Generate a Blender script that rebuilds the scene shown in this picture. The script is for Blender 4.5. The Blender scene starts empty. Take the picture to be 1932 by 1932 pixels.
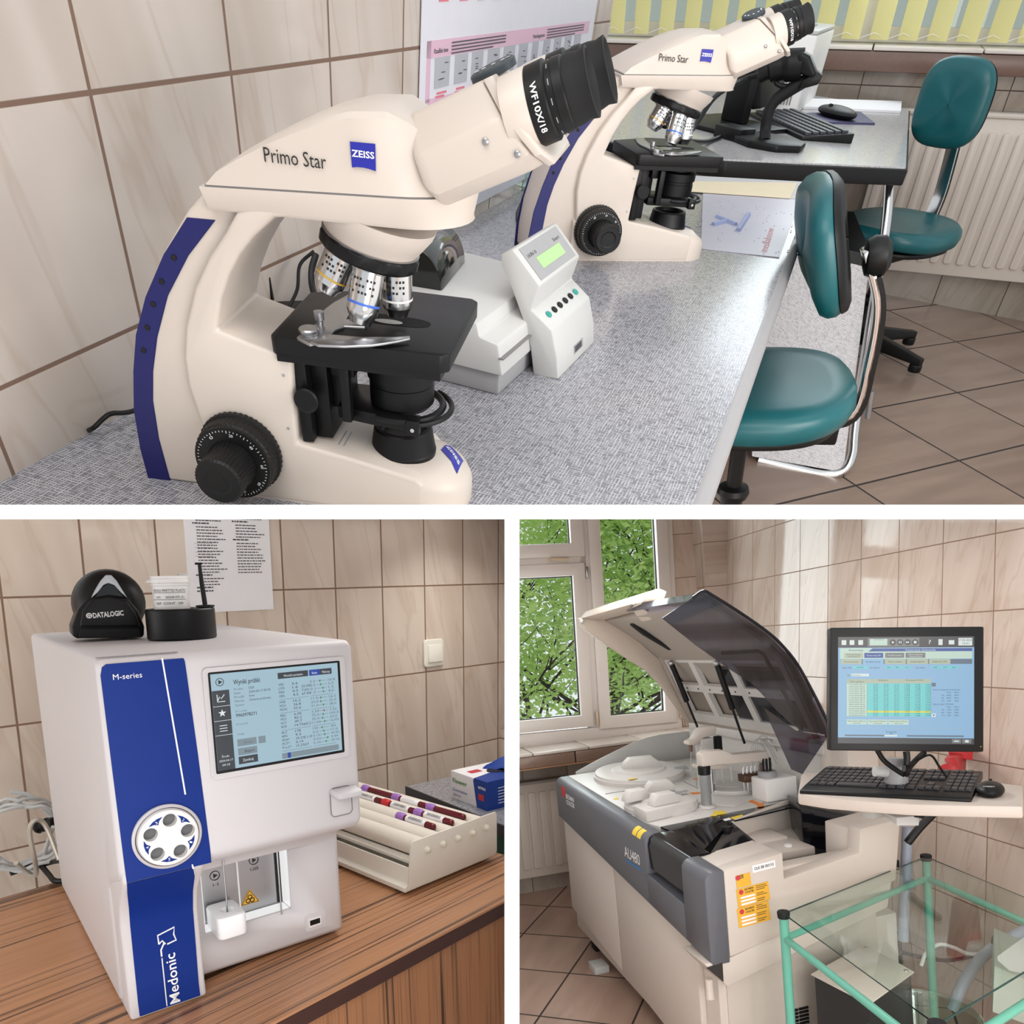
import bpy, bmesh, math, random
from mathutils import Matrix, Vector
R_ = math.radians
SC = bpy.context.scene
COL = SC.collection
rnd = random.Random(7)

# ------------------------------------------------------------------ camera
cam_data = bpy.data.cameras.new('camera')
cam = bpy.data.objects.new('camera', cam_data)
COL.objects.link(cam)
cam_data.sensor_width = 36.0
cam_data.lens = 36.0 * 1400 / 1932
cam_data.shift_y = (1320 - 966) / 1932
cam_data.clip_start = 0.02
cam_data.clip_end = 200
CAMW = Matrix.Translation((0, 0, 1.6)) @ Matrix.Rotation(R_(90 - 8), 4, 'X')
cam.matrix_world = CAMW
SC.camera = cam

# ------------------------------------------------------------------ world, exposure, large lights
world = bpy.data.worlds.new('daylight')
SC.world = world
world.use_nodes = True
bg = world.node_tree.nodes['Background']
bg.inputs[0].default_value = (0.93, 0.97, 1.0, 1)
bg.inputs[1].default_value = 0.95
SC.view_settings.view_transform = 'Standard'
SC.view_settings.look = 'None'
SC.view_settings.gamma = 1
SC.view_settings.use_curve_mapping = False
SC.view_settings.exposure = 0.0
SC.cycles.use_denoising = True
SC.cycles.max_bounces = 8
SC.cycles.transparent_max_bounces = 24

CVX = Matrix(((1, 0, 0, 0), (0, -1, 0, 0), (0, 0, -1, 0), (0, 0, 0, 1)))


def pose(rows):
    """the placement of one of the three rooms in front of the visitor"""
    return CAMW @ CVX @ Matrix([tuple(r) for r in rows] + [(0, 0, 0, 1)])


ROOM_A = pose([[0.34638, -0.934677, 0.080002, -0.402814], [-0.651903, -0.301155, -0.695937, -0.333289], [0.674569, 0.188905, -0.713632, 0.823002]])   # microscope bench
ROOM_B = pose([[0.779764, -0.625818, -0.017888, -0.24725], [-0.116866, -0.117425, -0.986181, 0.345603], [0.615069, 0.771079, -0.164701, 1.092501]])   # haematology corner
ROOM_C = pose([[0.971856, -0.215997, -0.094033, 1.274375], [-0.109157, -0.059164, -0.992262, -0.643756], [0.208762, 0.9746, -0.081077, 4.033082]])   # chemistry analyser by the window


def area(name, room, loc, target, sx, sy, watts, col=(1, 1, 1)):
    d = bpy.data.lights.new(name, 'AREA')
    d.shape = 'RECTANGLE'
    d.size, d.size_y, d.energy, d.color = sx, sy, watts, col
    o = bpy.data.objects.new(name, d)
    COL.objects.link(o)
    a, b = room @ Vector(loc), room @ Vector(target)
    o.matrix_world = Matrix.Translation(a) @ (b - a).to_track_quat('-Z', 'Y').to_matrix().to_4x4()
    return o


area('bench_overhead_fill', ROOM_A, (0.9, -0.6, 1.9), (0.7, -0.4, 0), 1.6, 1.2, 5, (1, 0.96, 0.9))  # assumed light from above, added over the bench with no lamp in view
area('bench_window_daylight', ROOM_A, (3.70, -0.62, 0.80), (0.95, -0.58, 0), 0.5, 0.8, 4.5, (0.80, 0.91, 1))
area('visitor_fill_light', Matrix(), (-0.6, -1.9, 3.0), (0.0, 2.0, 1.0), 3.0, 1.6, 62, (1, 0.97, 0.94))  # added fill light behind the viewer, brightens all three rooms
area('corner_fill_light', CAMW, (-0.30, 0.42, -1.22), (-0.30, -0.5, -1.45), 0.7, 0.3, 4.0, (1, 0.98, 0.95))  # unseen fill light added over the corner to lift its wall
area('corner_far_fill', CAMW, (-0.16, 0.62, -1.75), (-0.20, -0.4, -2.05), 0.4, 0.2, 6.5, (1, 0.98, 0.95))  # second added fill, brightens the right half of the corner wall
area('corner_assumed_window', CAMW, (-1.45, 0.05, -0.75), (-0.35, -0.1, -1.6), 0.9, 0.7, 4, (1, 0.98, 0.96))  # assumed window out of view on the left, added to light the corner
area('analyser_window_daylight', ROOM_C, (-1.3, 0.6, 0.0), (-0.9, -1.6, -0.9), 1.7, 1.4, 34, (0.9, 0.97, 1))
area('analyser_top_fill', CAMW, (0.55, 0.76, -2.75), (0.58, -1.0, -2.85), 0.5, 0.45, 14, (1, 0.97, 0.94))  # added overhead fill for the analyser room, no such lamp in view
area('analyser_side_fill', ROOM_C, (-0.95, -3.75, 0.0), (-0.6, -1.2, -1.1), 0.9, 0.6, 18, (1, 0.95, 0.9))  # off-frame fill added at the right of the analyser room
area('analyser_low_fill', ROOM_C, (-1.5, -4.3, -0.95), (-1.1, -1.4, -1.4), 1.2, 0.9, 26, (1, 0.96, 0.93))  # low fill light added in front, lifts the cabinet and floor


# ------------------------------------------------------------------ materials
def lin(c):
    return tuple((v / 255 / 12.92) if v / 255 <= 0.04045 else ((v / 255 + 0.055) / 1.055) ** 2.4 for v in c) + (1,)


class NT:
    def __init__(s, name):
        s.m = bpy.data.materials.new(name)
        s.m.use_nodes = True
        s.t = s.m.node_tree
        s.b = s.t.nodes['Principled BSDF']

    def n(s, kind, **kw):
        nd = s.t.nodes.new(kind)
        for k, v in kw.items():
            setattr(nd, k, v)
        return nd

    def l(s, a, b):
        s.t.links.new(a, b)

    def put(s, v, sock):
        if hasattr(v, 'is_linked') or hasattr(v, 'links'):
            s.l(v, sock)
        else:
            sock.default_value = v

    def math(s, op, a, b=None, c=None):
        nd = s.n('ShaderNodeMath', operation=op)
        s.put(a, nd.inputs[0])
        if b is not None:
            s.put(b, nd.inputs[1])
        if c is not None:
            s.put(c, nd.inputs[2])
        return nd.outputs[0]

    def mix(s, f, a, b):
        nd = s.n('ShaderNodeMix', data_type='RGBA')
        s.put(f, nd.inputs[0])
        s.put(a, nd.inputs[6])
        s.put(b, nd.inputs[7])
        return nd.outputs[2]

    def obj(s):
        return s.n('ShaderNodeTexCoord').outputs['Object']

    def map(s, vec, scale=(1, 1, 1), rot=(0, 0, 0), loc=(0, 0, 0)):
        nd = s.n('ShaderNodeMapping')
        s.l(vec, nd.inputs[0])
        nd.inputs[1].default_value = loc
        nd.inputs[2].default_value = rot
        nd.inputs[3].default_value = scale
        return nd.outputs[0]

    def noise(s, vec, scale, detail=3, rough=0.5, dist=0.0):
        nd = s.n('ShaderNodeTexNoise')
        s.l(vec, nd.inputs['Vector'])
        nd.inputs['Scale'].default_value = scale
        nd.inputs['Detail'].default_value = detail
        nd.inputs['Roughness'].default_value = rough
        nd.inputs['Distortion'].default_value = dist
        return nd.outputs[0]

    def ramp(s, f, stops):
        nd = s.n('ShaderNodeValToRGB')
        s.l(f, nd.inputs[0])
        e = nd.color_ramp.elements
        while len(e) < len(stops):
            e.new(0.5)
        for i, (p, c) in enumerate(stops):
            e[i].position = p
            e[i].color = c if len(c) == 4 else lin(c)
        return nd.outputs[0]

    def bump(s, h, strength, dist=0.001):
        nd = s.n('ShaderNodeBump')
        nd.inputs['Strength'].default_value = strength
        nd.inputs['Distance'].default_value = dist
        s.l(h, nd.inputs['Height'])
        s.l(nd.outputs[0], s.b.inputs['Normal'])


def mat(name, c, rough=0.5, metal=0.0, var=0.04, scale=30.0, bump=0.0, bscale=400.0, alpha=1.0, trans=0.0, emit=0.0, spec=0.5, coat=0.0, ior=1.45):
    s = NT(name)
    base = lin(c)
    dark = tuple(v * (1 - var) for v in base[:3]) + (1,)
    lite = tuple(min(1, v * (1 + var)) for v in base[:3]) + (1,)
    o = s.obj()
    f = s.noise(o, scale)
    s.l(s.mix(f, dark, lite), s.b.inputs['Base Color'])
    s.b.inputs['Roughness'].default_value = rough
    s.b.inputs['Metallic'].default_value = metal
    s.b.inputs['Alpha'].default_value = alpha
    s.b.inputs['Transmission Weight'].default_value = trans
    s.b.inputs['Specular IOR Level'].default_value = spec
    s.b.inputs['Coat Weight'].default_value = coat
    s.b.inputs['IOR'].default_value = ior
    if emit:
        s.l(s.mix(f, dark, lite), s.b.inputs['Emission Color'])
        s.b.inputs['Emission Strength'].default_value = emit
    if bump:
        s.bump(s.noise(o, bscale, 2), bump, 0.0005)
    return s.m


def tile_mat(name, w, h, u0, v0, ax=('X', 'Z'), grout=0.004, base=(206, 190, 176), base2=(190, 172, 156), vein=(164, 138, 118), gcol=(128, 100, 82), rough=0.12, lean=0.25):
    s = NT(name)
    o = s.obj()
    sep = s.n('ShaderNodeSeparateXYZ')
    s.l(o, sep.inputs[0])
    u = s.math('DIVIDE', s.math('SUBTRACT', sep.outputs[ax[0]], u0), w)
    v = s.math('DIVIDE', s.math('SUBTRACT', sep.outputs[ax[1]], v0), h)
    fu, fv = s.math('FRACT', u), s.math('FRACT', v)
    du = s.math('MULTIPLY', s.math('MINIMUM', fu, s.math('SUBTRACT', 1.0, fu)), w)
    dv = s.math('MULTIPLY', s.math('MINIMUM', fv, s.math('SUBTRACT', 1.0, fv)), h)
    d = s.math('MINIMUM', du, dv)
    mr = s.n('ShaderNodeMapRange', interpolation_type='SMOOTHSTEP')
    s.l(d, mr.inputs[0])
    mr.inputs[1].default_value, mr.inputs[2].default_value = grout * 0.40, grout * 0.62
    tile = mr.outputs[0]
    cell = s.n('ShaderNodeCombineXYZ')
    s.l(s.math('FLOOR', u), cell.inputs[0])
    s.l(s.math('FLOOR', v), cell.inputs[1])
    wn = s.n('ShaderNodeTexWhiteNoise', noise_dimensions='3D')
    s.l(cell.outputs[0], wn.inputs[0])
    off = s.n('ShaderNodeVectorMath', operation='SCALE')
    s.l(wn.outputs['Color'], off.inputs[0])
    off.inputs[3].default_value = 9.0
    loc = s.n('ShaderNodeCombineXYZ')
    s.l(s.math('ADD', s.math('MULTIPLY', fu, w), s.math('MULTIPLY', s.math('MULTIPLY', fv, h), lean)), loc.inputs[0])
    s.l(s.math('MULTIPLY', s.math('MULTIPLY', fv, h), 0.16), loc.inputs[1])
    add = s.n('ShaderNodeVectorMath', operation='ADD')
    s.l(loc.outputs[0], add.inputs[0])
    s.l(off.outputs[0], add.inputs[1])
    n1 = s.noise(add.outputs[0], 11, 2, 0.5, 0.3)
    n2 = s.noise(add.outputs[0], 13, 3, 0.5, 0.35)
    body = s.ramp(n1, [(0.38, base), (0.62, base2)])
    vm = s.math('SUBTRACT', 1.0, s.math('MULTIPLY', s.math('ABSOLUTE', s.math('SUBTRACT', n2, 0.5)), 34.0))
    vm = s.math('MULTIPLY', s.math('MAXIMUM', vm, 0.0), 0.3)
    body = s.mix(vm, body, lin(vein))
    s.l(s.mix(tile, lin(gcol), body), s.b.inputs['Base Color'])
    rr = s.math('MULTIPLY_ADD', tile, rough - 0.75, 0.75)
    s.l(rr, s.b.inputs['Roughness'])
    hgt = s.math('ADD', s.math('MULTIPLY', tile, 1.0), s.math('MULTIPLY', s.noise(o, 24, 2), 0.25))
    s.bump(hgt, 0.35, 0.002)
    return s.m


def weave_mat(name, light, dark, scale=1.0, rough=0.25, pitch=0.0032):
    """pale laminate printed with a crossing of fine broken threads"""
    s = NT(name)
    o = s.obj()
    sep = s.n('ShaderNodeSeparateXYZ')
    s.l(o, sep.inputs[0])
    def threads(ax, stretch, loc):
        wob = s.noise(s.map(o, stretch, loc=loc), 1.0, 1, 0.5)
        p = s.math('ADD', s.math('DIVIDE', sep.outputs[ax], pitch / scale), s.math('MULTIPLY', wob, 1.6))
        d = s.math('ABSOLUTE', s.math('SUBTRACT', s.math('FRACT', p), 0.5))
        line = s.ramp(d, [(0.20, (0, 0, 0, 1)), (0.34, (1, 1, 1, 1))])
        drop = s.noise(s.map(o, tuple(v * (5 if v > 50 else 3) for v in stretch), loc=(loc[1], loc[0], 2)), 1.0, 2, 0.6)
        return s.math('MULTIPLY', line, s.ramp(drop, [(0.42, (0, 0, 0, 1)), (0.54, (1, 1, 1, 1))]))
    m = s.math('MAXIMUM', threads('X', (90 * scale, 22 * scale, 30), (0, 0, 0)), threads('Y', (22 * scale, 90 * scale, 30), (4, 7, 1)))
    c = s.mix(m, lin(dark), lin(light))
    c = s.mix(s.math('MULTIPLY', s.noise(o, 3.0, 2), 0.15), c, lin(dark))
    s.l(c, s.b.inputs['Base Color'])
    s.b.inputs['Roughness'].default_value = rough
    return s.m


def wood_mat(name, c1, c2, dark, axis='X', rough=0.35):
    s = NT(name)
    o = s.obj()
    k = {'X': (1.0, 120, 120), 'Y': (120, 1.0, 120), 'Z': (120, 120, 1.0)}[axis]
    w = {'X': (0.6, 16, 16), 'Y': (16, 0.6, 16), 'Z': (16, 16, 0.6)}[axis]
    a = s.noise(s.map(o, k), 1.0, 4, 0.65, 0.3)
    b = s.noise(s.map(o, w, loc=(2, 1, 4)), 1.0, 3, 0.5, 0.8)
    fine = s.noise(s.map(o, tuple(v * 4 for v in k)), 1.0, 2, 0.6)
    body = s.mix(b, lin(c1), lin(c2))
    g = s.ramp(s.math('ADD', s.math('MULTIPLY', a, 0.7), s.math('MULTIPLY', b, 0.3)), [(0.39, (1, 1, 1, 1)), (0.45, (0.2, 0.2, 0.2, 1)), (0.50, (0, 0, 0, 1))])
    c = s.mix(s.math('MULTIPLY', g, 0.9), body, lin(dark))
    c = s.mix(s.math('MULTIPLY', s.ramp(fine, [(0.3, (1, 1, 1, 1)), (0.45, (0, 0, 0, 1))]), 0.45), c, lin(dark))
    s.l(c, s.b.inputs['Base Color'])
    s.b.inputs['Roughness'].default_value = rough
    return s.m


def glow_mat(name, c, strength):
    s = NT(name)
    o = s.obj()
    f = s.noise(o, 6.0)
    base = lin(c)
    s.l(s.mix(f, tuple(v * 0.96 for v in base[:3]) + (1,), base), s.b.inputs['Emission Color'])
    s.b.inputs['Emission Strength'].default_value = strength
    s.b.inputs['Base Color'].default_value = (0.01, 0.01, 0.01, 1)
    s.b.inputs['Roughness'].default_value = 0.3
    return s.m


def glass_mat(name, tint=(0.85, 0.95, 0.92), refl=0.12):
    s = NT(name)
    t = s.n('ShaderNodeBsdfTransparent')
    t.inputs[0].default_value = tint + (1,)
    g = s.n('ShaderNodeBsdfGlossy')
    g.inputs['Roughness'].default_value = 0.0
    lw = s.n('ShaderNodeLayerWeight')
    sch = s.math('MULTIPLY_ADD', s.math('POWER', lw.outputs['Facing'], 5.0), 0.9, 0.04)
    dust = s.noise(s.obj(), 9.0, 3)
    f = s.math('MULTIPLY', s.math('MULTIPLY_ADD', dust, 0.3, 0.85), s.math('MULTIPLY', sch, refl * 10))
    mx = s.n('ShaderNodeMixShader')
    s.l(f, mx.inputs[0])
    s.l(t.outputs[0], mx.inputs[1])
    s.l(g.outputs[0], mx.inputs[2])
    out = s.t.nodes['Material Output']
    s.l(mx.outputs[0], out.inputs[0])
    return s.m


# ------------------------------------------------------------------ mesh helpers
class G:
    """collects primitives that become ONE mesh object"""

    def __init__(s):
        s.v, s.f = [], []

    def add(s, v, f, M=None):
        k = len(s.v)
        s.v += [tuple(M @ Vector(p)) for p in v] if M else [tuple(p) for p in v]
        s.f += [tuple(i + k for i in q) for q in f]
        return s

    def box(s, x0, x1, y0, y1, z0, z1, M=None):
        v = [(x, y, z) for x in (x0, x1) for y in (y0, y1) for z in (z0, z1)]
        return s.add(v, [(0, 1, 3, 2), (4, 6, 7, 5), (0, 4, 5, 1), (2, 3, 7, 6), (0, 2, 6, 4), (1, 5, 7, 3)], M)

    def hexa(s, b, t, M=None):
        return s.add(list(b) + list(t), [(3, 2, 1, 0), (4, 5, 6, 7), (0, 1, 5, 4), (1, 2, 6, 5), (2, 3, 7, 6), (3, 0, 4, 7)], M)

    def face(s, pts, M=None):
        return s.add(pts, [tuple(range(len(pts)))], M)

    def prism(s, poly, a, b, ax='y', M=None):
        """closed outline extruded along an axis from a to b; outline in the other two axes"""
        def P(p, t):
            return {'y': (p[0], t, p[1]), 'z': (p[0], p[1], t), 'x': (t, p[0], p[1])}[ax]
        n = len(poly)
        v = [P(p, a) for p in poly] + [P(p, b) for p in poly]
        f = [tuple(range(n - 1, -1, -1)), tuple(range(n, 2 * n))] + [(i, (i + 1) % n, n + (i + 1) % n, n + i) for i in range(n)]
        return s.add(v, f, M)

    def loft(s, rings, caps=True, closed=True, M=None):
        n = len(rings[0])
        v = [p for r in rings for p in r]
        f = []
        for k in range(len(rings) - 1):
            for i in range(n if closed else n - 1):
                j = (i + 1) % n
                f.append((k * n + i, k * n + j, (k + 1) * n + j, (k + 1) * n + i))
        if caps:
            f.append(tuple(range(n - 1, -1, -1)))
            f.append(tuple(range((len(rings) - 1) * n, len(rings) * n)))
        return s.add(v, f, M)

    def cyl(s, p0, p1, r0, r1=None, n=24, caps=True):
        return s.tube([p0, p1], [r0, r0 if r1 is None else r1], n, caps)

    def tube(s, pts, r, n=8, caps=True, closed=False):
        P = [Vector(p) for p in pts]
        m = len(P)
        rr = list(r) if isinstance(r, (list, tuple)) else [r] * m
        T = []
        for i in range(m):
            a = P[i - 1] if (i > 0 or closed) else P[i]
            b = P[(i + 1) % m] if (i < m - 1 or closed) else P[i]
            d = b - a
            T.append(d.normalized() if d.length > 1e-9 else Vector((0, 0, 1)))
        up = Vector((0, 0, 1)) if abs(T[0].z) < 0.9 else Vector((1, 0, 0))
        u = T[0].cross(up).normalized()
        rings = []
        for i in range(m):
            u = (u - T[i] * u.dot(T[i]))
            u = u.normalized() if u.length > 1e-9 else T[i].orthogonal().normalized()
            w = T[i].cross(u)
            rings.append([P[i] + (u * math.cos(2 * math.pi * k / n) + w * math.sin(2 * math.pi * k / n)) * rr[i] for k in range(n)])
        if closed:
            rings.append(rings[0])
            caps = False
        return s.loft(rings, caps)

    def lathe(s, prof, p0=(0, 0, 0), axis=(0, 0, 1), n=32, caps=True):
        """(radius, height) profile turned about an axis"""
        q = Vector(axis).normalized().to_track_quat('Z', 'Y').to_matrix().to_4x4()
        M = Matrix.Translation(p0) @ q
        rings = [[(r * math.cos(2 * math.pi * k / n), r * math.sin(2 * math.pi * k / n), z) for k in range(n)] for r, z in prof]
        return s.loft(rings, caps, True, M)

    def grid(s, fn, nu, nv, M=None):
        v = [fn(i / nu, j / nv) for i in range(nu + 1) for j in range(nv + 1)]
        f = [(i * (nv + 1) + j, (i + 1) * (nv + 1) + j, (i + 1) * (nv + 1) + j + 1, i * (nv + 1) + j + 1) for i in range(nu) for j in range(nv)]
        return s.add(v, f, M)

    def ball(s, c, r, n=12, sc=(1, 1, 1)):
        pr = [(max(1e-4, r * math.sin(math.pi * k / n)) , -r * math.cos(math.pi * k / n)) for k in range(n + 1)]
        M = Matrix.Translation(c) @ Matrix.Diagonal((*sc, 1))
        rings = [[(a * math.cos(2 * math.pi * k / (2 * n)), a * math.sin(2 * math.pi * k / (2 * n)), z) for k in range(2 * n)] for a, z in pr]
        return s.loft(rings, True, True, M)

    def text(s, body, size, M, align='LEFT', bold=0.0, depth=0.0002, squeeze=1.0):
        cu = bpy.data.curves.new('t', 'FONT')
        cu.body = body
        cu.size = size
        cu.align_x = align
        cu.offset = bold * size
        cu.extrude = depth
        cu.resolution_u = 2
        ob = bpy.data.objects.new('t', cu)
        me = bpy.data.meshes.new_from_object(ob)
        s.add([tuple(v.co) for v in me.vertices], [tuple(p.vertices) for p in me.polygons], M @ Matrix.Diagonal((squeeze, 1, 1, 1)))
        bpy.data.objects.remove(ob)
        bpy.data.curves.remove(cu)
        bpy.data.meshes.remove(me)
        return s


def frame(o, x, z_up=None, y=None):
    """4x4 with origin o, first axis along x, and the plane spanned with y"""
    X = Vector(x).normalized()
    Y = Vector(y)
    Z = X.cross(Y).normalized()
    Y = Z.cross(X)
    return Matrix(((X.x, Y.x, Z.x, o[0]), (X.y, Y.y, Z.y, o[1]), (X.z, Y.z, Z.z, o[2]), (0, 0, 0, 1)))


PLACED = {}


def world_of(o):
    m = PLACED.get(o.name, Matrix())
    return m if o.parent is None else world_of(o.parent) @ m


def obj(name, g, m, parent=None, bev=0.0, seg=2, ang=35, M=None, smooth=True, solid=0.0, sub=0, clip=None):
    me = bpy.data.meshes.new(name)
    me.from_pydata(g.v, [], g.f)
    me.validate()
    bm = bmesh.new()
    bm.from_mesh(me)
    bmesh.ops.remove_doubles(bm, verts=bm.verts, dist=1e-6)
    bmesh.ops.recalc_face_normals(bm, faces=bm.faces)
    if clip:
        inv = ((world_of(parent) if parent is not None else Matrix()) @ (M or Matrix())).inverted()
        for co, no in clip:
            a, b = inv @ co, inv @ (co + no)
            bmesh.ops.bisect_plane(bm, geom=bm.verts[:] + bm.edges[:] + bm.faces[:], plane_co=a, plane_no=b - a, clear_outer=True)
            ed = [e for e in bm.edges if e.is_boundary]
            if solid == 0 and len(g.f) > 1:
                bmesh.ops.holes_fill(bm, edges=ed)
    if bev:
        es = [e for e in bm.edges if len(e.link_faces) == 2 and e.calc_face_angle(0) > R_(ang)]
        bmesh.ops.bevel(bm, geom=es, offset=bev, segments=seg, profile=0.5, affect='EDGES', clamp_overlap=True)
    bm.to_mesh(me)
    bm.free()
    if smooth:
        me.shade_smooth()
        me.set_sharp_from_angle(angle=R_(ang))
    for k in (m if isinstance(m, (list, tuple)) else [m]):
        me.materials.append(k)
    o = bpy.data.objects.new(name, me)
    COL.objects.link(o)
    PLACED[o.name] = M.copy() if M is not None else Matrix()
    if parent is not None:
        o.parent = parent
        if M is not None:
            o.matrix_local = M
    elif M is not None:
        o.matrix_world = M
    if sub:
        md = o.modifiers.new('subsurf', 'SUBSURF')
        md.levels = md.render_levels = sub
    return o


def tag(o, label=None, cat=None, group=None, kind=None):
    for k, v in (('label', label), ('category', cat), ('group', group), ('kind', kind)):
        if v:
            o[k] = v
    return o


def thing(name, M, label, cat, group=None):
    o = bpy.data.objects.new(name, None)
    o.empty_display_size = 0.05
    COL.objects.link(o)
    o.matrix_world = M
    PLACED[o.name] = M.copy()
    return tag(o, label, cat, group)


def struct(name, g, m, M, clip=None, **kw):
    return tag(obj(name, g, m, None, M=M, clip=clip, **kw), kind='structure')


def T(x=0, y=0, z=0, rz=0, rx=0, ry=0):
    return Matrix.Translation((x, y, z)) @ Matrix.Rotation(R_(rz), 4, 'Z') @ Matrix.Rotation(R_(ry), 4, 'Y') @ Matrix.Rotation(R_(rx), 4, 'X')


def copy_tree(o, M, label=None, parent=None):
    c = o.copy()
    COL.objects.link(c)
    if parent is None:
        c.matrix_world = M
        if label:
            c['label'] = label
    else:
        c.parent = parent
        c.matrix_local = o.matrix_local.copy()
    for ch in [k for k in SC.objects if k.parent == o]:
        copy_tree(ch, None, None, c)
    return c


def rrect(x0, x1, y0, y1, r, n=5):
    out = []
    for cx, cy, a in ((x1 - r, y1 - r, 0), (x0 + r, y1 - r, 90), (x0 + r, y0 + r, 180), (x1 - r, y0 + r, 270)):
        out += [(cx + r * math.cos(R_(a + 90 * k / n)), cy + r * math.sin(R_(a + 90 * k / n))) for k in range(n + 1)]
    return out


def arc(cx, cy, r, a0, a1, n=12):
    return [(cx + r * math.cos(R_(a0 + (a1 - a0) * k / n)), cy + r * math.sin(R_(a0 + (a1 - a0) * k / n))) for k in range(n + 1)]


def spline(pts, n=6):
    """smooth curve through points (Catmull-Rom)"""
    P = [Vector(p) for p in pts]
    P = [2 * P[0] - P[1]] + P + [2 * P[-1] - P[-2]]
    out = []
    for i in range(1, len(P) - 2):
        for k in range(n):
            t = k / n
            a, b, c, d = P[i - 1], P[i], P[i + 1], P[i + 2]
            out.append(0.5 * (2 * b + (c - a) * t + (2 * a - 5 * b + 4 * c - d) * t * t + (3 * b - a - 3 * c + d) * t ** 3))
    return out + [P[-2]]


# the dividing slab between the storeys and the upright wall between the two lower rooms
def ray(px, py):
    return CAMW.to_3x3() @ Vector(((px - 966) / 1400, -(py - 1320) / 1400, -1.0))


EYE = CAMW.translation.copy()
_n_slab = ray(0, 966).cross(ray(1932, 966)).normalized()
if _n_slab.z < 0:
    _n_slab = -_n_slab
_n_side = (CAMW.to_3x3() @ Vector((1, 0, 0))).normalized()
CUT_A = [(EYE, -_n_slab)]                       # keep what lies above the slab
CUT_B = [(EYE, _n_slab), (EYE, _n_side)]        # below the slab, left of the dividing wall
CUT_C = [(EYE, _n_slab), (EYE, -_n_side)]       # below the slab, right of it

M_WHITE = mat('white_plaster', (250, 250, 250), 0.6, var=0.01)
_s = CAMW @ Matrix.Rotation(math.atan(354 / 1400), 4, 'X')      # slab frame: -Z runs into the depth
_k = math.cos(math.atan(354 / 1400))
_t0 = 0.50
_th = 28 / 1400 * _t0 * _k * _k
struct('wall_storey_divider', G().box(-1.6, 2.2, -_th / 2, _th / 2, -1.0, -_t0 / _k), M_WHITE, _s)
_tv = 28 / 1400 * _t0
struct('wall_lower_divider', G().box(-_tv / 2, _tv / 2, -2.4, 1.6, -5.4, -_t0), M_WHITE, CAMW, clip=[(EYE, _n_slab)])



def fit(g, body, M, width, height, bold=0.0, depth=0.0002):
    """lettering stretched to a given width and capital height"""
    t = G().text(body, 1.0, Matrix(), bold=bold, depth=0.0)
    if not t.v:
        return g
    x0, x1 = min(p[0] for p in t.v), max(p[0] for p in t.v)
    z0, z1 = min(p[2] for p in t.v), max(p[2] for p in t.v)
    sx, sy = width / max(1e-6, x1 - x0), height / 0.72
    g.add([((p[0] - x0) * sx, p[1] * sy, 0.0001 + (depth if p[2] > z0 else 0)) for p in t.v], t.f, M)
    return g


def on(o, x, y):
    return frame(o, x, y=y)


# shared materials
M_CREAM = mat('cream_enamel', (200, 189, 179), 0.38, var=0.02)
M_BLACK = mat('black_plastic', (13, 13, 14), 0.45, var=0.1, spec=0.35)
M_BLACKM = mat('black_anodised_metal', (14, 14, 16), 0.42, var=0.1, spec=0.3)
M_RUBBER = mat('black_rubber', (14, 14, 16), 0.7, var=0.15)
M_CHROME = mat('chrome', (205, 205, 205), 0.16, 1.0)
M_STEEL = mat('brushed_steel', (170, 170, 172), 0.32, 1.0, bump=0.05)
M_NAVY = mat('navy_blue_inlay', (18, 20, 88), 0.4)
M_BADGE = mat('blue_badge', (34, 38, 150), 0.35)
M_INKW = mat('white_print', (240, 240, 240), 0.6)
M_INKK = mat('black_print', (30, 28, 28), 0.6)
M_INKG = mat('grey_print', (120, 118, 118), 0.6)
M_INKR = mat('red_print', (196, 60, 70), 0.6)
M_PAPER = mat('white_paper', (236, 234, 236), 0.7, var=0.02)
M_WHITEP = mat('white_plastic', (232, 230, 228), 0.4, var=0.015)
M_GREYP = mat('light_grey_plastic', (188, 188, 186), 0.45, var=0.02)
M_MIDGREY = mat('mid_grey_plastic', (150, 150, 152), 0.5)
M_TEAL = mat('teal_vinyl', (22, 88, 94), 0.35, var=0.08, bump=0.08)
M_MINT = mat('mint_green_paint', (104, 176, 156), 0.35, var=0.04)
M_RADIATOR = mat('radiator_enamel', (200, 190, 180), 0.4, var=0.02)
M_GREENP = mat('green_paint', (60, 140, 112), 0.4, var=0.08)
M_ORANGE = mat('orange_plastic', (224, 130, 40), 0.4)
M_YELLOW = mat('yellow_sticker', (236, 204, 60), 0.5)


def boolcut(o, cutter):
    """cuts the collected shape out of an object's mesh"""
    me = bpy.data.meshes.new('cut')
    me.from_pydata(cutter.v, [], cutter.f)
    bm = bmesh.new()
    bm.from_mesh(me)
    bmesh.ops.recalc_face_normals(bm, faces=bm.faces)
    bm.to_mesh(me)
    bm.free()
    c = bpy.data.objects.new('cut', me)
    COL.objects.link(c)
    c.matrix_world = world_of(o)
    md = o.modifiers.new('cut', 'BOOLEAN')
    md.operation, md.object, md.solver = 'DIFFERENCE', c, 'EXACT'
    bpy.context.view_layer.update()
    new = bpy.data.meshes.new_from_object(o.evaluated_get(bpy.context.evaluated_depsgraph_get()))
    o.modifiers.clear()
    old = o.data
    o.data = new
    bpy.data.meshes.remove(old)
    bpy.data.objects.remove(c)
    bpy.data.meshes.remove(me)
    return o


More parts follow.
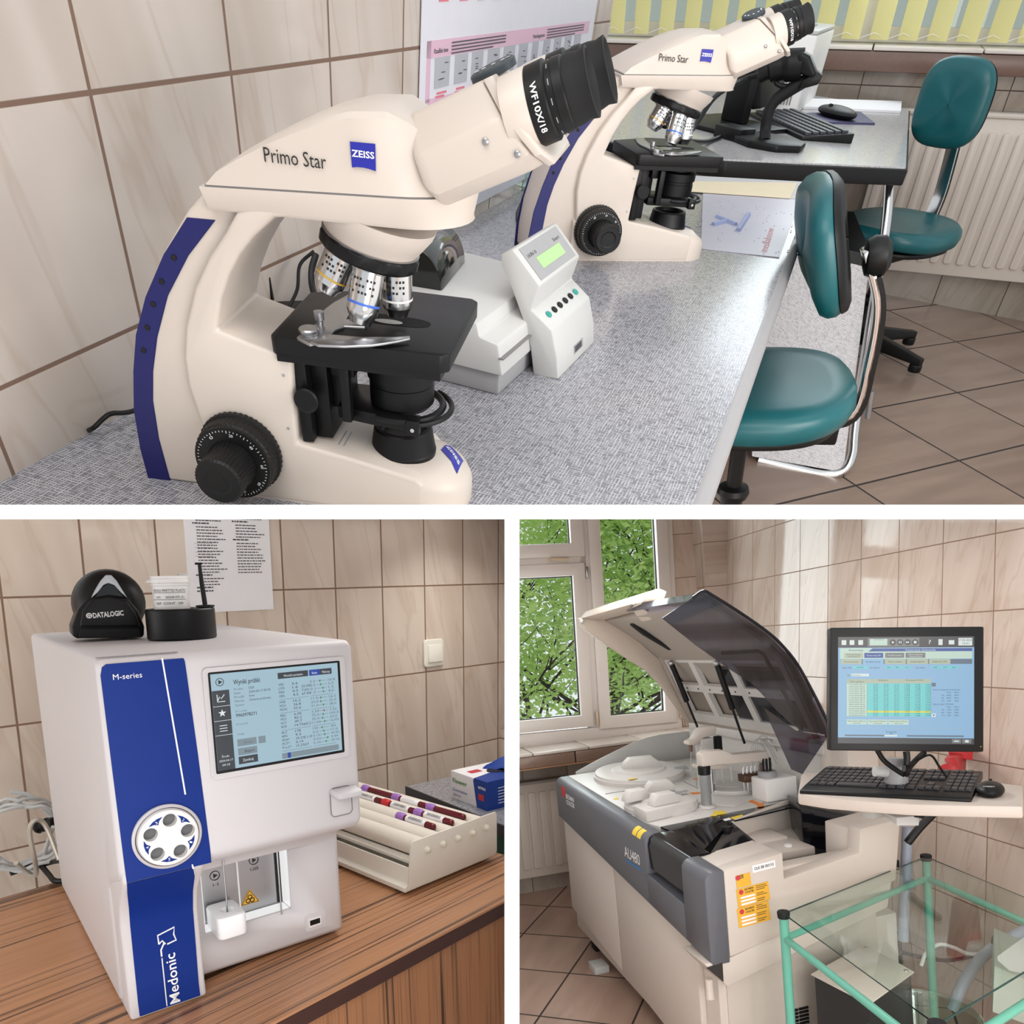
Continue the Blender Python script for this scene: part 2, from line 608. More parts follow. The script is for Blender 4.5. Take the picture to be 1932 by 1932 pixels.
def draped(target, f, nu, nv, lift):
    """a thin patch laid over the upper side of an already built part"""
    from mathutils.bvhtree import BVHTree
    me = target.data
    t = BVHTree.FromPolygons([v.co.copy() for v in me.vertices], [tuple(p.vertices) for p in me.polygons])
    g = G()
    def pt(x, y):
        hit = t.ray_cast(Vector((x, y, 1.0)), Vector((0, 0, -1)))
        return (hit[0] + hit[1] * lift) if hit[0] is not None else Vector((x, y, 0))
    return g.grid(lambda u, v: tuple(pt(*f(u, v))), nu, nv), pt

# ================================================================== ROOM A: the microscope bench
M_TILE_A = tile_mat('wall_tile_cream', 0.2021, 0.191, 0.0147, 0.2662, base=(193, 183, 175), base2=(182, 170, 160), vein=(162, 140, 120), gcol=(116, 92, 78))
A_WALL = ROOM_A @ Matrix.Rotation(0.0495, 4, 'X')
struct('wall_left', G().box(-0.9, 1.76, 0.0, 0.3, -0.9, 0.9), M_TILE_A, A_WALL, clip=CUT_A)




M_FLOOR_A = tile_mat('floor_tile_brown', 0.39, 0.472, 0.0, 0.0, ('X', 'Y'), grout=0.008, base=(140, 119, 106), base2=(126, 106, 94), vein=(122, 102, 90), gcol=(40, 32, 28), rough=0.3, lean=0.0)
struct('floor', G().box(-2.6, 2.6, -2.6, 3.6, -0.05, 0), M_FLOOR_A, ROOM_A @ T(3.2354, -1.3611, -0.68, 47.7 + 180), clip=CUT_A)
A_REAR = ROOM_A @ Matrix.Translation((3.75, 0, 0)) @ Matrix.Rotation(-0.08, 4, 'X')
M_TILE_AR = tile_mat('rear_wall_tile_shaded', 0.29, 0.30, -0.06, 0.02, ('Y', 'Z'), base=(146, 137, 126), base2=(134, 124, 113), vein=(118, 106, 94), gcol=(66, 50, 44))  # tile colours darkened to carry the shade below the sill
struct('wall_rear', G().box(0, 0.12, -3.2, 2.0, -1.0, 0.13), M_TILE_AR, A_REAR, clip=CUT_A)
M_BROWN = mat('brown_tile', (112, 88, 78), 0.3, var=0.12, scale=60)
struct('trim_1', G().box(-0.04, 0.0, -2.6, 1.2, 0.066, 0.132), M_BROWN, A_REAR, bev=0.004)
M_SILL = mat('sill_tile', (214, 206, 198), 0.18, var=0.04)
_g = G()
for k in range(-6, 4):
    _g.box(-0.05, 0.16, k * 0.42 + 0.19 + 0.003, k * 0.42 + 0.61 - 0.003, 0.134, 0.148)
struct('trim_2', _g, M_SILL, A_REAR, bev=0.003)
M_UPVC = mat('white_window_frame', (226, 222, 218), 0.4)
_g = G().box(0.22, 0.27, -3.0, 1.4, 0.14, 0.20).box(0.22, 0.27, -3.0, 1.4, 1.1, 1.16)
for y in (-2.6, -1.62, -0.6, 0.4, 1.3):
    _g.box(0.22, 0.27, y - 0.03, y + 0.03, 0.2, 1.1)
struct('window_1', _g, M_UPVC, A_REAR)
struct('trim_3', G().box(0.16, 0.22, -3.0, 1.4, 0.10, 0.150), mat('grey_reveal', (150, 146, 140), 0.6), A_REAR)
obj('pane', G().box(0.240, 0.245, -3.0, 1.4, 0.2, 1.1), glass_mat('grey_window_glass', (0.62, 0.66, 0.62), 0.05), None, M=A_REAR)['kind'] = 'structure'
bpy.data.objects['pane'].name = 'window_3'

# vertical blind: every slat a part
bl = thing('vertical_blind', A_REAR @ T(0.06, 0, 0), 'yellow vertical blind with narrow hanging slats above the sill', 'blind')
M_BLIND = mat('yellow_blind_fabric', (226, 214, 134), 0.8, var=0.06, bump=0.2, trans=0.0)
M_BLINDS = NT('yellow_blind_cloth')
_tr = M_BLINDS.n('ShaderNodeBsdfTranslucent')
_tr.inputs[0].default_value = lin((250, 246, 196))
_mx = M_BLINDS.n('ShaderNodeMixShader')
_nz = M_BLINDS.noise(M_BLINDS.map(M_BLINDS.obj(), (300, 300, 30)), 1.0)
M_BLINDS.l(M_BLINDS.mix(_nz, lin((240, 234, 184)), lin((250, 246, 206))), M_BLINDS.b.inputs['Base Color'])
M_BLINDS.b.inputs['Roughness'].default_value = 0.8
_mx.inputs[0].default_value = 0.55
M_BLINDS.l(M_BLINDS.b.outputs[0], _mx.inputs[1])
M_BLINDS.l(_tr.outputs[0], _mx.inputs[2])
M_BLINDS.l(_mx.outputs[0], M_BLINDS.t.nodes['Material Output'].inputs[0])
y = -1.1172 - 0.11
while y < 0.62:
    g = G()
    a = R_(28)
    for s in (-1, 1):
        pass
    w = 0.042
    g.loft([[(math.sin(a) * t + 0.003 * math.cos(t / w * 1.5), y + math.cos(a) * t, z) for t in (-w, -w * .5, 0, w * .5, w)] +
            [(math.sin(a) * t + 0.003 * math.cos(t / w * 1.5) + 0.0012, y + math.cos(a) * t, z) for t in (w, w * .5, 0, -w * .5, -w)] for z in (0.163, 0.25, 1.0)])
    obj('slat', g, M_BLINDS.m, bl)
    y += 0.113
obj('rail', G().box(-0.03, 0.03, -1.9, 0.7, 1.0, 1.04), M_WHITEP, bl)
_pts = []
y = -1.6
while y < 0.6:
    _pts += [(0.0, y, 0.166), (0.0, y + 0.056, 0.185)]
    y += 0.113
obj('bead_chain', G().tube(_pts, 0.0012, 5), M_WHITEP, bl)

# radiator under the sill
rad = thing('radiator', A_REAR, 'cream panel radiator on the rear wall below the yellow blind', 'radiator')
_g = G()
_y0, _y1 = -1.9, -0.78
_z1, _z0 = -0.0589, -0.6419
_p = 0.0555
_n = int((_y1 - _y0) / _p)
g = G().box(-0.075, -0.02, _y0, _y1, _z0, _z1)
obj('panel', g, M_RADIATOR, rad, bev=0.008)
g = G()
for k in range(_n):
    yc = _y0 + (k + 0.5) * _p
    g.prism(rrect(yc - 0.017, yc + 0.017, _z0 + 0.05, _z1 - 0.05, 0.012, 4), -0.088, -0.06, 'x')
obj('fluting', g, M_RADIATOR, rad, bev=0.005)
obj('top_grille', G().box(-0.082, -0.012, _y0, _y1, _z1 - 0.004, _z1 + 0.012), M_RADIATOR, rad, bev=0.003)

# ------------------------------------------------------------------ bench
M_LAM = weave_mat('grey_woven_laminate', (178, 178, 182), (106, 106, 114), 1.0, 0.18)
M_EDGE = mat('grey_edge_band', (150, 148, 150), 0.4)
bench = thing('workbench', ROOM_A, 'long pale grey laminate workbench along the tiled left wall', 'workbench')
obj('worktop', G().prism([(-0.6, 0), (1.66, 0), (1.66, -0.50), (1.60, -0.598), (0.0, -0.602), (-0.6, -0.602)], -0.032, 0.0, 'z'), M_LAM, bench, clip=CUT_A)

obj('front_edge', G().tube([(1.60, -0.6005, -0.016), (-0.6, -0.6045, -0.016)], 0.0165, 12), M_EDGE, bench, clip=CUT_A)
for (x, y) in ((0.55, -0.52), (1.30, -0.55)):
    obj('leg', G().box(x - 0.015, x + 0.015, y - 0.015, y + 0.015, -0.68, -0.032), M_MINT, bench, bev=0.003, clip=CUT_A)
obj('rail', G().box(0.2, 1.55, -0.53, -0.50, -0.075, -0.033), M_GREENP, bench, bev=0.003, clip=CUT_A)


# ------------------------------------------------------------------ microscope
def microscope(M, label, turn=0.0, sc=(1, 1, 1)):
    W, c = 0.095, 0.0475
    root = thing('microscope', M, label, 'microscope', None)

    def P(name, g, m, parent=root, **kw):
        g.v = [(p[0] * sc[0], p[1] * sc[1], p[2] * sc[2]) for p in g.v]
        return obj(name, g, m, parent, **kw)

    # one-piece stand: C-shaped arm with tower
    poly = [(0.0469, 0.2449), (0.0166, 0.2346), (0.0052, 0.22), (-0.0104, 0.2027), (-0.0267, 0.1797), (-0.0415, 0.1491), (-0.0488, 0.1241), (-0.0509, 0.1), (-0.0472, 0.0696), (-0.044, 0.0426)] + [(-0.052, 0.0), (0.150, 0.0), (0.152, 0.034)] + [(0.1453, 0.0402), (0.0869, 0.0523), (0.0383, 0.0598), (0.0404, 0.0975), (0.0435, 0.1341), (0.014, 0.1414), (-0.0163, 0.1493), (-0.007, 0.1736), (0.0028, 0.1915), (0.0143, 0.2072), (0.0266, 0.2199), (0.044, 0.2335), (0.061, 0.2353), (0.0844, 0.2378), (0.0855, 0.2488)]
    P('stand', G().prism(poly, 0.0, W), M_CREAM, bev=0.0035, seg=3)
    out = [(-0.003, 0.248), (-0.0253, 0.2286), (-0.0491, 0.201), (-0.0714, 0.1697), (-0.0878, 0.1379), (-0.0991, 0.107), (-0.1084, 0.0722), (-0.1132, 0.0352), (-0.1141, -0.0021)] + [(-0.103, 0.0)]
    inn = [(0.0231, 0.2507), (0.0222, 0.2352), (0.0117, 0.2207), (-0.0038, 0.2034), (-0.0198, 0.1805), (-0.0344, 0.15), (-0.0415, 0.125), (-0.0434, 0.101), (-0.0394, 0.0706), (-0.0359, 0.0437)] + [(-0.04, 0.0)]
    sp = P('arm_spine', G().prism(out + inn[::-1], 0.010, W - 0.010), M_CREAM, bev=0.003, seg=3)
    bo = [(-0.0261, 0.2247), (-0.0508, 0.1975), (-0.074, 0.1648), (-0.0906, 0.1341), (-0.1019, 0.1027), (-0.1117, 0.0673), (-0.1165, 0.0297), (-0.1176, -0.0093), (-0.1173, -0.0296)]
    bi = [(-0.0044, 0.2253), (-0.031, 0.199), (-0.0551, 0.1678), (-0.0726, 0.1342), (-0.0841, 0.1049), (-0.0914, 0.0781), (-0.0955, 0.0424), (-0.0955, 0.0034), (-0.0962, -0.0265)]
    for s in (0, 1):
        ya = 0.0102 if s == 0 else W - 0.0102
        st = P('side_stripe', G().prism(bo + bi[::-1], ya - 0.0012, ya + 0.0012), M_NAVY, bev=0.0004, seg=1)
        for (x, z) in [(-0.0427, 0.1966), (-0.0571, 0.1783), (-0.0687, 0.1603), (-0.0787, 0.1414), (-0.0872, 0.1222)]:
            P('stud', G().cyl((x, ya - 0.0024, z), (x, ya + 0.0024, z), 0.0022, n=12), M_RUBBER, st, bev=0.0006)
    # foot with rounded front
    def plan(x1, k, w):
        return [(-0.05, c - w), (0.115, c - w)] + [((x1 - w * k) + w * k * math.sin(R_(a)), c - w * math.cos(R_(a))) for a in range(0, 181, 12)] + [(0.115, c + w), (-0.05, c + w)]
    def top(x, d):
        return max(0.030, 0.0595 - max(0, x - 0.037) * 0.185) + d
    lo, hi, hh = plan(0.190, 0.95, c - 0.0004), plan(0.186, 0.93, c - 0.003), plan(0.176, 0.9, c - 0.012)
    nz = lambda x, k: k * max(0.0, min(1.0, (x - 0.10) / 0.085))
    mi = plan(0.170, 0.85, c - 0.020)
    g = G().loft([[(x, y, 0.0) for x, y in lo], [(x, y, top(x, -0.006 - nz(x, 0.006))) for x, y in lo], [(x, y, top(x, -0.002 - nz(x, 0.003))) for x, y in hi], [(x, y, top(x, 0.0)) for x, y in hh], [(x, y, top(x, 0.001 + nz(x, 0.004))) for x, y in mi]])
    ft = P('foot', g, M_CREAM, ang=50)
    g = G()
    for k in range(6):
        x = 0.070 + k * 0.0045
        g.hexa([(x, 0.018, 0.0548 - k * 0.0008), (x + 0.0012, 0.018, 0.0546 - k * 0.0008), (x + 0.0012, 0.046, 0.0546 - k * 0.0008), (x, 0.046, 0.0548 - k * 0.0008)],
               [(x, 0.018, 0.0551 - k * 0.0008), (x + 0.0012, 0.018, 0.0549 - k * 0.0008), (x + 0.0012, 0.046, 0.0549 - k * 0.0008), (x, 0.046, 0.0551 - k * 0.0008)])
    P('vent_slots', g, M_MIDGREY, ft)
    # foot badge
    cor = [(0.1577, 0.059), (0.1618, 0.0831), (0.1789, 0.0625), (0.1773, 0.034)]
    quad = lambda u, v: tuple(((cor[0][i] * (1 - u) + cor[1][i] * u) * (1 - v) + (cor[3][i] * (1 - u) + cor[2][i] * u) * v) * sc[i] for i in (0, 1))
    g, pt = draped(ft, quad, 10, 10, 0.0005)
    bd = obj('badge', g, M_BADGE, ft)
    t = fit(G(), 'ZEISS', Matrix(), 0.86, 0.22, bold=0.02)
    g = G()
    g.v = [tuple(pt(*quad(0.40 + p[1], 0.07 + p[0])) + Vector((0, 0, 0.0004))) for p in t.v]
    g.f = t.f
    obj('lettering', g, M_INKW, bd)
    # pins
    for (x, z) in [(0.0349, 0.1201), (0.0326, 0.0738)]:
        P('pin', G().cyl((x, -0.0005, z), (x, 0.002, z), 0.0013, n=10), M_MIDGREY)
    # head, lower shell
    def dplan(x0, x1, w, k=1.0):
        r = w * k
        return [(x0, c - w)] + [((x1 - r) + r * math.sin(R_(a)), c - w * math.cos(R_(a))) for a in range(0, 181, 12)] + [(x0, c + w)]
    a_, b_, d_ = dplan(-0.004, 0.182, c), dplan(-0.008, 0.186, c + 0.0003), dplan(-0.006, 0.183, c - 0.002)
    sl = lambda x: 0.2492 + x * 0.05
    g = G().loft([[(x, y, 0.2335 + max(0, x) * 0.02) for x, y in d_], [(x, y, 0.2360 + max(0, x) * 0.02) for x, y in a_], [(x, y, sl(x) - 0.0012) for x, y in b_]])
    P('head_base', g, M_CREAM, ang=40)
    # head cover
    secs = [(-0.003, c - 0.001, 0.0006), (0.006, c - 0.001, 0.0085), (0.0215, c - 0.001, 0.0165), (0.0447, c - 0.001, 0.0270), (0.064, c - 0.001, 0.0345), (0.083, c - 0.001, 0.0410), (0.104, c - 0.001, 0.0455), (0.128, c - 0.001, 0.0462)]
    rings = []
    for x, w, h in secs:
        z0 = sl(x)
        rings.append([(x, c - w - 0.0005, z0), (x, c - w, z0 + h * 0.93), (x, c - w + 0.004, z0 + h), (x, c - 0.02, z0 + h * 1.02 + 0.001), (x, c + 0.02, z0 + h * 1.02 + 0.001), (x, c + w - 0.004, z0 + h), (x, c + w, z0 + h * 0.93), (x, c + w + 0.0005, z0)])
    for x, w0, w1, h in ((0.142, c - 0.001, c - 0.010, 0.0400), (0.155, c - 0.004, c - 0.017, 0.0310), (0.168, c - 0.011, c - 0.024, 0.0200), (0.178, c - 0.022, c - 0.032, 0.0090), (0.1835, c - 0.034, c - 0.038, 0.002)):
        z0 = sl(x)
        rings.append([(x, c - w0, z0), (x, c - w1 - 0.003, z0 + h * 0.7), (x, c - w1, z0 + h), (x, c - w1 * .4, z0 + h * 1.05), (x, c + w1 * .4, z0 + h * 1.05), (x, c + w1, z0 + h), (x, c + w1 + 0.003, z0 + h * 0.7), (x, c + w0, z0)])
    hc = P('head_cover', G().loft(rings), M_CREAM, ang=28)
    P('seam', G().loft([[(x, y, sl(x) - 0.0012) for x, y in dplan(-0.004, 0.1825, c - 0.0010)], [(x, y, sl(x) + 0.0003) for x, y in dplan(-0.004, 0.1825, c - 0.0010)]]), M_INKG)
    for s in (0, 1):
        y0 = -0.0006 if s == 0 else W + 0.0006
        X, o1, o2 = ((1, 0, 0), (0.0429, y0, 0.2672), (0.1036, y0, 0.2843)) if s == 0 else ((-1, 0, 0), (0.0859, y0, 0.2672), (0.1206, y0, 0.2843))
        P('lettering', fit(G(), 'Primo Star', on(o1, X, (0, 0, 1)), 0.0432, 0.0088), M_INKK, hc)
        sg = 1 if s == 0 else -1
        bx = [(0, 0), (0.0172, 0.0004), (0.0168, -0.0148), (0.013, -0.0141), (0.0085, -0.0136), (0.004, -0.0137), (0.0004, -0.0143)]
        b = P('badge', G().prism([(o2[0] + sg * p[0], o2[2] + p[1]) for p in bx], y0 - 0.0002, y0 + 0.0004), M_BADGE, hc)
        P('lettering', fit(G(), 'ZEISS', on((o2[0] + sg * 0.0008, y0 - (0.0003 if s == 0 else -0.0003), o2[2] - 0.0079), X, (0, 0, 1)), 0.0155, 0.0038, bold=0.02), M_INKW, b)
    # turret
    th = R_(15)
    a = Vector((-math.sin(th), 0, -math.cos(th)))
    e1 = Vector((math.cos(th), 0, -math.sin(th)))
    e2 = a.cross(e1)
    ctr = Vector((0.1025, c, 0.2145))
    P('turret_housing', G().lathe([(0.047, 0.0), (0.0455, 0.006), (0.041, 0.014), (0.0365, 0.0215)], ctr - a * 0.0225, a, 40), M_CREAM, ang=40)
    g = G()
    prof = []
    n = 48
    rings = []
    for (r, z) in ((0.034, -0.0005), (0.0375, 0.0), (0.0395, 0.0015), (0.0395, 0.008), (0.0375, 0.0098), (0.033, 0.0105), (0.02, 0.0125), (0.002, 0.013)):
        rings.append([ctr + (e1 * math.cos(2 * math.pi * k / n) + e2 * math.sin(2 * math.pi * k / n)) * (r - (0.0016 if (k // 2) % 2 and 0.001 < z < 0.009 else 0)) + a * z for k in range(n)])
    P('turret_ring', G().loft(rings), M_BLACKM, ang=30)
    P('turret_trim', G().lathe([(0.0372, -0.0012), (0.0385, -0.0008), (0.0378, 0.0003)], ctr, a, 40), M_STEEL)
    for i, (ph, ln, band) in enumerate(((0, 0.037, (225, 225, 220)), (74, 0.042, (60, 100, 190)), (142, 0.033, (190, 150, 50)), (-95, 0.026, (180, 60, 60)))):
        ph = R_(ph + turn)
        rd = e1 * math.cos(ph) + e2 * math.sin(ph)
        d = (a * math.cos(th) + rd * math.sin(th)).normalized()
        p = ctr + rd * 0.0225 + a * 0.010
        ob = P('objective', G().lathe([(0.0115, 0.0), (0.0135, 0.001), (0.0135, 0.004), (0.0125, 0.0045), (0.0125, ln * 0.72), (0.0122, ln * 0.8), (0.0095, ln * 0.92), (0.0085, ln), (0.004, ln + 0.0005)], p, d, 32), M_CHROME, ang=25)
        cb = mat('objective_band', band, 0.4)
        P('colour_band', G().lathe([(0.01262, ln * 0.62), (0.01275, ln * 0.625), (0.01275, ln * 0.66), (0.01262, ln * 0.665)], p, d, 32, caps=False), cb, ob)
        u = (Vector((0, -1, 0)) - d * d.dot(Vector((0, -1, 0)))).normalized()
        gl = G()
        for row in range(3):
            for q in range(7):
                an = (q - 3) * 0.22
                v = d.cross(u)
                rr = u * math.cos(an) + v * math.sin(an)
                tt = -u * math.sin(an) + v * math.cos(an)
                o = p + d * (ln * (0.24 + 0.11 * row)) + rr * 0.01256
                if (q + row) % 4 != 3:
                    gl.box(-0.0009, 0.0009, -0.0009, 0.0009, 0, 0.0001, frame(o, tt, y=-d))
        P('engraving', gl, M_INKK, ob)
    # binocular head
    B = Matrix.Translation((0.142, c, 0.2855)) @ Matrix.Rotation(R_(-5), 4, 'Z') @ Matrix.Rotation(R_(-25), 4, 'Y')
    def PB(name, g, m, parent=root, **kw):
        g.v = [tuple(B @ Vector(p)) for p in g.v]
        return P(name, g, m, parent, **kw)
    PB('tube_mount', G().lathe([(0.024, -0.004), (0.026, 0.0), (0.024, 0.008), (0.02, 0.014)], (-0.006, 0, -0.012), (1, 0, -0.35), 32), M_MIDGREY, ang=40)
    def sec(x, k, dz=0.0, sh=0.0):
        h = 0.047 * k
        return [(x - sh * t * 1.0, y, t) for y, t in ((-h, -0.034 + dz), (-h, -0.009), (-h + 0.022, 0.0125), (h - 0.022, 0.0125), (h, -0.009), (h, -0.034 + dz), (h - 0.012, -0.043 + dz), (-h + 0.012, -0.043 + dz))]
    bh = PB('binocular_housing', G().loft([sec(0.004, 0.95, 0.008), sec(0.010, 1.0), sec(0.056, 1.0, 0, 0.45), sec(0.066, 0.99, 0.001, 0.5)]), M_CREAM, bev=0.003, seg=2, ang=20)
    PB('joint_cover', G().loft([sec(0.0665, 0.97, 0.002, 0.5), sec(0.0670, 1.02, -0.001, 0.5), sec(0.0715, 1.02, -0.001, 0.5), sec(0.0730, 0.97, 0.002, 0.5)]), M_CREAM, bh, bev=0.001, ang=20)
    dl = PB('distance_dial', G().lathe([(0.016, 0.0), (0.016, 0.004), (0.0145, 0.005), (0.002, 0.005)], (0.062, 0.004, 0.0125), (0, -0.1, 1), 32), mat('slate_dial', (52, 60, 66), 0.5), ang=30)
    g = G()
    for k in range(10):
        an = 2 * math.pi * k / 10
        g.box(-0.0012, 0.0012, -0.0012, 0.0012, 0.0, 0.0003, B @ Matrix.Translation((0.062 + 0.0115 * math.cos(an), 0.004 + 0.0115 * math.sin(an), 0.0177)))
    P('dial_numerals', g, M_INKW, dl)
    for (x, y, z) in ((0.056, -0.0476, -0.017), (0.074, -0.0482, -0.030), (0.083, -0.034, -0.038)):
        PB('screw', G().lathe([(0.0022, 0), (0.0022, 0.0012), (0.0012, 0.0018)], (x, y, z), (0, -1, 0), 12), M_STEEL, bh)
    for i, (y, dx) in enumerate(((-0.026, 0.0), (0.026, 0.006))):
        et = PB('eye_tube', G().lathe([(0.0225, 0.0), (0.0225, 0.016), (0.021, 0.018)], (0.071 + dx, y, -0.012), (1, 0, 0), 36), M_CREAM, bh, ang=40)
        ep = PB('eyepiece', G().lathe([(0.0205, 0.0), (0.0220, 0.001), (0.0220, 0.0125), (0.0210, 0.0135), (0.0198, 0.014), (0.0198, 0.018), (0.0204, 0.0184), (0.0200, 0.024), (0.0190, 0.025), (0.0190, 0.026)], (0.0875 + dx, y, -0.012), (1, 0, 0), 36), M_BLACK, ang=30)
        PB('eyecup', G().lathe([(0.0192, 0.0), (0.0190, 0.004), (0.0180, 0.009), (0.0190, 0.0145), (0.0175, 0.015), (0.0145, 0.011), (0.0135, 0.006), (0.002, 0.005)], (0.1130 + dx, y, -0.012), (1, 0, 0), 36), M_RUBBER, ep, ang=40)
        if i == 0:
            g = G()
            cy = []
            t = fit(G(), 'WF10X/18', Matrix(), 0.0285, 0.0040, bold=0.02)
            for p in t.v:
                an = (p[0] - 0.0142) / 0.0221
                g.v.append((0.0875 + 0.0048 + p[1], y - math.cos(an) * (0.0221 + p[2]), -0.012 - math.sin(an) * (0.0221 + p[2]) + 0.0))
            g.f = t.f
            PB('lettering', g, M_INKW, ep)
            g = G()
            for k in range(12):
                an = k * math.pi / 6
                g.box(-0.0003, 0.0003, -0.0018, 0.0018, 0, 0.0003, Matrix.Translation((0.0875 + 0.016, y, -0.012)) @ Matrix.Rotation(an, 4, 'X') @ Matrix.Translation((0, 0, 0.0198)))
            PB('grip_ribs', g, M_MIDGREY, ep)
    # stage with clip and slide holder
    st = P('stage', G().prism([(0.031, -0.006), (0.036, -0.010), (0.168, -0.006), (0.174, 0.000), (0.178, 0.128), (0.172, 0.134), (0.100, 0.134), (0.031, 0.098)], 0.1395, 0.1545, 'z'), M_BLACKM, bev=0.0018)
    P('stage_skirt', G().prism([(0.033, -0.004), (0.167, -0.004), (0.172, 0.1), (0.10, 0.11), (0.033, 0.09)], 0.133, 0.1398, 'z'), M_BLACKM, st)
    ov = [(0.112 + 0.036 * math.copysign(abs(math.cos(R_(q))) ** .7, math.cos(R_(q))), 0.055 + 0.011 * math.copysign(abs(math.sin(R_(q))) ** .8, math.sin(R_(q)))) for q in range(0, 360, 10)]
    P('stage_opening', G().prism(ov, 0.1543, 0.1548, 'z'), mat('opening_shade', (6, 6, 7), 0.9), st)  # flat black patch painted as the dark of the stage hole
    P('opening_lens', G().prism([(0.113 + 0.012 * math.cos(R_(q)), 0.0505 + 0.0045 * math.sin(R_(q))) for q in range(0, 360, 20)], 0.1546, 0.1550, 'z'), M_GREYP, st)
    sh = P('slide_holder', G().prism([(0.0546, -0.0123), (0.0609, 0.0231), (0.0576, 0.0526), (0.0602, 0.0724), (0.0702, 0.1091), (0.0858, 0.1121), (0.0805, 0.0912), (0.0783, 0.0709), (0.0807, 0.0376), (0.0946, 0.0426), (0.0994, 0.0342), (0.0987, 0.0266), (0.0828, 0.0234), (0.0781, 0.0121), (0.0774, -0.0068), (0.0679, -0.0212)], 0.1545, 0.1572, 'z'), M_STEEL, st, bev=0.0004)
    P('clip_finger', G().prism([(0.0687, -0.0227), (0.0755, -0.0034), (0.088, -0.0026), (0.1025, -0.001), (0.1221, 0.0057), (0.1388, 0.0138), (0.1403, 0.0085), (0.132, -0.0002), (0.1141, -0.014), (0.0955, -0.0225), (0.0761, -0.0268)], 0.1572, 0.1592, 'z'), M_STEEL, sh, bev=0.0005)
    kx, ky, _ = (0.0617, -0.0026, 0.159)
    P('clip_knob', G().lathe([(0.0075, 0), (0.0080, 0.001), (0.0080, 0.0035), (0.007, 0.0045), (0.001, 0.0046)], (kx, ky, 0.1572), (0, 0, 1), 24), M_STEEL, sh)
    kx, ky, _ = (0.0639, 0.0186, 0.163)
    P('clip_post', G().lathe([(0.003, 0), (0.003, 0.003), (0.0042, 0.004), (0.0042, 0.010), (0.001, 0.0104)], (kx, ky, 0.1572), (0, 0, 1), 16), M_STEEL, sh)
    # stage carrier, condenser, lamp collector
    P('focus_rack', G().box(0.042, 0.052, 0.006, 0.089, 0.060, 0.140).box(0.052, 0.066, 0.018, 0.077, 0.060, 0.140).box(0.066, 0.078, 0.028, 0.068, 0.085, 0.136), M_BLACKM, bev=0.001)
    P('stage_bracket', G().box(0.080, 0.088, 0.006, 0.016, 0.083, 0.131).box(0.070, 0.090, 0.016, 0.078, 0.118, 0.134), M_BLACKM, bev=0.001)
    kx, _, kz = (0.0528, -0.004, 0.1022)
    P('condenser_knob', G().lathe([(0.004, 0), (0.004, 0.008), (0.0098, 0.009), (0.0105, 0.0135), (0.009, 0.0145), (0.001, 0.0145)], (kx, 0.010, kz), (0, -1, 0), 24), M_BLACKM, ang=30)
    cc = (0.124, c, 0)
    cd = P('condenser', G().lathe([(0.020, 0.086), (0.0255, 0.088), (0.0285, 0.092), (0.0285, 0.108), (0.0278, 0.1085), (0.0278, 0.112), (0.0300, 0.113), (0.0300, 0.124), (0.022, 0.126), (0.022, 0.136), (0.002, 0.1365)], cc, (0, 0, 1), 40), M_BLACKM, ang=30)
    g = G().tube([(0.124 + 0.0365 * math.cos(R_(q)), c + 0.0365 * math.sin(R_(q)), 0.0875) for q in range(-115, 100, 8)], 0.0032, 8)
    g.tube([(0.128 + 0.0405 * math.cos(R_(q)), c + 0.0405 * math.sin(R_(q)), 0.0865) for q in range(-80, 60, 8)], 0.0026, 8)
    P('filter_ring', g, M_BLACKM, cd)
    P('condenser_arm', G().prism([(0.072, 0.020), (0.104, 0.014), (0.140, 0.010), (0.140, 0.016), (0.110, 0.026), (0.110, 0.07), (0.072, 0.07)], 0.0795, 0.0905, 'z'), M_BLACKM, cd, bev=0.001)
    P('clamp_block', G().box(0.136, 0.147, 0.005, 0.016, 0.078, 0.092), M_BLACKM, cd, bev=0.001)
    P('screw', G().lathe([(0.0018, 0), (0.0018, 0.0008), (0.001, 0.001)], (0.1415, 0.005, 0.084), (0, -1, 0), 10), M_CHROME, cd)
    P('light_collector', G().lathe([(0.0300, 0.040), (0.0305, 0.046), (0.0302, 0.0465), (0.0298, 0.0475), (0.0268, 0.0655), (0.0255, 0.0670), (0.0222, 0.0672), (0.0205, 0.062), (0.018, 0.060), (0.001, 0.0595)], (0.124, c, 0), (0, 0, 1), 40), M_BLACKM, ang=30)
    # focus drive
    kp = (-0.0125, 0.0, 0.047)
    def ridged(prof, n, dep, y0):
        rings = []
        for r, h, f in prof:
            rings.append([(kp[0] + (r - (dep if f and k % 2 else 0)) * math.cos(2 * math.pi * k / n), y0 - h, kp[2] + (r - (dep if f and k % 2 else 0)) * math.sin(2 * math.pi * k / n)) for k in range(n)])
        return G().loft(rings)
    fk = P('coarse_focus_knob', ridged([(0.036, 0.0, 1), (0.0368, 0.002, 1), (0.0368, 0.006, 1), (0.0345, 0.0068, 0), (0.0340, 0.0085, 0), (0.0350, 0.0092, 1), (0.0345, 0.0200, 1), (0.0330, 0.0215, 0), (0.0330, 0.0245, 0), (0.024, 0.0250, 0), (0.001, 0.0250, 0)], 96, 0.0009, -0.0005), M_BLACK, ang=20)
    g = G()
    for k in range(60):
        an = 2 * math.pi * k / 60
        r = 0.0305
        ln = 0.0022 if k % 5 == 0 else 0.0012
        g.box(-0.0002, 0.0002, -ln, 0, 0, 0.0002, frame((kp[0] + r * math.cos(an), -0.0258, kp[2] + r * math.sin(an)), (-math.sin(an), 0, math.cos(an)), y=(math.cos(an), 0, math.sin(an))) )
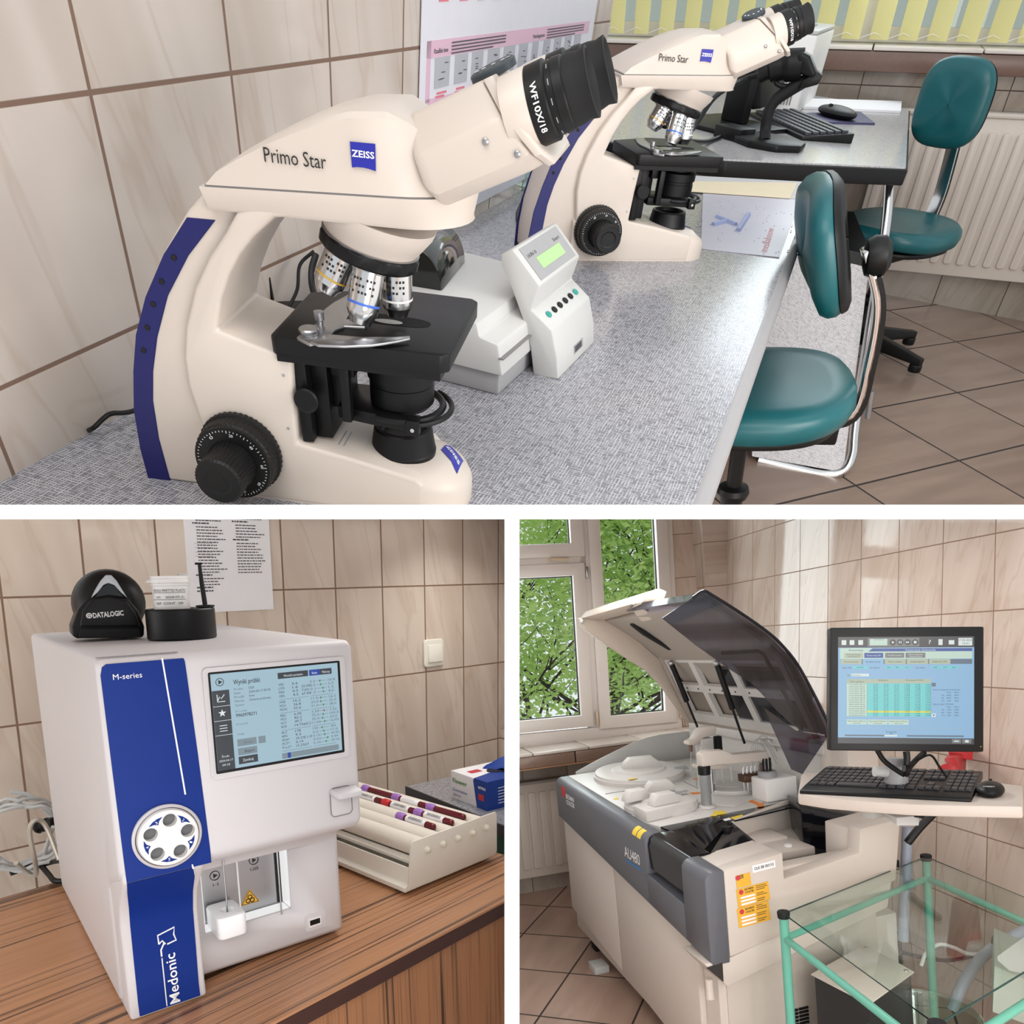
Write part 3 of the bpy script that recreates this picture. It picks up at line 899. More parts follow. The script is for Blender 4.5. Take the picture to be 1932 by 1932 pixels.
    for k, tx in enumerate(('0', '20', '40', '60', '80', '100')):
        an = R_(122 - 40 * k)
        r = 0.0255
        fit(g, tx, on((kp[0] + r * math.cos(an) - 0.0018 * math.sin(an), -0.0258, kp[2] + r * math.sin(an) + 0.0018 * math.cos(an)), (math.sin(an), 0, -math.cos(an)), (math.cos(an), 0, math.sin(an))), 0.0034, 0.0026)
    P('focus_scale', g, M_INKW, fk)
    P('fine_focus_knob', ridged([(0.0205, 0.0245, 0), (0.0215, 0.026, 1), (0.0190, 0.044, 1), (0.0190, 0.0445, 0), (0.0205, 0.045, 1), (0.0205, 0.0560, 1), (0.0185, 0.0580, 0), (0.012, 0.0580, 0), (0.010, 0.0570, 0), (0.001, 0.0570, 0)], 80, 0.0006, -0.0005), M_BLACK, ang=20)
    return root


scope = microscope(ROOM_A @ T(-0.1158, -0.2236, 0, -76), 'large cream microscope in the foreground standing beside the tiled wall', 0)
scope_far = microscope(ROOM_A @ T(0.825, -0.292, 0, -54.5), 'second cream microscope farther back on the bench, near the desk and monitor', 14, (1.14, 1.04, 1.03))

# ------------------------------------------------------------------ urine strip reader on the bench
ua = thing('strip_reader', ROOM_A @ T(0.293, -0.385, 0, -2.2), 'grey and white urine strip reader with tilted display and round buttons, between the two microscopes', 'medical device')
UW = 0.150
prof = [(-0.0004, 0.0), (0.0046, 0.0267), (0.0155, 0.0566), (0.0441, 0.0746), (0.0369, 0.1026), (0.0746, 0.1351), (0.0889, 0.1271), (0.0881, 0.116), (0.0723, 0.093), (0.0556, 0.0632), (0.0417, 0.0315), (0.0337, -0.0018)]
obj('front_console', G().prism(prof, 0.0, UW, 'x'), M_GREYP, ua, bev=0.0025)
def q2(a, b, off=0.0006):
    """panel on the sloping strip between two profile points"""
    (ya, za), (yb, zb) = a, b
    Y = Vector((0, yb - ya, zb - za))
    L = Y.length
    F = on((0, ya, za), (1, 0, 0), Y)
    return F @ Matrix.Translation((0, 0, off)), L
F, L = q2(prof[4], prof[5], 0.0004)
obj('display_panel', G().box(0.012, UW - 0.012, L * 0.08, L * 0.92, -0.0004, 0.0006, F), M_MIDGREY, ua)
scr = obj('display', G().box(0.035, UW - 0.035, L * 0.26, L * 0.56, 0.0004, 0.0012, F), mat('green_lcd', (150, 182, 128), 0.25, emit=0.25), ua)
g = G()
fit(g, 'LAURA 10', F @ Matrix.Translation((0.018, L * 0.64, 0.0007)), 0.028, 0.0045)
fit(g, 'Start', F @ Matrix.Translation((UW - 0.045, L * 0.64, 0.0007)), 0.022, 0.0045)
obj('lettering', g, M_INKK, ua)
F, L = q2(prof[2], prof[3], 0.0002)
for k in range(6):
    x = 0.024 + k * (UW - 0.048) / 5
    g = G().prism([(x + 0.0055 * math.cos(R_(q)), L * 0.5 + 0.0042 * math.sin(R_(q))) for q in range(0, 360, 15)], 0.0, 0.0012, 'z', F)
    obj('button', g, mat('teal_key', (40, 140, 130), 0.5) if k in (0, 5) else M_RUBBER, ua)
F, L = q2(prof[0], prof[1], 0.0004)
obj('front_window', G().box(UW * 0.42, UW * 0.66, L * 0.42, L * 0.80, -0.0004, 0.0003, F), M_MIDGREY, ua)
obj('front_slot', G().box(UW * 0.44, UW * 0.62, L * 0.47, L * 0.74, 0.0, 0.0006, F), mat('dark_slot', (70, 66, 70), 0.6), ua)
yb0 = 0.0389 + 0.004
zb = 0.085
body = [(-0.10, 0.02), (0.100, 0.02), (0.108, 0.19), (-0.10, 0.19)]
obj('rear_body_foot', G().prism([(-0.085, yb0 + 0.004), (0.140, yb0 + 0.004), (0.140, yb0 + 0.18), (-0.085, yb0 + 0.18)], 0.0, 0.026, 'z'), M_MIDGREY, ua, bev=0.003)
obj('rear_body', G().prism([(yb0 - 0.002, 0.0255), (yb0 + 0.006, 0.060), (yb0 + 0.030, 0.064), (yb0 + 0.034, 0.078), (yb0 + 0.19, 0.080), (yb0 + 0.19, 0.0255)], -0.09, 0.145, 'x'), M_GREYP, ua, bev=0.003)
obj('tray_groove', G().box(-0.091, 0.05, yb0 - 0.0022, yb0 + 0.004, 0.045, 0.0462), M_INKG, ua)
ct = Vector((0.0682, 0.1868, 0.083))
cc = G()
N_ = 20
rings = []
for x in (-0.062, -0.058, 0.062, 0.065):
    k = 0.96 if x in (-0.062, 0.065) else 1.0
    rings.append([(x, 0.036 * k * math.cos(math.pi * t / N_), 0.043 * k * math.sin(math.pi * t / N_)) for t in range(N_ + 1)])
obj('printer_cover', cc.loft(rings), mat('smoked_black_cover', (16, 18, 14), 0.12, coat=0.5), ua, M=T(0.035, ct.y + 0.018, 0.0795, 12), ang=30)

# ------------------------------------------------------------------ papers and small things on the bench
def lay(name, poly, z0, z1, m, label, cat, group=None):
    o = obj(name, G().prism(poly, z0, z1, 'z'), m, None, M=ROOM_A)
    return tag(o, label, cat, group)
pad = lay('desk_mat', [(1.5065, -0.36), (1.6696, -0.5799), (1.0666, -0.5871), (1.0255, -0.4404)], 0.0004, 0.0016, mat('lilac_paper_mat', (176, 174, 186), 0.35, var=0.05), 'large pale printed desk mat lying on the bench beside the far microscope', 'desk mat')
g = G()
F = on((1.0842, -0.561, 0.0018), (0.29959999999999987, 0.010800000000000032, 0.0), (0.0037000000000000366, 0.02850000000000008, 0.0))
fit(g, 'medlabnow', F, 0.20, 0.016)
obj('lettering', g, mat('faded_red_print', (206, 140, 146), 0.6), pad)
g = G()
for k in range(70):
    px, py = (1.467, -0.3715)
    x, y = px - rnd.random() * 0.42, py - rnd.random() * 0.24 - 0.02
    g.box(x, x + 0.010, y, y + 0.0022, 0.0016, 0.0019)
obj('dotted_print', g, mat('faint_grey_print', (164, 160, 176), 0.6), pad)
g = G()
for (a, b) in [((1.2075, -0.4861, 0.0017), (1.3701, -0.4868, 0.0017)), ((1.2181, -0.4318, 0.0017), (1.2723, -0.454, 0.0017)), ((1.2929, -0.4275, 0.0017), (1.2534, -0.4751, 0.0017))]:
    g.tube([a, b], 0.006, 6)
obj('drawing', g, mat('faint_blue_print', (150, 160, 196), 0.6), pad)
lay('loose_sheet', [(1.68, -0.2936), (1.8498, -0.5719), (1.6221, -0.5787), (1.5033, -0.327)], 0.0018, 0.0026, mat('grey_white_paper', (188, 188, 190), 0.6), 'white printed sheet under the beige cardboard strip at the far end of the bench', 'paper')
lay('cardboard_strip', [(1.5819, -0.292), (1.8049, -0.5564), (1.6093, -0.5567), (1.4841, -0.3204)], 0.0028, 0.0050, mat('beige_card', (216, 204, 176), 0.7), 'beige cardboard strip lying on papers at the far end of the bench', 'cardboard')
# glass beaker
bk = thing('beaker', ROOM_A @ Matrix.Translation((1.248, -0.0028, 0.0)), 'small clear glass beaker on the bench behind the far microscope', 'beaker')
obj('glass', G().lathe([(0.002, 0.001), (0.024, 0.001), (0.026, 0.004), (0.026, 0.075), (0.0245, 0.075), (0.0245, 0.005), (0.002, 0.003)], n=28), glass_mat('beaker_glass', (0.88, 0.95, 0.93), 0.2), bk)
lay('blue_bottle_cap', [(1.7008, -0.0142), (1.7105, -0.0409), (1.7771, -0.0267), (1.8071, -0.0016), (1.7706, 0.0062)], 0.0, 0.03, mat('bright_blue', (40, 96, 190), 0.4), 'bright blue cap seen through the arm of the far microscope', 'cap')
# cables
def cable(name, pts, r, m, label, M=ROOM_A, n=8):
    o = obj(name, G().tube(spline(pts), r, n), m, None, M=M)
    return tag(o, label, 'cable')
cable('lamp_cable', [(1.2147, -0.0238, 0.02), (1.1435, -0.0357, 0.006), (1.0174, -0.065, 0.004), (0.8994, -0.1124, 0.004), (0.8076, -0.1405, 0.004)], 0.0028, M_BLACK, 'thin black cable trailing on the bench behind the far microscope')
cable('power_cable', [(-0.0912, -0.0016, 0.003), (-0.0962, -0.0161, 0.012), (-0.0854, -0.0205, 0.018), (-0.0762, -0.0237, 0.02), (-0.0505, -0.0241, 0.012), (0.0126, -0.0256, 0.004)], 0.0024, M_BLACK, 'black cable looping along the wall behind the near microscope')
cable('loop_cable', [(0.2731, -0.0589, 0.0926), (0.2582, -0.0599, 0.0783), (0.2435, -0.0682, 0.0622), (0.2249, -0.09, 0.0528), (0.2084, -0.1247, 0.0561)], 0.0042, M_BLACK, 'thick black cable hanging in the arm opening of the near microscope')
cable('reader_cable', [(0.3534, -0.1422, 0.0764), (0.3532, -0.1591, 0.0718), (0.3348, -0.1814, 0.0625), (0.3079, -0.1999, 0.0602)], 0.004, M_BLACK, 'thick black cable curving behind the stage of the near microscope')
cable('plug_lead', [(0.2943, -0.0428, 0.0889), (0.2766, -0.0316, 0.0752), (0.2462, -0.0439, 0.0572), (0.218, -0.0472, 0.0436)], 0.0022, M_BLACK, 'thin black lead beside the black plug behind the near microscope')
pl = thing('power_adapter', ROOM_A @ Matrix.Translation((0.2493, -0.0359, 0.02)), 'flat black power adapter with plug on the bench behind the near microscope', 'power adapter')
obj('adapter_body', G().box(-0.05, 0.07, -0.03, 0.03, -0.018, 0.012), M_BLACK, pl, M=T(0, 0, 0, -50), bev=0.003)
obj('plug', G().box(-0.012, 0.012, -0.010, 0.010, 0.012, 0.045), M_BLACK, pl, M=T(0.005, 0.045, 0.0, 20), bev=0.003)

# ------------------------------------------------------------------ wall poster
po = thing('poster', A_WALL, 'large white and pink illustrated chart hanging on the tiled wall', 'poster')
x0, x1, z0, z1 = 0.672, 1.600, 0.022, 0.75
obj('sheet', G().box(x0, x1, -0.004, -0.0025, z0, z1), mat('poster_paper', (212, 212, 220), 0.35), po)
PB_ = mat('pink_band', (206, 172, 190), 0.5)
g = G()
bnd = [(0.6899, 0.2731), (1.5124, 0.2835), (0.6946, 0.2622), (0.7065, 0.2007)]
zt, zb = bnd[0][1], bnd[3][1]
g.box(x0 + 0.02, x1 - 0.04, -0.0047, -0.0041, zt - 0.020, zt)
g.box(x0 + 0.02, x0 + 0.034, -0.0047, -0.0041, zb, zt)
g.box(x0 + 0.02, x1 - 0.04, -0.0047, -0.0041, zb - 0.010, zb + 0.004)
obj('pink_header', g, PB_, po)
g, gr, gk = G(), G(), G()
xs = [0.7221, 0.7786, 0.7994, 0.8521, 0.8701, 0.9199, 0.9418, 0.9982, 1.0192, 1.0775, 1.1004, 1.1484, 1.1762, 1.2112, 1.2444, 1.2857, 1.3135, 1.3608, 1.3867, 1.433, 1.4564, 1.5056]
za, zc = 0.2522, 0.216
for k in range(0, len(xs), 2):
    for dz in (0.0, 0.112, 0.205, 0.30, 0.40, -0.090):
        top, bot = za + dz, zc + dz
        if bot < z0 + 0.02 or top > z1:
            continue
        g.box(xs[k], xs[k + 1], -0.0050, -0.0042, bot, top)
        w = xs[k + 1] - xs[k]
        gr.box(xs[k] + w * 0.2, xs[k] + w * 0.85, -0.0050, -0.0042, bot - 0.008, bot - 0.0055)
        gr.box(xs[k] + w * 0.1, xs[k] + w * 0.7, -0.0050, -0.0042, bot - 0.0125, bot - 0.010)
        for q in range(4):
            a, b = xs[k] + w * (0.2 + 0.5 * rnd.random()), bot + (top - bot) * (0.2 + 0.6 * rnd.random())
            gk.box(a, a + w * 0.25, -0.0053, -0.0049, b, b + 0.0012)
obj('photo_tiles', g, mat('grey_photo_tile', (168, 170, 178), 0.5), po)
obj('red_captions', gr, mat('pale_red_print', (206, 112, 128), 0.6), po)
fit(gk, 'Rzadkie inne', Matrix.Translation((x0 + 0.045, -0.0049, zt - 0.015)) @ Matrix.Rotation(R_(90), 4, 'X'), 0.052, 0.0055, bold=0.02)
fit(gk, 'Patologiczne', Matrix.Translation((x0 + 0.50, -0.0049, zt - 0.015)) @ Matrix.Rotation(R_(90), 4, 'X'), 0.07, 0.0055, bold=0.02)
for (xa, ww) in ((x0 + 0.11, 0.24), (x0 + 0.585, 0.26)):
    for q in range(4):
        gk.box(xa, xa + ww * (1 - 0.25 * (q == 3)), -0.0053, -0.0049, zt - 0.006 - q * 0.0042, zt - 0.0042 - q * 0.0042)
obj('lettering', gk, mat('dark_grey_print', (84, 80, 88), 0.6), po)

# ------------------------------------------------------------------ computer desk by the rear wall
DZ = 0.03
M_LAM2 = weave_mat('grey_desk_laminate', (204, 202, 202), (160, 158, 162), 1.0, 0.22)
dk = thing('desk', ROOM_A @ T(0, 0, 0), 'black-edged grey laminate computer desk standing by the window wall', 'desk')
dpl = [(2.126, -0.822), (3.57, -0.85), (3.57, 0.25), (1.80, 0.25), (1.80, -0.36)]
obj('desk_top', G().prism(dpl, DZ - 0.004, DZ, 'z'), M_LAM2, dk)
obj('edge_band', G().prism([(2.120, -0.830), (3.575, -0.858), (3.575, 0.255), (1.79, 0.255), (1.79, -0.365)], DZ - 0.042, DZ - 0.0042, 'z'), M_BLACK, dk, bev=0.004)
g = G()
pts = [(2.17, -0.7966, -0.0157), (2.12, -0.8252, -0.1027), (2.05, -0.8533, -0.2214), (1.88, -0.8992, -0.432), (1.78, -0.931, -0.5651), (1.73, -0.9484, -0.6239), (1.7, -0.9388, -0.6647), (1.69, -0.8914, -0.6813), (1.68, -0.8014, -0.6807), (1.67, -0.6868, -0.6775)]
obj('tube_leg', G().tube(spline(pts, 5), 0.014, 14), M_CHROME, dk)
g = G().tube([(2.3, -0.9588, -0.459), (2.3, -0.8307, -0.0522)], 0.014, 12)
cab = thing('desk_cabinet', ROOM_A, 'grey woven laminate cabinet under the desk between the teal chairs', 'cabinet')
cpoly = [(1.6589, -0.6662), (1.6984, -0.9402)]
(ax_, ay_), (bx_, by_) = cpoly
obj('side_panel', G().hexa([(ax_, ay_, -0.665), (bx_, by_, -0.665), (bx_ + 0.5, by_, -0.665), (ax_ + 0.5, ay_, -0.665)], [(ax_ + 0.33, ay_ + 0.2, -0.18), (2.08, -0.8229, -0.2124), (bx_ + 0.75, by_ + 0.2, -0.18), (ax_ + 0.75, ay_ + 0.2, -0.18)]), M_LAM2, cab)
obj('top_band', G().hexa([(ax_ + 0.33, ay_ + 0.2, -0.179), (2.08, -0.8238, -0.2108), (bx_ + 0.75, by_ + 0.2, -0.179), (ax_ + 0.75, ay_ + 0.2, -0.179)], [(ax_ + 0.34, ay_ + 0.2, -0.150), (2.09, -0.8182, -0.1828), (bx_ + 0.76, by_ + 0.2, -0.150), (ax_ + 0.76, ay_ + 0.2, -0.150)]), M_BLACK, cab)
for (a, b, xx) in (((1647, 562), (1656, 515), 2.03), ((1638, 672), (1652, 628), 1.97), ((1634, 788), (1645, 738), 1.88)):
    pass
for (p, q) in [((2.03, -0.8627, -0.2725), (2.03, -0.8475, -0.2105)), ((1.97, -0.9109, -0.4159), (1.97, -0.8977, -0.3503)), ((1.88, -0.9648, -0.5614), (1.88, -0.9436, -0.483))]:
    obj('hinge', G().cyl(p, q, 0.010, n=14), M_STEEL, cab)

# things on the desk
D = lambda p, rz=0: ROOM_A @ T(p[0], p[1], DZ, rz)
mo = thing('monitor', D((2.3311, -0.2727, 0.03), -28), 'black flat monitor on a square foot, seen edge-on behind the far microscope', 'monitor')
obj('foot', G().box(-0.14, 0.16, -0.13, 0.13, 0, 0.012), M_BLACK, mo, bev=0.004)
obj('stand', G().box(0.03, 0.07, -0.04, 0.04, 0.012, 0.24), M_BLACK, mo, bev=0.004)
pts = [(2.45, -0.2396, 0.1568), (2.45, -0.3105, 0.2409), (2.45, -0.3634, 0.076), (2.45, -0.3333, 0.0697), (2.45, -0.2931, 0.0902), (2.45, -0.2631, 0.1169)]
obj('screen_housing', G().loft([[(p[0], p[1], p[2]) for p in pts], [(p[0] + 0.36, p[1] - 0.04, p[2]) for p in pts]]), M_BLACK, mo, M=(D((2.3311, -0.2727, 0.03), -28)).inverted() @ ROOM_A, bev=0.004)
ps = thing('power_brick', D((2.1393, -0.331, 0.03), -30), 'black power brick on the desk in front of the monitor foot', 'power supply')
obj('case', G().box(-0.04, 0.04, -0.045, 0.045, 0, 0.03), M_BLACK, ps, bev=0.004)
kb = thing('keyboard', D((2.398, -0.5631, 0.03), -149.7548734462165), 'black computer keyboard on the desk beneath the scanner', 'keyboard')
KL = 0.5280297813570749
obj('case', G().prism([(-0.085, 0.0), (0.085, 0.0), (0.085, 0.026), (-0.085, 0.010)], -KL * 0.68, KL * 0.10, 'x'), M_BLACK, kb, bev=0.003)
g = G()
for r in range(6):
    for k in range(16):
        x = -KL * 0.66 + k * KL * 0.74 / 16
        y = -0.070 + r * 0.024
        z = 0.013 + 0.016 * (y + 0.085) / 0.17
        g.box(x + 0.001, x + KL * 0.74 / 16 - 0.003, y, y + 0.019, z - 0.004, z + 0.005)
obj('keys', g, mat('dark_keys', (58, 60, 66), 0.4), kb, bev=0.001)
mp = tag(obj('mouse_pad', G().prism([(2.8949, -0.468), (3.193, -0.6639), (2.9211, -0.7234), (2.7141, -0.5152)], DZ + 0.0005, DZ + 0.006, 'z'), mat('dark_violet_pad', (74, 72, 104), 0.6), None, M=ROOM_A), 'dark violet mouse pad on the desk', 'mouse pad')
ms = thing('computer_mouse', D((2.9187, -0.5862, 0.036), -60) @ T(0, 0, 0.0064), 'black computer mouse on the violet pad', 'computer mouse')
obj('shell', G().ball((0, 0, 0.014), 0.014, 10, (4.4, 6.6, 1.35)), M_BLACK, ms)
obj('wheel', G().cyl((-0.032, -0.006, 0.030), (-0.032, 0.006, 0.030), 0.006, n=14), M_RUBBER, ms)
tag(obj('binder_sheet', G().prism([(3.3506, -0.4514), (3.7555, -0.8204), (3.3843, -0.8137), (3.0661, -0.4598)], DZ + 0.0005, DZ + 0.008, 'z'), M_PAPER, None, M=ROOM_A), 'white paper folder at the rear edge of the desk below the window', 'folder')
pr = thing('label_printer', ROOM_A @ T(0, 0, DZ), 'white box-shaped printer on the desk behind the barcode scanner', 'printer')
pq = [(2.765, -0.335), (2.83, -0.452), (3.45, -0.475), (3.42, -0.30)]
obj('case', G().prism(pq, 0.0, 0.215, 'z'), M_WHITEP, pr, bev=0.008)
obj('lid', G().prism([(x * 0.98 + 0.06, y * 0.98 - 0.008) for x, y in pq], 0.2155, 0.226, 'z'), M_GREYP, pr, bev=0.003)
obj('tray_flap', G().box(2.95, 3.2, -0.42, -0.36, 0.226, 0.230), M_MIDGREY, pr)
g = G()
for k in range(9):
    g.add([(2.7665 + 0.0052 * k - 0.003, -0.345 - 0.0094 * k, 0.03), (2.7665 + 0.0052 * k, -0.349 - 0.0094 * k, 0.03), (2.7665 + 0.0052 * k, -0.349 - 0.0094 * k, 0.11), (2.7665 + 0.0052 * k - 0.003, -0.345 - 0.0094 * k, 0.11)], [(0, 1, 2, 3)])
obj('vents', g, M_INKG, pr)
# scanner stand and scanner
stn = thing('scanner_stand', D((2.118, -0.4378, 0.03), -50), 'black gooseneck scanner stand with an octagonal foot', 'scanner stand')
obj('foot', G().prism([(0.105 * math.cos(R_(q + 22.5)) , 0.105 * math.sin(R_(q + 22.5))) for q in range(0, 360, 45)], 0.0, 0.018, 'z'), M_BLACKM, stn, bev=0.006)
INV = (D((2.118, -0.4378, 0.03), -50)).inverted() @ ROOM_A
SX = 2.118
neck = [(2.0948, -0.4266, 0.04)] + [(2.118, -0.4175, 0.0644), (2.118, -0.4134, 0.1002), (2.118, -0.4227, 0.1308), (2.118, -0.4548, 0.1576), (2.118, -0.4839, 0.1779), (2.118, -0.5064, 0.1949)]
obj('gooseneck', G().tube(spline(neck), 0.0155, 12), M_RUBBER, stn, M=INV)
cup = [(2.118, -0.4792, 0.1626), (2.118, -0.482, 0.1833), (2.118, -0.5166, 0.206), (2.118, -0.5296, 0.1975), (2.118, -0.5264, 0.1793)]
obj('cradle', G().prism([(p[1], p[2]) for p in cup], SX - 0.03, SX + 0.03, 'x'), M_BLACK, stn, M=INV, bev=0.004)
scn = thing('barcode_scanner', ROOM_A, 'black pistol barcode scanner with orange trigger resting in the stand cradle', 'barcode scanner')
hd = [(2.118, -0.4496, 0.2262), (2.118, -0.4585, 0.2413), (2.118, -0.485, 0.2343), (2.118, -0.5166, 0.1982), (2.118, -0.5039, 0.1902), (2.118, -0.4705, 0.1954)]
obj('head', G().prism([(p[1], p[2]) for p in hd], SX - 0.034, SX + 0.034, 'x'), M_BLACK, scn, bev=0.012, seg=3)
hn = [(2.118, -0.47, 0.2131), (2.118, -0.4238, 0.2059), (2.118, -0.3847, 0.1928), (2.118, -0.3598, 0.1788)]
obj('handle', G().tube(spline(hn), [0.036] * 6 + [0.031] * 6 + [0.022] * 6 + [0.014], 14), M_BLACK, scn)
tg = [(2.118, -0.4415, 0.1878), (2.118, -0.4597, 0.1853), (2.118, -0.4678, 0.1951)]
obj('trigger', G().tube(spline(tg), 0.0065, 10), M_ORANGE, scn)
gd = [(2.118, -0.4066, 0.1794), (2.118, -0.4166, 0.1669), (2.118, -0.4452, 0.1645), (2.118, -0.4689, 0.1796)]
obj('trigger_guard', G().tube(spline(gd), 0.006, 10), M_BLACK, scn)
cable('scanner_cable', [(1.95, -0.3765, 0.1916), (1.95, -0.3393, 0.1768), (1.8, -0.3003, 0.1517), (1.7, -0.2784, 0.0973), (1.6, -0.2715, 0.0844), (1.9339, -0.28, 0.04), (2.0958, -0.2999, 0.036)], 0.006, M_BLACK, 'black scanner cable sagging behind the stage of the far microscope')

# ------------------------------------------------------------------ teal chairs
def supere(a, b, n, k, N=40):
    return [(a * math.copysign(abs(math.cos(t)) ** (2 / k), math.cos(t)), b * math.copysign(abs(math.sin(t)) ** (2 / k), math.sin(t))) for t in (2 * math.pi * i / N for i in range(N))]


def chair(M, label, bw=0.185, bh=0.165, boff=0.18, lift=0.30, btilt=0, cut=False):
    r = thing('swivel_chair', M, label, 'chair', None)
    sp = supere(0.215, 0.225, 0, 2.6)
    rings = [[(x * k, y * k, z + 0.012 * (x / 0.2) ** 2 * (k > .8)) for x, y in sp] for k, z in ((0.90, -0.062), (0.97, -0.055), (1.0, -0.035), (0.985, -0.015), (0.93, -0.004), (0.75, 0.002), (0.4, 0.001), (0.02, 0.0))]
    obj('seat', G().loft(rings), M_TEAL, r, ang=60)
    obj('seat_pan', G().prism([(x * 0.88, y * 0.88) for x, y in sp], -0.075, -0.060, 'z'), M_BLACK, r, bev=0.004)
    bp = supere(bw, bh, 0, 3.0)
    B = T(-boff, 0, lift, 0, 0, btilt)
    def pad(k, d, m=1.0):
        return [(d + 0.028 * (y / 0.18) ** 2 * 1.0 + 0.015 * (z / 0.16) ** 2, y * k, z * k) for y, z in bp]
    obj('backrest', G().loft([pad(0.97, -0.006), pad(1.0, 0.004), pad(0.99, 0.018), pad(0.92, 0.030), pad(0.7, 0.036), pad(0.3, 0.036), pad(0.02, 0.036)]), M_TEAL, r, M=B, ang=60)
    obj('back_shell', G().loft([pad(0.02, -0.030), pad(0.5, -0.030), pad(0.85, -0.026), pad(0.96, -0.018), pad(0.985, -0.007)]), M_BLACK, r, M=B, ang=60)
    obj('back_knob', G().lathe([(0.012, 0), (0.03, 0.006), (0.036, 0.02), (0.034, 0.038), (0.022, 0.048), (0.002, 0.05)], (-boff - 0.055, 0, lift - 0.03), (-1, 0, 0.1), 20), M_BLACK, r)
    pth = spline([(0.02, 0, -0.085), (-0.12, 0, -0.088), (-0.22, 0, -0.075), (-boff - 0.11, 0, 0.03), (-boff - 0.10, 0, 0.14), (-boff - 0.055, 0, lift - 0.015)], 6)
    rings = []
    for i, p in enumerate(pth):
        d = (pth[min(i + 1, len(pth) - 1)] - pth[max(i - 1, 0)]).normalized()
        n = Vector((-d.z, 0, d.x))
        rings.append([p + n * a + Vector((0, b, 0)) for a, b in ((-0.006, -0.022), (0.006, -0.022), (0.006, 0.022), (-0.006, 0.022))])
    obj('back_bar', G().loft(rings), M_CHROME, r, bev=0.002)
    rings = [[v + (rg[0] - rg[1]).normalized() * -0.0075 * 1 for v in rg] for rg in rings[2:-3]]
    obj('bar_cover', G().loft([[a, b, c, d] for a, b, c, d in rings]), M_BLACK, r)
    obj('bracket', G().box(-0.20, 0.06, -0.03, 0.03, -0.135, -0.076), M_BLACK, r, bev=0.006)
    obj('lever', G().tube([(-0.16, -0.03, -0.12), (-0.17, -0.06, -0.14)], 0.012, 10), M_BROWN, r)
    obj('column', G().lathe([(0.025, -0.42), (0.025, -0.28), (0.034, -0.275), (0.038, -0.262), (0.034, -0.25), (0.018, -0.245), (0.018, -0.13)], n=20), M_BLACK, r, ang=30, clip=CUT_A)
    for k in range(0 if cut else 5):
        a = 2 * math.pi * k / 5 + 0.3
        leg = obj('leg', G().loft([[(0.02, -0.022, -0.36), (0.02, 0.022, -0.36), (0.02, 0.022, -0.42), (0.02, -0.022, -0.42)], [(0.29, -0.014, -0.405), (0.29, 0.014, -0.405), (0.29, 0.014, -0.43), (0.29, -0.014, -0.43)]]), M_BLACK, r, bev=0.003, M=Matrix.Rotation(a, 4, 'Z'))
        obj('glide', G().lathe([(0.02, -0.428), (0.024, -0.432), (0.024, -0.452), (0.022, -0.455)], (0.272, 0, 0), (0, 0, 1), 16), M_BLACK, leg)
    return r


chair(ROOM_A @ T(1.06, -0.60, -0.225) @ Matrix.Rotation(R_(-9), 4, 'X') @ T(rz=100), 'teal swivel chair drawn up at the front edge of the bench', lift=0.250, boff=0.12, bw=0.165, bh=0.112, btilt=16, cut=True)
chair(ROOM_A @ T(2.85, -0.905, -0.225) @ Matrix.Rotation(R_(-4), 4, 'X') @ T(rz=148), 'teal swivel chair at the desk corner in front of the radiator', lift=0.335, boff=0.15, bw=0.128, bh=0.125)

# ================================================================== ROOM B
M_TILE_B = tile_mat('wall_tile_beige', 0.1447, 0.2474, 0.27, 0.4927, base=(212, 197, 182), base2=(200, 182, 166), vein=(176, 150, 128))
B_WALL = ROOM_B @ Matrix.Translation((0, 0.804, 0)) @ Matrix.Rotation(0.1057, 4, 'Z') @ Matrix.Rotation(0.0329, 4, 'X')
struct('wall_back', G().box(-1.4, 1.5, 0.0, 0.1, -1.2, 1.5), M_TILE_B, B_WALL, clip=CUT_B)

M_WOOD = wood_mat('brown_wood_laminate', (188, 138, 100), (160, 112, 78), (58, 38, 28), 'X', 0.3)
M_WOODV = wood_mat('brown_wood_laminate_upright', (176, 124, 84), (150, 102, 68), (48, 32, 24), 'Z', 0.35)
M_DKBROWN = mat('dark_brown_edge', (62, 34, 28), 0.4, var=0.15)
B_TAB = ROOM_B @ Matrix.Rotation(0.1964, 4, 'Z')
tb = thing('table', B_TAB, 'brown wood-grain laminate table with dark edge under the blue and white analyser', 'table')
obj('table_top', G().box(-1.0, 0.383, -0.112, 0.56, -0.004, 0.0), M_WOOD, tb, clip=CUT_B)
obj('edge_band', G().box(-1.0, 0.384, -0.113, 0.56, -0.026, -0.0042), M_DKBROWN, tb, clip=CUT_B, bev=0.0015)
obj('front_panel', G().box(-0.95, 0.378, -0.104, -0.085, -0.62, -0.0262), M_WOODV, tb, clip=CUT_B)
obj('end_panel', G().box(0.362, 0.378, -0.085, 0.55, -0.62, -0.0262), M_WOODV, tb, clip=CUT_B)

# side worktop with green cabinet
sw = thing('side_cabinet', ROOM_B, 'dark green cabinet with a grey worktop at the right of the wooden table', 'cabinet')
obj('worktop', G().box(0.474, 1.1, -0.3, 0.62, -0.022, 0.0), M_LAM, sw, clip=CUT_B)
obj('worktop_edge', G().box(0.471, 0.4745, -0.3, 0.62, -0.024, 0.0005), mat('charcoal_edge', (60, 60, 64), 0.5), sw, clip=CUT_B)
obj('cabinet_side', G().box(0.492, 1.1, -0.3, 0.6, -0.62, -0.0222), mat('dark_green_panel', (34, 92, 84), 0.4, var=0.06), sw, clip=CUT_B)

# wall corner on the right
struct('wall_side', G().box(1.004, 1.1, -1.0, -0.001, -1.0, 0.028), M_TILE_B, B_WALL, clip=CUT_B)

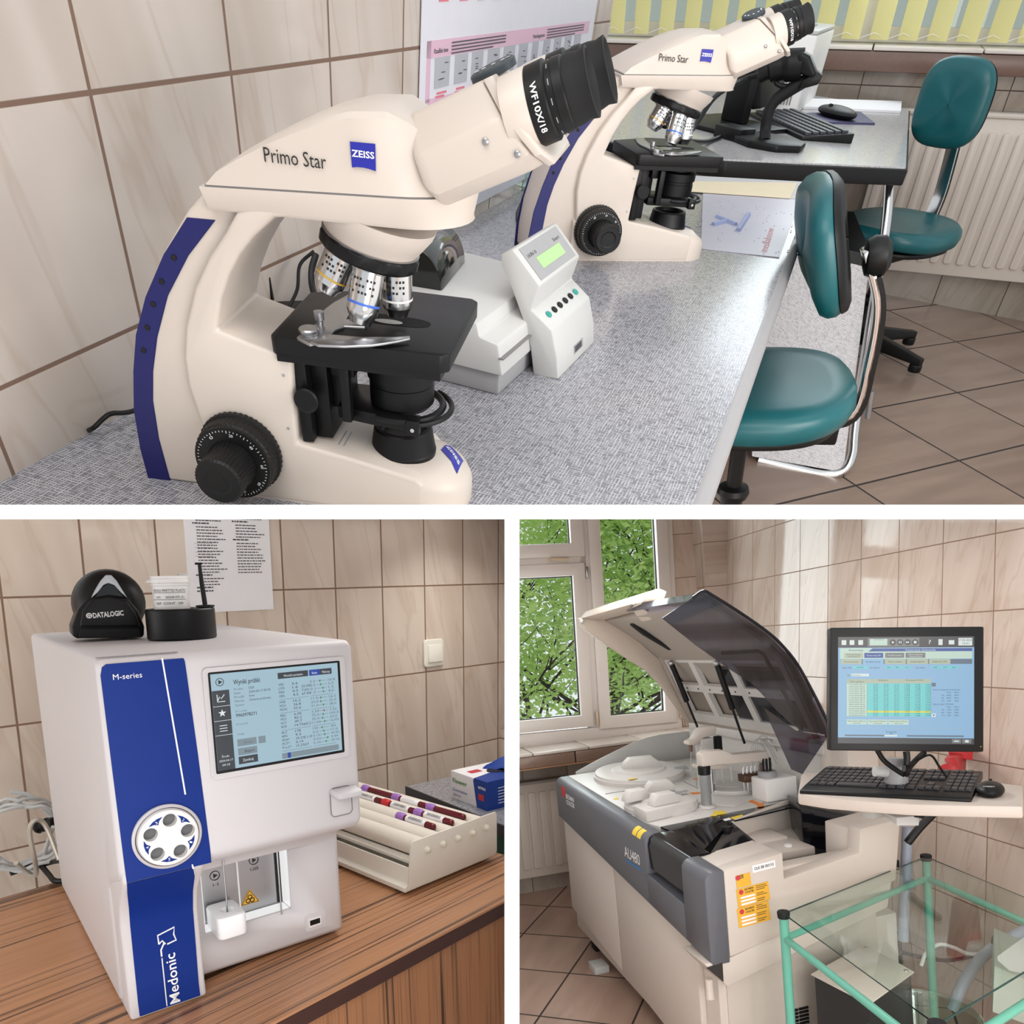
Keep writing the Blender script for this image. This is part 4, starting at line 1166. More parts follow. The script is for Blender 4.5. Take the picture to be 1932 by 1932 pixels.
# ------------------------------------------------------------------ haematology analyser
M_SHELL = mat('analyser_white_shell', (206, 202, 203), 0.42, var=0.012)
M_ROYAL = mat('royal_blue_panel', (10, 44, 124), 0.5, var=0.05, spec=0.2)
an = thing('blood_analyser', ROOM_B, 'white benchtop blood analyser with royal blue front stripe and touch screen', 'analyser')
YF = -0.077
hs = obj('housing', G().prism([(0.462, 0.004), (0.469, 0.02), (0.469, 0.438), (-0.066, 0.438), (YF, 0.432), (YF - 0.002, 0.196), (YF + 0.008, 0.186), (-0.012, 0.166), (0.0, 0.155), (0.0, 0.014), (0.008, 0.004)], -0.296, 0.0, 'x'), M_SHELL, an, bev=0.0075, seg=4, ang=40)
boolcut(hs, G().box(-0.192, -0.076, -0.02, 0.032, 0.064, 0.1505))
obj('blue_column_housing', G().prism([(0.05, 0.0), (-0.036, 0.0), (-0.034, 0.02), (-0.032, 0.118), (-0.042, 0.145), (-0.066, 0.172), (YF - 0.0012, 0.186), (YF - 0.0006, 0.24), (0.05, 0.24)], -0.2935, -0.206, 'x'), M_SHELL, an, bev=0.004, seg=3)
# blue stripe
yz = [(YF - 0.0005, 0.4315, -0.286, -0.2085), (YF - 0.0006, 0.4285, -0.2905, -0.2075), (YF - 0.0008, 0.42, -0.2925, -0.207), (YF - 0.0012, 0.32, -0.2915, -0.2025), (YF - 0.0018, 0.205, -0.290, -0.1985), (YF - 0.002, 0.188, -0.2895, -0.1985)]
lo = [(YF - 0.002, 0.187, -0.2895, -0.2195), (-0.067, 0.1715, -0.288, -0.2155), (-0.043, 0.1445, -0.284, -0.213), (-0.0332, 0.118, -0.283, -0.2125), (-0.0352, 0.02, -0.284, -0.2145), (-0.0372, 0.004, -0.284, -0.2145)]
g = G()
for rows in (yz, lo):
    g.loft([[(xl, y - 0.0006, z), (xr, y - 0.0006, z), (xr, y + 0.004, z), (xl, y + 0.004, z)] for y, z, xl, xr in rows])
st = obj('blue_stripe', g, M_ROYAL, an, bev=0.0)
g = G()
for (xa, za, xb, zb) in ((-0.2310, 0.4335, -0.2205, 0.276), (-0.2205, 0.196, -0.2195, 0.186)):
    g.hexa([(xa - 0.0008, YF - 0.0018, za), (xa + 0.0008, YF - 0.0018, za), (xb + 0.0008, YF - 0.0034, zb), (xb - 0.0008, YF - 0.0034, zb)], [(xa - 0.0008, YF, za), (xa + 0.0008, YF, za), (xb + 0.0008, YF, zb), (xb - 0.0008, YF, zb)])
obj('white_line', g, M_INKW, st)
FR = lambda x, z, y=YF - 0.0022: on((x, y, z), (1, 0, 0), (0, 0, 1))
obj('lettering', fit(G(), 'M-series', FR(-0.2815, 0.4145), 0.0285, 0.0062), M_INKW, st)
g = G()
fit(g, 'Medonic', on((-0.2385, -0.0382, 0.006), (0, 0.035, 0.97), (-1, 0, 0)), 0.064, 0.0118, bold=0.01)
obj('brand_lettering', g, M_INKW, st)
g = G()
for a, b in (((-0.2535, 0.005), (-0.2535, 0.068)),):
    g.tube([(a[0], -0.0372, a[1]), (b[0], -0.0365, b[1])], 0.0007, 6)
for pts in ([(-0.2535, 0.070), (-0.2535, 0.078), (-0.249, 0.086)], [(-0.255, 0.086), (-0.2553, 0.097), (-0.236, 0.1015), (-0.2375, 0.093), (-0.2355, 0.085), (-0.246, 0.083)], [(-0.255, 0.086), (-0.251, 0.089), (-0.248, 0.084)]):
    g.tube([(x, -0.0362 + (z - 0.07) * 0.06, z) for x, z in pts], 0.0010, 6)
obj('emblem', g, M_INKW, st)
# carousel
CC = (-0.2440, YF - 0.002, 0.2320)
obj('carousel_ring', G().lathe([(0.0335, 0.0), (0.0370, 0.0), (0.0372, 0.004), (0.0352, 0.0065), (0.0342, 0.0055), (0.0335, 0.001)], CC, (0, -1, 0), 56, caps=False), M_SHELL, an, ang=30)
obj('carousel_gap', G().cyl(CC, (CC[0], CC[1] - 0.001, CC[2]), 0.0345, n=48), M_RUBBER, an)
ca = obj('carousel', G().lathe([(0.0325, 0.0), (0.0332, 0.003), (0.0318, 0.0085), (0.0280, 0.0105), (0.0150, 0.0105), (0.0143, 0.0098), (0.0140, 0.0098), (0.002, 0.0098)], (CC[0], CC[1] - 0.0008, CC[2]), (0, -1, 0), 56), M_WHITEP, an, ang=30)
cut = G()
hol = [(84, 0.0206), (156, 0.0206), (228, 0.0206), (300, 0.0206), (12, 0.0206)]
for a, r in hol:
    x, z = CC[0] + r * math.cos(R_(a)), CC[2] + r * math.sin(R_(a))
    cut.cyl((x, CC[1] - 0.02, z), (x, CC[1] + 0.030, z), 0.0076, n=24)
boolcut(ca, cut)
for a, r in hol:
    obj('well_shade', G().cyl((CC[0] + r * math.cos(R_(a)), CC[1] - 0.0012, CC[2] + r * math.sin(R_(a))), (CC[0] + r * math.cos(R_(a)), CC[1] - 0.0022, CC[2] + r * math.sin(R_(a))), 0.0076, n=24), mat('well_shade_grey', (104, 104, 106), 0.6) if a == 84 else bpy.data.materials['well_shade_grey'], ca)  # grey discs painted as the shade inside the shallow holes
g, gt = G(), G()
for k, a in enumerate((48, 120, 192, 264, 336)):
    r1, r2 = 0.0300, 0.0225
    P3 = [(CC[0] + r * math.cos(R_(a + d)), CC[2] + r * math.sin(R_(a + d))) for r, d in ((0.0268, -19), (0.0272, -6), (0.0272, 6), (0.0268, 19), (0.0240, 8), (0.0205, 0), (0.0240, -8))]
    g.prism(P3, CC[1] - 0.0118, CC[1] - 0.0110)
    s_ = '21543'[k] if False else ('2', '3', '4', '5', '1')[k]
    ux = (math.sin(R_(a)), 0, -math.cos(R_(a)))
    uy = (math.cos(R_(a)), 0, math.sin(R_(a)))
    fit(gt, s_, on((CC[0] + 0.0225 * uy[0] - 0.001 * ux[0], CC[1] - 0.0119, CC[2] + 0.0225 * uy[2] - 0.001 * ux[2]), ux, uy), 0.0020, 0.0032)
cm = obj('carousel_marks', g, M_ROYAL, ca)
obj('carousel_numerals', gt, M_INKW, cm)
# screen
x0, x1, z0, z1 = -0.1815, -0.0235, 0.296, 0.4105
g = G()
ou, inn = rrect(x0 - 0.009, x1 + 0.010, z0 - 0.010, z1 + 0.008, 0.006), rrect(x0 - 0.002, x1 + 0.003, z0 - 0.003, z1 + 0.002, 0.002)
g.loft([[(p[0], YF - 0.0005, p[1]) for p in ou], [(p[0], YF - 0.0035, p[1]) for p in ou], [(p[0], YF - 0.0012, p[1]) for p in inn]], caps=False)
sb = obj('screen_bezel', g, M_SHELL, an, bev=0.0008)
obj('screen_frame', G().box(x0 - 0.0025, x1 + 0.0035, YF - 0.0014, YF, z0 - 0.0035, z1 + 0.0025), M_BLACK, an)
sc = obj('screen', G().box(x0, x1, YF - 0.0018, YF - 0.001, z0, z1), glow_mat('screen_pale_blue', (176, 208, 224), 0.78), an)
SW, SH = x1 - x0, z1 - z0
S = lambda u, v, lift=0.0: FR(x0 + u * SW, z1 - v * SH, YF - 0.0019 - lift)
def sbox(g, u0, u1, v0, v1, d=0.0):
    return g.box(0, (u1 - u0) * SW, 0, (v1 - v0) * SH, 0, 0.0002, S(u0, v1, d))
gd, gk, gb, gw, gs, gg = G(), G(), G(), G(), G(), G()
sbox(gd, 0, 0.125, 0.17, 1)
sbox(gd, 0.50, 0.745, 0.05, 0.115)
sbox(gd, 0.845, 0.945, 0.05, 0.115)
sbox(gd, 0.155, 0.30, 0.885, 0.965)
sbox(gb, 0.755, 0.845, 0.05, 0.115)
sbox(gs, 0.155, 0.30, 0.70, 0.775)
sbox(gs, 0.155, 0.30, 0.795, 0.87)
sbox(gs, 0.315, 0.37, 0.70, 0.775)
sbox(gs, 0.49, 0.97, 0.925, 0.985)
sbox(gb, 0.535, 0.56, 0.925, 0.985, 0.0003)
for v in (0.33, 0.48, 0.63):
    sbox(gw, 0.0, 0.125, v, v + 0.004, 0.0003)
fit(gk, 'Wyniki próbki', S(0.16, 0.125), 0.20 * SW, 0.0058, bold=0.01)
for k, (a, b) in enumerate((('Nr sekw.', '1220'), ('Data', '2024-04-17 09:18'), ('Profil', 'Krew'), ('Metoda', 'Otwarta probówka'), ('Operator', ''))):
    fit(gg, a, S(0.16, 0.185 + 0.042 * k), 0.07 * SW * min(1, len(a) / 6), 0.0028)
    if b:
        fit(gk, b, S(0.27, 0.185 + 0.042 * k), 0.012 * SW * len(b) * 0.85, 0.0028)
fit(gg, 'ID 1 próbki', S(0.16, 0.415), 0.085 * SW, 0.0022)
fit(gk, '9960978271', S(0.16, 0.465), 0.155 * SW, 0.0040, bold=0.01)
fit(gg, 'ID 2 próbki', S(0.16, 0.55), 0.085 * SW, 0.0022)
fit(gg, 'Uwagi', S(0.16, 0.655), 0.05 * SW, 0.0022)
fit(gw, 'Wartości parametru', S(0.545, 0.098, 0.0003), 0.155 * SW, 0.0030)
fit(gw, 'Skale', S(0.775, 0.098, 0.0003), 0.045 * SW, 0.0030)
fit(gw, 'Wykresy', S(0.86, 0.098, 0.0003), 0.07 * SW, 0.0030)
fit(gg, 'Drukuj', S(0.205, 0.752, 0.0003), 0.06 * SW, 0.0032)
fit(gk, 'Eksport', S(0.205, 0.847, 0.0003), 0.075 * SW, 0.0034)
fit(gw, 'Zamknij', S(0.185, 0.94, 0.0003), 0.08 * SW, 0.0034)
for k, tx in enumerate(('Środa', '2024-04-17', '09:18')):
    fit(gw, tx, S(0.012 + (0.02 if k != 1 else 0), 0.865 + 0.045 * k, 0.0003), (0.10 if k == 1 else 0.055) * SW, 0.0026)
rows = [[('WBC', '6.6', '', '3.5', '10.0'), ('LYM', '1.6', '25.0%', '0.5', '5.0'), ('MID', '0.5', '7.6%', '0.1', '1.5'), ('GRA', '4.5', '67.4%', '1.2', '8.0')],
        [('HGB', '16.2', '', '11.5', '16.5'), ('MCH', '26.8', '', '25.0', '35.0'), ('MCHC', '32.6', '', '31.0', '38.0')],
        [('RBC', '6.05', '', '3.50', '5.50'), ('MCV', '82.2', '', '75.0', '100.0'), ('HCT', '49.7', '', '35.0', '55.0'), ('RDW', '14.7%', '60.2', '11.0%', '16.0%')],
        [('PLT', '178', '', '130', '400'), ('MPV', '9.3', '', '6.5', '11.0'), ('PDW*', '39.2%', '11.0', '0.1%', '99.9%'), ('PCT*', '0.14', '', '0.01', '9.99'), ('P-LC*', '15.2%', '27', '0.1%', '99.9%')]]
gn, gm, gred = G(), G(), G()
v = 0.165
for grp in rows:
    for (a, b, c_, d, e) in grp:
        for tx, u, gx in ((a, 0.50, gk), (b, 0.61, gk), (c_, 0.685, gk), (d, 0.755, gg), (e, 0.91, gg)):
            if tx:
                fit(gx, tx, S(u, v + 0.026), 0.0150 * len(tx) * SW, 0.0031)
        sbox(gs, 0.81, 0.895, v + 0.012, v + 0.017)
        uu = 0.83 + 0.045 * rnd.random()
        sbox(gred if a == 'RBC' else gn, uu, uu + 0.008, v + 0.003, v + 0.026, 0.0003)
        v += 0.041
    sbox(gg, 0.50, 0.74, v + 0.008, v + 0.011)
    sbox(gg, 0.755, 0.95, v + 0.008, v + 0.011)
    v += 0.024
# sidebar icons
ci = [(0.062 + 0.028 * math.cos(R_(q)), 0.085 + 0.038 * math.sin(R_(q))) for q in range(0, 360, 20)]
gk.tube([S(u, vv, 0.0003) @ Vector((0, 0, 0)) for u, vv in ci + ci[:1]], 0.0004, 5)
gk.face([S(u, vv, 0.0004) @ Vector((0, 0, 0)) for u, vv in ((0.052, 0.062), (0.052, 0.108), (0.082, 0.085))])
gw.tube([S(u, vv, 0.0003) @ Vector((0, 0, 0)) for u, vv in ((0.035, 0.21), (0.035, 0.285), (0.09, 0.285))], 0.0005, 5)
gw.tube([S(u, vv, 0.0003) @ Vector((0, 0, 0)) for u, vv in ((0.038, 0.275), (0.052, 0.235), (0.064, 0.255), (0.088, 0.215))], 0.0005, 5)
gw.face([S(0.062 + (0.03 if k % 2 == 0 else 0.012) * math.sin(2 * math.pi * k / 10), 0.405 - (0.042 if k % 2 == 0 else 0.017) * math.cos(2 * math.pi * k / 10), 0.0004) @ Vector((0, 0, 0)) for k in range(10)])
for k in range(3):
    sbox(gw, 0.035, 0.09, 0.53 + 0.028 * k, 0.537 + 0.028 * k, 0.0003)
for nm, gx, m in (('screen_dark_areas', gd, glow_mat('screen_charcoal', (58, 66, 74), 0.7)), ('screen_blue_areas', gb, glow_mat('screen_blue', (30, 70, 170), 0.8)), ('screen_buttons', gs, glow_mat('screen_button_grey', (140, 158, 168), 0.75)), ('screen_dark_text', gk, glow_mat('screen_black', (30, 34, 40), 0.6)), ('screen_grey_text', gg, glow_mat('screen_grey', (104, 120, 130), 0.7)), ('screen_white_text', gw, glow_mat('screen_white', (232, 240, 244), 0.9)), ('screen_green_marks', gn, glow_mat('screen_green', (40, 140, 60), 0.8)), ('screen_red_mark', gred, glow_mat('screen_red', (190, 50, 60), 0.8))):
    obj(nm, gx, m, sc)
# lever button on the right
lv = obj('lever_recess', G().prism(rrect(-0.0445, -0.0145, 0.2090, 0.2475, 0.006), YF - 0.0028, YF, 'y'), M_SHELL, an, bev=0.0006)
g = G().loft([[(p[0], YF - 0.0025, p[1]) for p in rrect(-0.045, -0.0075, 0.238, 0.247, 0.003)], [(p[0] + 0.002, YF - 0.020, p[1] - 0.002) for p in rrect(-0.045, -0.0095, 0.238, 0.247, 0.003)], [(p[0] + 0.003, YF - 0.024, p[1] - 0.003) for p in rrect(-0.043, -0.012, 0.240, 0.246, 0.0025)]])
obj('lever', g, M_SHELL, an, bev=0.0008)
obj('lever_groove', G().tube([(x, YF - 0.0030, z) for x, z in rrect(-0.0445, -0.0145, 0.2090, 0.2475, 0.006)], 0.0006, 5, closed=True), M_INKG, an)
# sampling bay
pnl = obj('sampling_panel', G().box(-0.192, -0.076, 0.0295, 0.0318, 0.064, 0.1505), M_STEEL, an)
led = glow_mat('white_led_strip', (255, 255, 255), 0.8)
obj('light_strip', G().box(-0.0775, -0.0762, 0.002, 0.028, 0.066, 0.149), led, an)
obj('light_strip', G().box(-0.1918, -0.1905, 0.002, 0.028, 0.066, 0.149), led, an)
obj('light_strip', G().box(-0.19, -0.078, 0.004, 0.026, 0.0642, 0.0652), led, an)
obj('panel_divider', G().box(-0.1375, -0.1355, 0.0275, 0.0295, 0.064, 0.15), M_WHITEP, an)
obj('dark_gap', G().box(-0.0845, -0.0775, 0.0280, 0.0296, 0.066, 0.15), M_BLACKM, an)
g = G()
for (cx, cz, tx) in ((-0.166, 0.128, '1:1'), (-0.113, 0.136, '1:225')):
    g.tube([(cx + 0.0062 * math.cos(R_(q)), 0.0288, cz + 0.0062 * math.sin(R_(q))) for q in range(0, 360, 20)], 0.0005, 5, closed=True)
    g.prism([(cx - 0.002, cz - 0.0032), (cx + 0.0035, cz), (cx - 0.002, cz + 0.0032)], 0.0286, 0.0292)
    fit(g, tx, on((cx - 0.001 * len(tx) * 1.1, 0.0288, cz - 0.0145), (1, 0, 0), (0, 0, 1)), 0.0022 * len(tx), 0.0042)
obj('panel_print', g, M_INKK, pnl)
bz = (-0.1225, 0.083)
g = G().prism([(bz[0] - 0.013, bz[1] - 0.008), (bz[0] + 0.013, bz[1] - 0.008), (bz[0], bz[1] + 0.0135)], 0.0284, 0.0294)
w_ = obj('hazard_sign', g, mat('amber_sticker', (226, 172, 52), 0.5), pnl, bev=0.0005)
g = G().tube([(bz[0] + sx * 0.0115, 0.0280, bz[1] + sz) for sx, sz in ((-1, -0.0068), (1, -0.0068), (0, 0.0115))], 0.0006, 5, closed=True)
for k in range(3):
    a = R_(90 + 120 * k)
    g.tube([(bz[0] + 0.0034 * math.cos(a) + 0.0028 * math.cos(R_(q)), 0.0280, bz[1] - 0.001 + 0.0034 * math.sin(a) + 0.0028 * math.sin(R_(q))) for q in range(0, 360, 30)], 0.0007, 5, closed=True)
obj('biohazard_mark', g, M_INKK, w_)
ho = obj('tube_holder', G().prism(rrect(-0.1835, -0.1465, -0.030, 0.026, 0.008), 0.062, 0.092, 'z'), mat('white_pom', (244, 244, 246), 0.35), an, bev=0.003)
boolcut(ho, G().lathe([(0.003, 0.070), (0.0095, 0.0935)], (-0.164, -0.006, 0), n=24))
obj('probe_needle', G().cyl((-0.164, -0.006, 0.076), (-0.164, -0.006, 0.168), 0.0011, n=10), M_STEEL, an)
obj('probe_needle', G().cyl((-0.0905, 0.0, 0.060), (-0.0905, 0.0, 0.165), 0.0011, n=10), M_STEEL, an)
us = obj('port_cover', G().prism(rrect(-0.058, -0.027, 0.022, 0.047, 0.003), -0.0012, 0.0, 'y'), M_SHELL, an, bev=0.0003)
up_ = obj('usb_port', G().prism(rrect(-0.0535, -0.0345, 0.028, 0.041, 0.0015), -0.0022, -0.001, 'y'), M_WHITEP, us)
obj('socket', G().box(-0.0515, -0.0365, -0.0026, -0.002, 0.031, 0.0385), M_BLACK, up_)
obj('top_seam', G().box(-0.294, -0.212, -0.0685, -0.067, 0.4378, 0.4386), M_INKG, an)

# ------------------------------------------------------------------ on top of the analyser
TOP = 0.4382
scn = thing('barcode_scanner', ROOM_B @ T(-0.226, 0.21, TOP, -6), 'black dome-shaped barcode scanner in its holder on top of the white analyser', 'barcode scanner')
pr = [(-0.0463, 0.0069), (-0.0428, 0.0053), (0.0353, 0.0021), (0.0388, 0.0041), (0.04, 0.0174), (0.0347, 0.0396), (0.0231, 0.0575), (0.0001, 0.0661), (-0.0223, 0.0631), (-0.0384, 0.044), (-0.048, 0.0212), (-0.0484, 0.0106)]
obj('holder_base', G().prism([(x * 1.0, z) for x, z in pr], -0.028, 0.045), M_BLACK, scn, bev=0.006, seg=3)
sh = [(-0.039, 0.021), (0.0341, 0.0179), (0.0294, 0.0378), (0.0197, 0.0541), (-0.0008, 0.0612), (-0.0206, 0.0575), (-0.0332, 0.0425)]
obj('front_shield', G().prism(sh, -0.036, -0.027), M_BLACK, scn, bev=0.003, seg=3)
cx, _, cz = (0.003, 0.02, 0.0559)
g = G().loft([[(cx + r * math.cos(R_(q)) * 0.86, y, cz - 0.006 + r * math.sin(R_(q)) * 0.88) for q in range(0, 360, 10)] for r, y in ((0.028, -0.026), (0.042, -0.019), (0.051, -0.004), (0.0545, 0.018), (0.053, 0.05), (0.042, 0.08), (0.02, 0.1))])
hd = obj('scanner_head', g, M_BLACK, scn)
arc_ = [(-0.0214, 0.0589), (-0.0153, 0.07), (-0.008, 0.0811), (-0.0009, 0.0888), (0.0054, 0.0887), (0.0111, 0.0808), (0.0164, 0.0692), (0.0218, 0.0576), (0.0147, 0.065), (0.0073, 0.0752), (0.0006, 0.0781), (-0.0054, 0.0754), (-0.0132, 0.0657)]
obj('scan_window_rim', G().prism(arc_, -0.032, -0.020), mat('pale_grey_rim', (186, 190, 196), 0.3), hd, bev=0.001)
wn = [(-0.0163, 0.0601), (-0.0089, 0.0713), (0.0005, 0.0774), (0.0078, 0.0737), (0.0168, 0.0591), (-0.0003, 0.0625)]
obj('scan_window', G().prism(wn, -0.0318, -0.020), mat('black_glass_window', (8, 8, 10), 0.1), hd)
lx = [(-0.0219, 0.0322), (0.0151, 0.0334)]
fit_g = fit(G(), 'DATALOGIC', on((lx[0][0], -0.0365, lx[0][1]), (1, 0, 0.06), (0, 0, 1)), lx[1][0] - lx[0][0], 0.0068, bold=0.03)
cxl = lx[0][0] - 0.0045
fit_g.tube([(cxl + 0.003 * math.cos(R_(q)), -0.0366, lx[0][1] + 0.0033 + 0.003 * math.sin(R_(q))) for q in range(0, 360, 30)], 0.0008, 5, closed=True)
fit_g.box(cxl - 0.0028, cxl + 0.0028, -0.0368, -0.0364, lx[0][1] + 0.0028, lx[0][1] + 0.0038).box(cxl - 0.0005, cxl + 0.0005, -0.0368, -0.0364, lx[0][1] + 0.0005, lx[0][1] + 0.006)
obj('lettering', fit_g, M_INKW, scn)
obj('grip_ridges', G().prism([(-0.0378, 0.0185), (0.0325, 0.0155), (0.034, 0.0029), (-0.0414, 0.0067)], -0.0335, -0.026), M_RUBBER, scn, bev=0.001)

hp = (-0.1505, 0.1378)
dh = thing('pipette_holder', ROOM_B @ T(hp[0], hp[1], TOP), 'round black holder on top of the white analyser', 'holder')
ring = obj('ring', G().lathe([(0.043, 0.0), (0.0445, 0.002), (0.0445, 0.040), (0.0430, 0.042), (0.001, 0.042)], n=48), M_BLACKM, dh, ang=30)
boolcut(ring, G().cyl((-0.010, 0.0, 0.006), (-0.010, 0.0, 0.06), 0.0285, n=32))
obj('collar', G().lathe([(0.009, 0.0), (0.0125, 0.001), (0.012, 0.0035), (0.004, 0.004)], (0.029, -0.016, 0.042), n=24), M_BLACK, dh)
pt = thing('pipette_tub', ROOM_B @ T(hp[0] - 0.010, hp[1], TOP + 0.0065), 'white lidded pipette tub standing in the black holder', 'tub')
obj('tub', G().lathe([(0.0225, 0.0), (0.0235, 0.066), (0.0245, 0.067), (0.0245, 0.070)], n=36), M_WHITEP, pt, ang=30)
obj('lid', G().lathe([(0.0262, 0.0705), (0.0262, 0.0755), (0.0248, 0.0762), (0.0248, 0.0795), (0.001, 0.0800)], n=36), M_WHITEP, pt, ang=30)
obj('lid_tab', G().box(-0.030, -0.023, -0.006, 0.004, 0.0712, 0.0738).box(0.012, 0.024, -0.004, 0.006, 0.080, 0.0825), M_WHITEP, pt)
g = G()
def curved(tx, u, z, w, h):
    t = fit(G(), tx, Matrix(), w, h)
    k = len(g.v)
    for p in t.v:
        a = R_(-112) + (u + p[0]) / 0.0237
        g.v.append((math.cos(a) * (0.02385 + p[2]), math.sin(a) * (0.02385 + p[2]), z + p[1]))
    g.f.extend([tuple(i + k for i in f) for f in t.f])
curved('MICRO PIPETTES PLASTIC', -0.022, 0.0585, 0.046, 0.0036)
curved('VD    2028-07-31', -0.018, 0.0500, 0.038, 0.0030)
curved('REF  CONT  100', -0.018, 0.0415, 0.036, 0.0034)
for z in (0.0570, 0.0480):
    for q in range(-170, -60, 6):
        a, b = R_(q), R_(q + 6.2)
        k = len(g.v)
        g.v += [(0.0239 * math.cos(a), 0.0239 * math.sin(a), z), (0.0239 * math.cos(b), 0.0239 * math.sin(b), z), (0.0239 * math.cos(b), 0.0239 * math.sin(b), z + 0.0005), (0.0239 * math.cos(a), 0.0239 * math.sin(a), z + 0.0005)]
        g.f.append((k, k + 1, k + 2, k + 3))
obj('label_print', g, M_INKK, pt)
sk = thing('pipette_rod', ROOM_B @ T(hp[0] + 0.029, hp[1] - 0.016, TOP + 0.0462), 'thin black hooked rod standing on the rim of the black holder', 'rod')
obj('rod', G().tube([(0, 0, 0.0), (-0.002, 0, 0.03), (-0.003, 0, 0.055)], [0.0032, 0.003, 0.0022], 10).box(-0.0085, 0.000, -0.002, 0.002, 0.0545, 0.0575), M_BLACK, sk)

# ------------------------------------------------------------------ wall things
no = thing('notice', B_WALL, 'printed two-column instruction sheet on the tiled wall above the analyser', 'notice')
nq = [(0.0431, 0.6507), (0.2467, 0.6586), (0.2337, 0.4414), (0.0396, 0.4527)]
ns_x0, ns_x1, ns_z0, ns_z1 = (nq[0][0] + nq[3][0]) / 2, (nq[1][0] + nq[2][0]) / 2, (nq[2][1] + nq[3][1]) / 2, 0.78
obj('sheet', G().box(ns_x0, ns_x1, -0.0025, -0.0008, ns_z0, ns_z1), M_PAPER, no)
g = G()
for col, (xa, wmax) in enumerate(((ns_x0 + 0.018, 0.075), (ns_x0 + 0.108, 0.078))):
    z = 0.745
    while z > ns_z0 + (0.045 if col == 0 else 0.085):
        head = rnd.random() < 0.14
        x = xa + (0.0 if head else 0.008)
        end = x + (wmax - 0.008) * (0.55 if head else (0.6 + 0.4 * rnd.random()))
        while x < end:
            w = 0.003 + 0.007 * rnd.random()
            g.box(x, min(end, x + w), -0.0029, -0.0024, z, z + (0.0030 if head else 0.0022))
            x += w + 0.0016
        z -= 0.0066 if not head else 0.0078
for k in range(4):
    g.box(ns_x0 + 0.02, ns_x0 + 0.06, -0.0029, -0.0024, 0.600 - 0.0095 * k, 0.6005 - 0.0095 * k)
obj('lettering', g, mat('grey_toner', (66, 64, 68), 0.6), no)
sx, sz = 0.729, 0.300
sw_ = thing('light_switch', B_WALL @ T(sx, 0, sz), 'cream light switch on the tiled wall right of the analyser', 'light switch')
obj('plate', G().prism(rrect(-0.036, 0.036, -0.040, 0.040, 0.010), -0.010, 0.0), mat('cream_switch', (232, 228, 214), 0.35), sw_, bev=0.004, seg=3)
obj('rocker', G().hexa([(-0.024, -0.016, -0.026), (0.026, -0.016, -0.026), (0.026, -0.009, -0.026), (-0.024, -0.009, -0.026)], [(-0.024, -0.0125, 0.024), (0.026, -0.0125, 0.024), (0.026, -0.009, 0.024), (-0.024, -0.009, 0.024)]), mat('cream_rocker', (236, 232, 220), 0.3), sw_, bev=0.002)

# ------------------------------------------------------------------ roller mixer with tubes
M_IVORY = mat('ivory_enamel', (218, 212, 200), 0.4, var=0.02)
M_MIX = ROOM_B @ T(0.140, 0.0553, 0.0, 9)
mx = thing('roller_mixer', M_MIX, 'ivory roller mixer holding blood tubes on the wooden table', 'mixer')
ML = 0.43
pp_ = [(0.0, 0.009), (0.206, 0.009), (0.212, 0.015), (0.214, 0.086), (0.211, 0.091), (0.014, 0.090), (0.010, 0.086)]
obj('end_plate', G().prism(pp_, -0.004, 0.0), M_IVORY, mx, bev=0.0012)
obj('end_plate', G().prism(pp_, ML, ML + 0.004), M_IVORY, mx, bev=0.0012)
obj('base_pan', G().prism([(-0.004, 0.006), (0.205, 0.006), (0.205, 0.030), (0.150, 0.030), (0.012, 0.022), (0.010, 0.045), (0.007, 0.045), (0.006, 0.017), (-0.004, 0.014)], 0.0, ML), M_IVORY, mx, bev=0.0008)
obj('side_rail', G().tube([(0.030, 0.0, 0.050), (0.030, ML, 0.050)], 0.004, 8).box(0.020, 0.034, 0.0, ML, 0.045, 0.050), M_IVORY, mx)
for (x, y) in ((0.010, 0.03), (0.19, 0.03), (0.010, 0.40), (0.19, 0.40)):
    obj('foot', G().cyl((x, y, 0.0), (x, y, 0.0065), 0.008, n=16), M_RUBBER, mx)
for k in range(5):
    x, z = 0.043 + 0.0354 * k, 0.0680
    ro = obj('roller', G().lathe([(0.004, 0.001), (0.0140, 0.0012), (0.0150, 0.002), (0.0165, 0.0024), (0.0165, ML - 0.003), (0.0150, ML - 0.002)], (x, 0, z), (0, 1, 0), 28), mat('cream_roller', (222, 214, 202), 0.5) if k == 0 else bpy.data.materials['cream_roller'], mx, ang=30)
    obj('axle_cap', G().lathe([(0.0062, 0.0), (0.0062, 0.002), (0.0042, 0.003), (0.0042, 0.006), (0.0025, 0.007), (0.0005, 0.007)], (x, -0.004, z), (0, -1, 0), 20), mat('ivory_cap', (226, 220, 204), 0.4) if k == 0 else bpy.data.materials['ivory_cap'], mx)
M_PURPLE = mat('lilac_cap', (156, 112, 190), 0.5, var=0.06)
M_REDCAP = mat('red_cap', (196, 40, 46), 0.5, var=0.06)
M_BLOOD = mat('dark_blood', (98, 20, 32), 0.2, var=0.1)
gx = (0.043 + 0.0354 * 3.5, 0.043 + 0.0354 * 2.5, 0.043 + 0.0354 * 1.5)
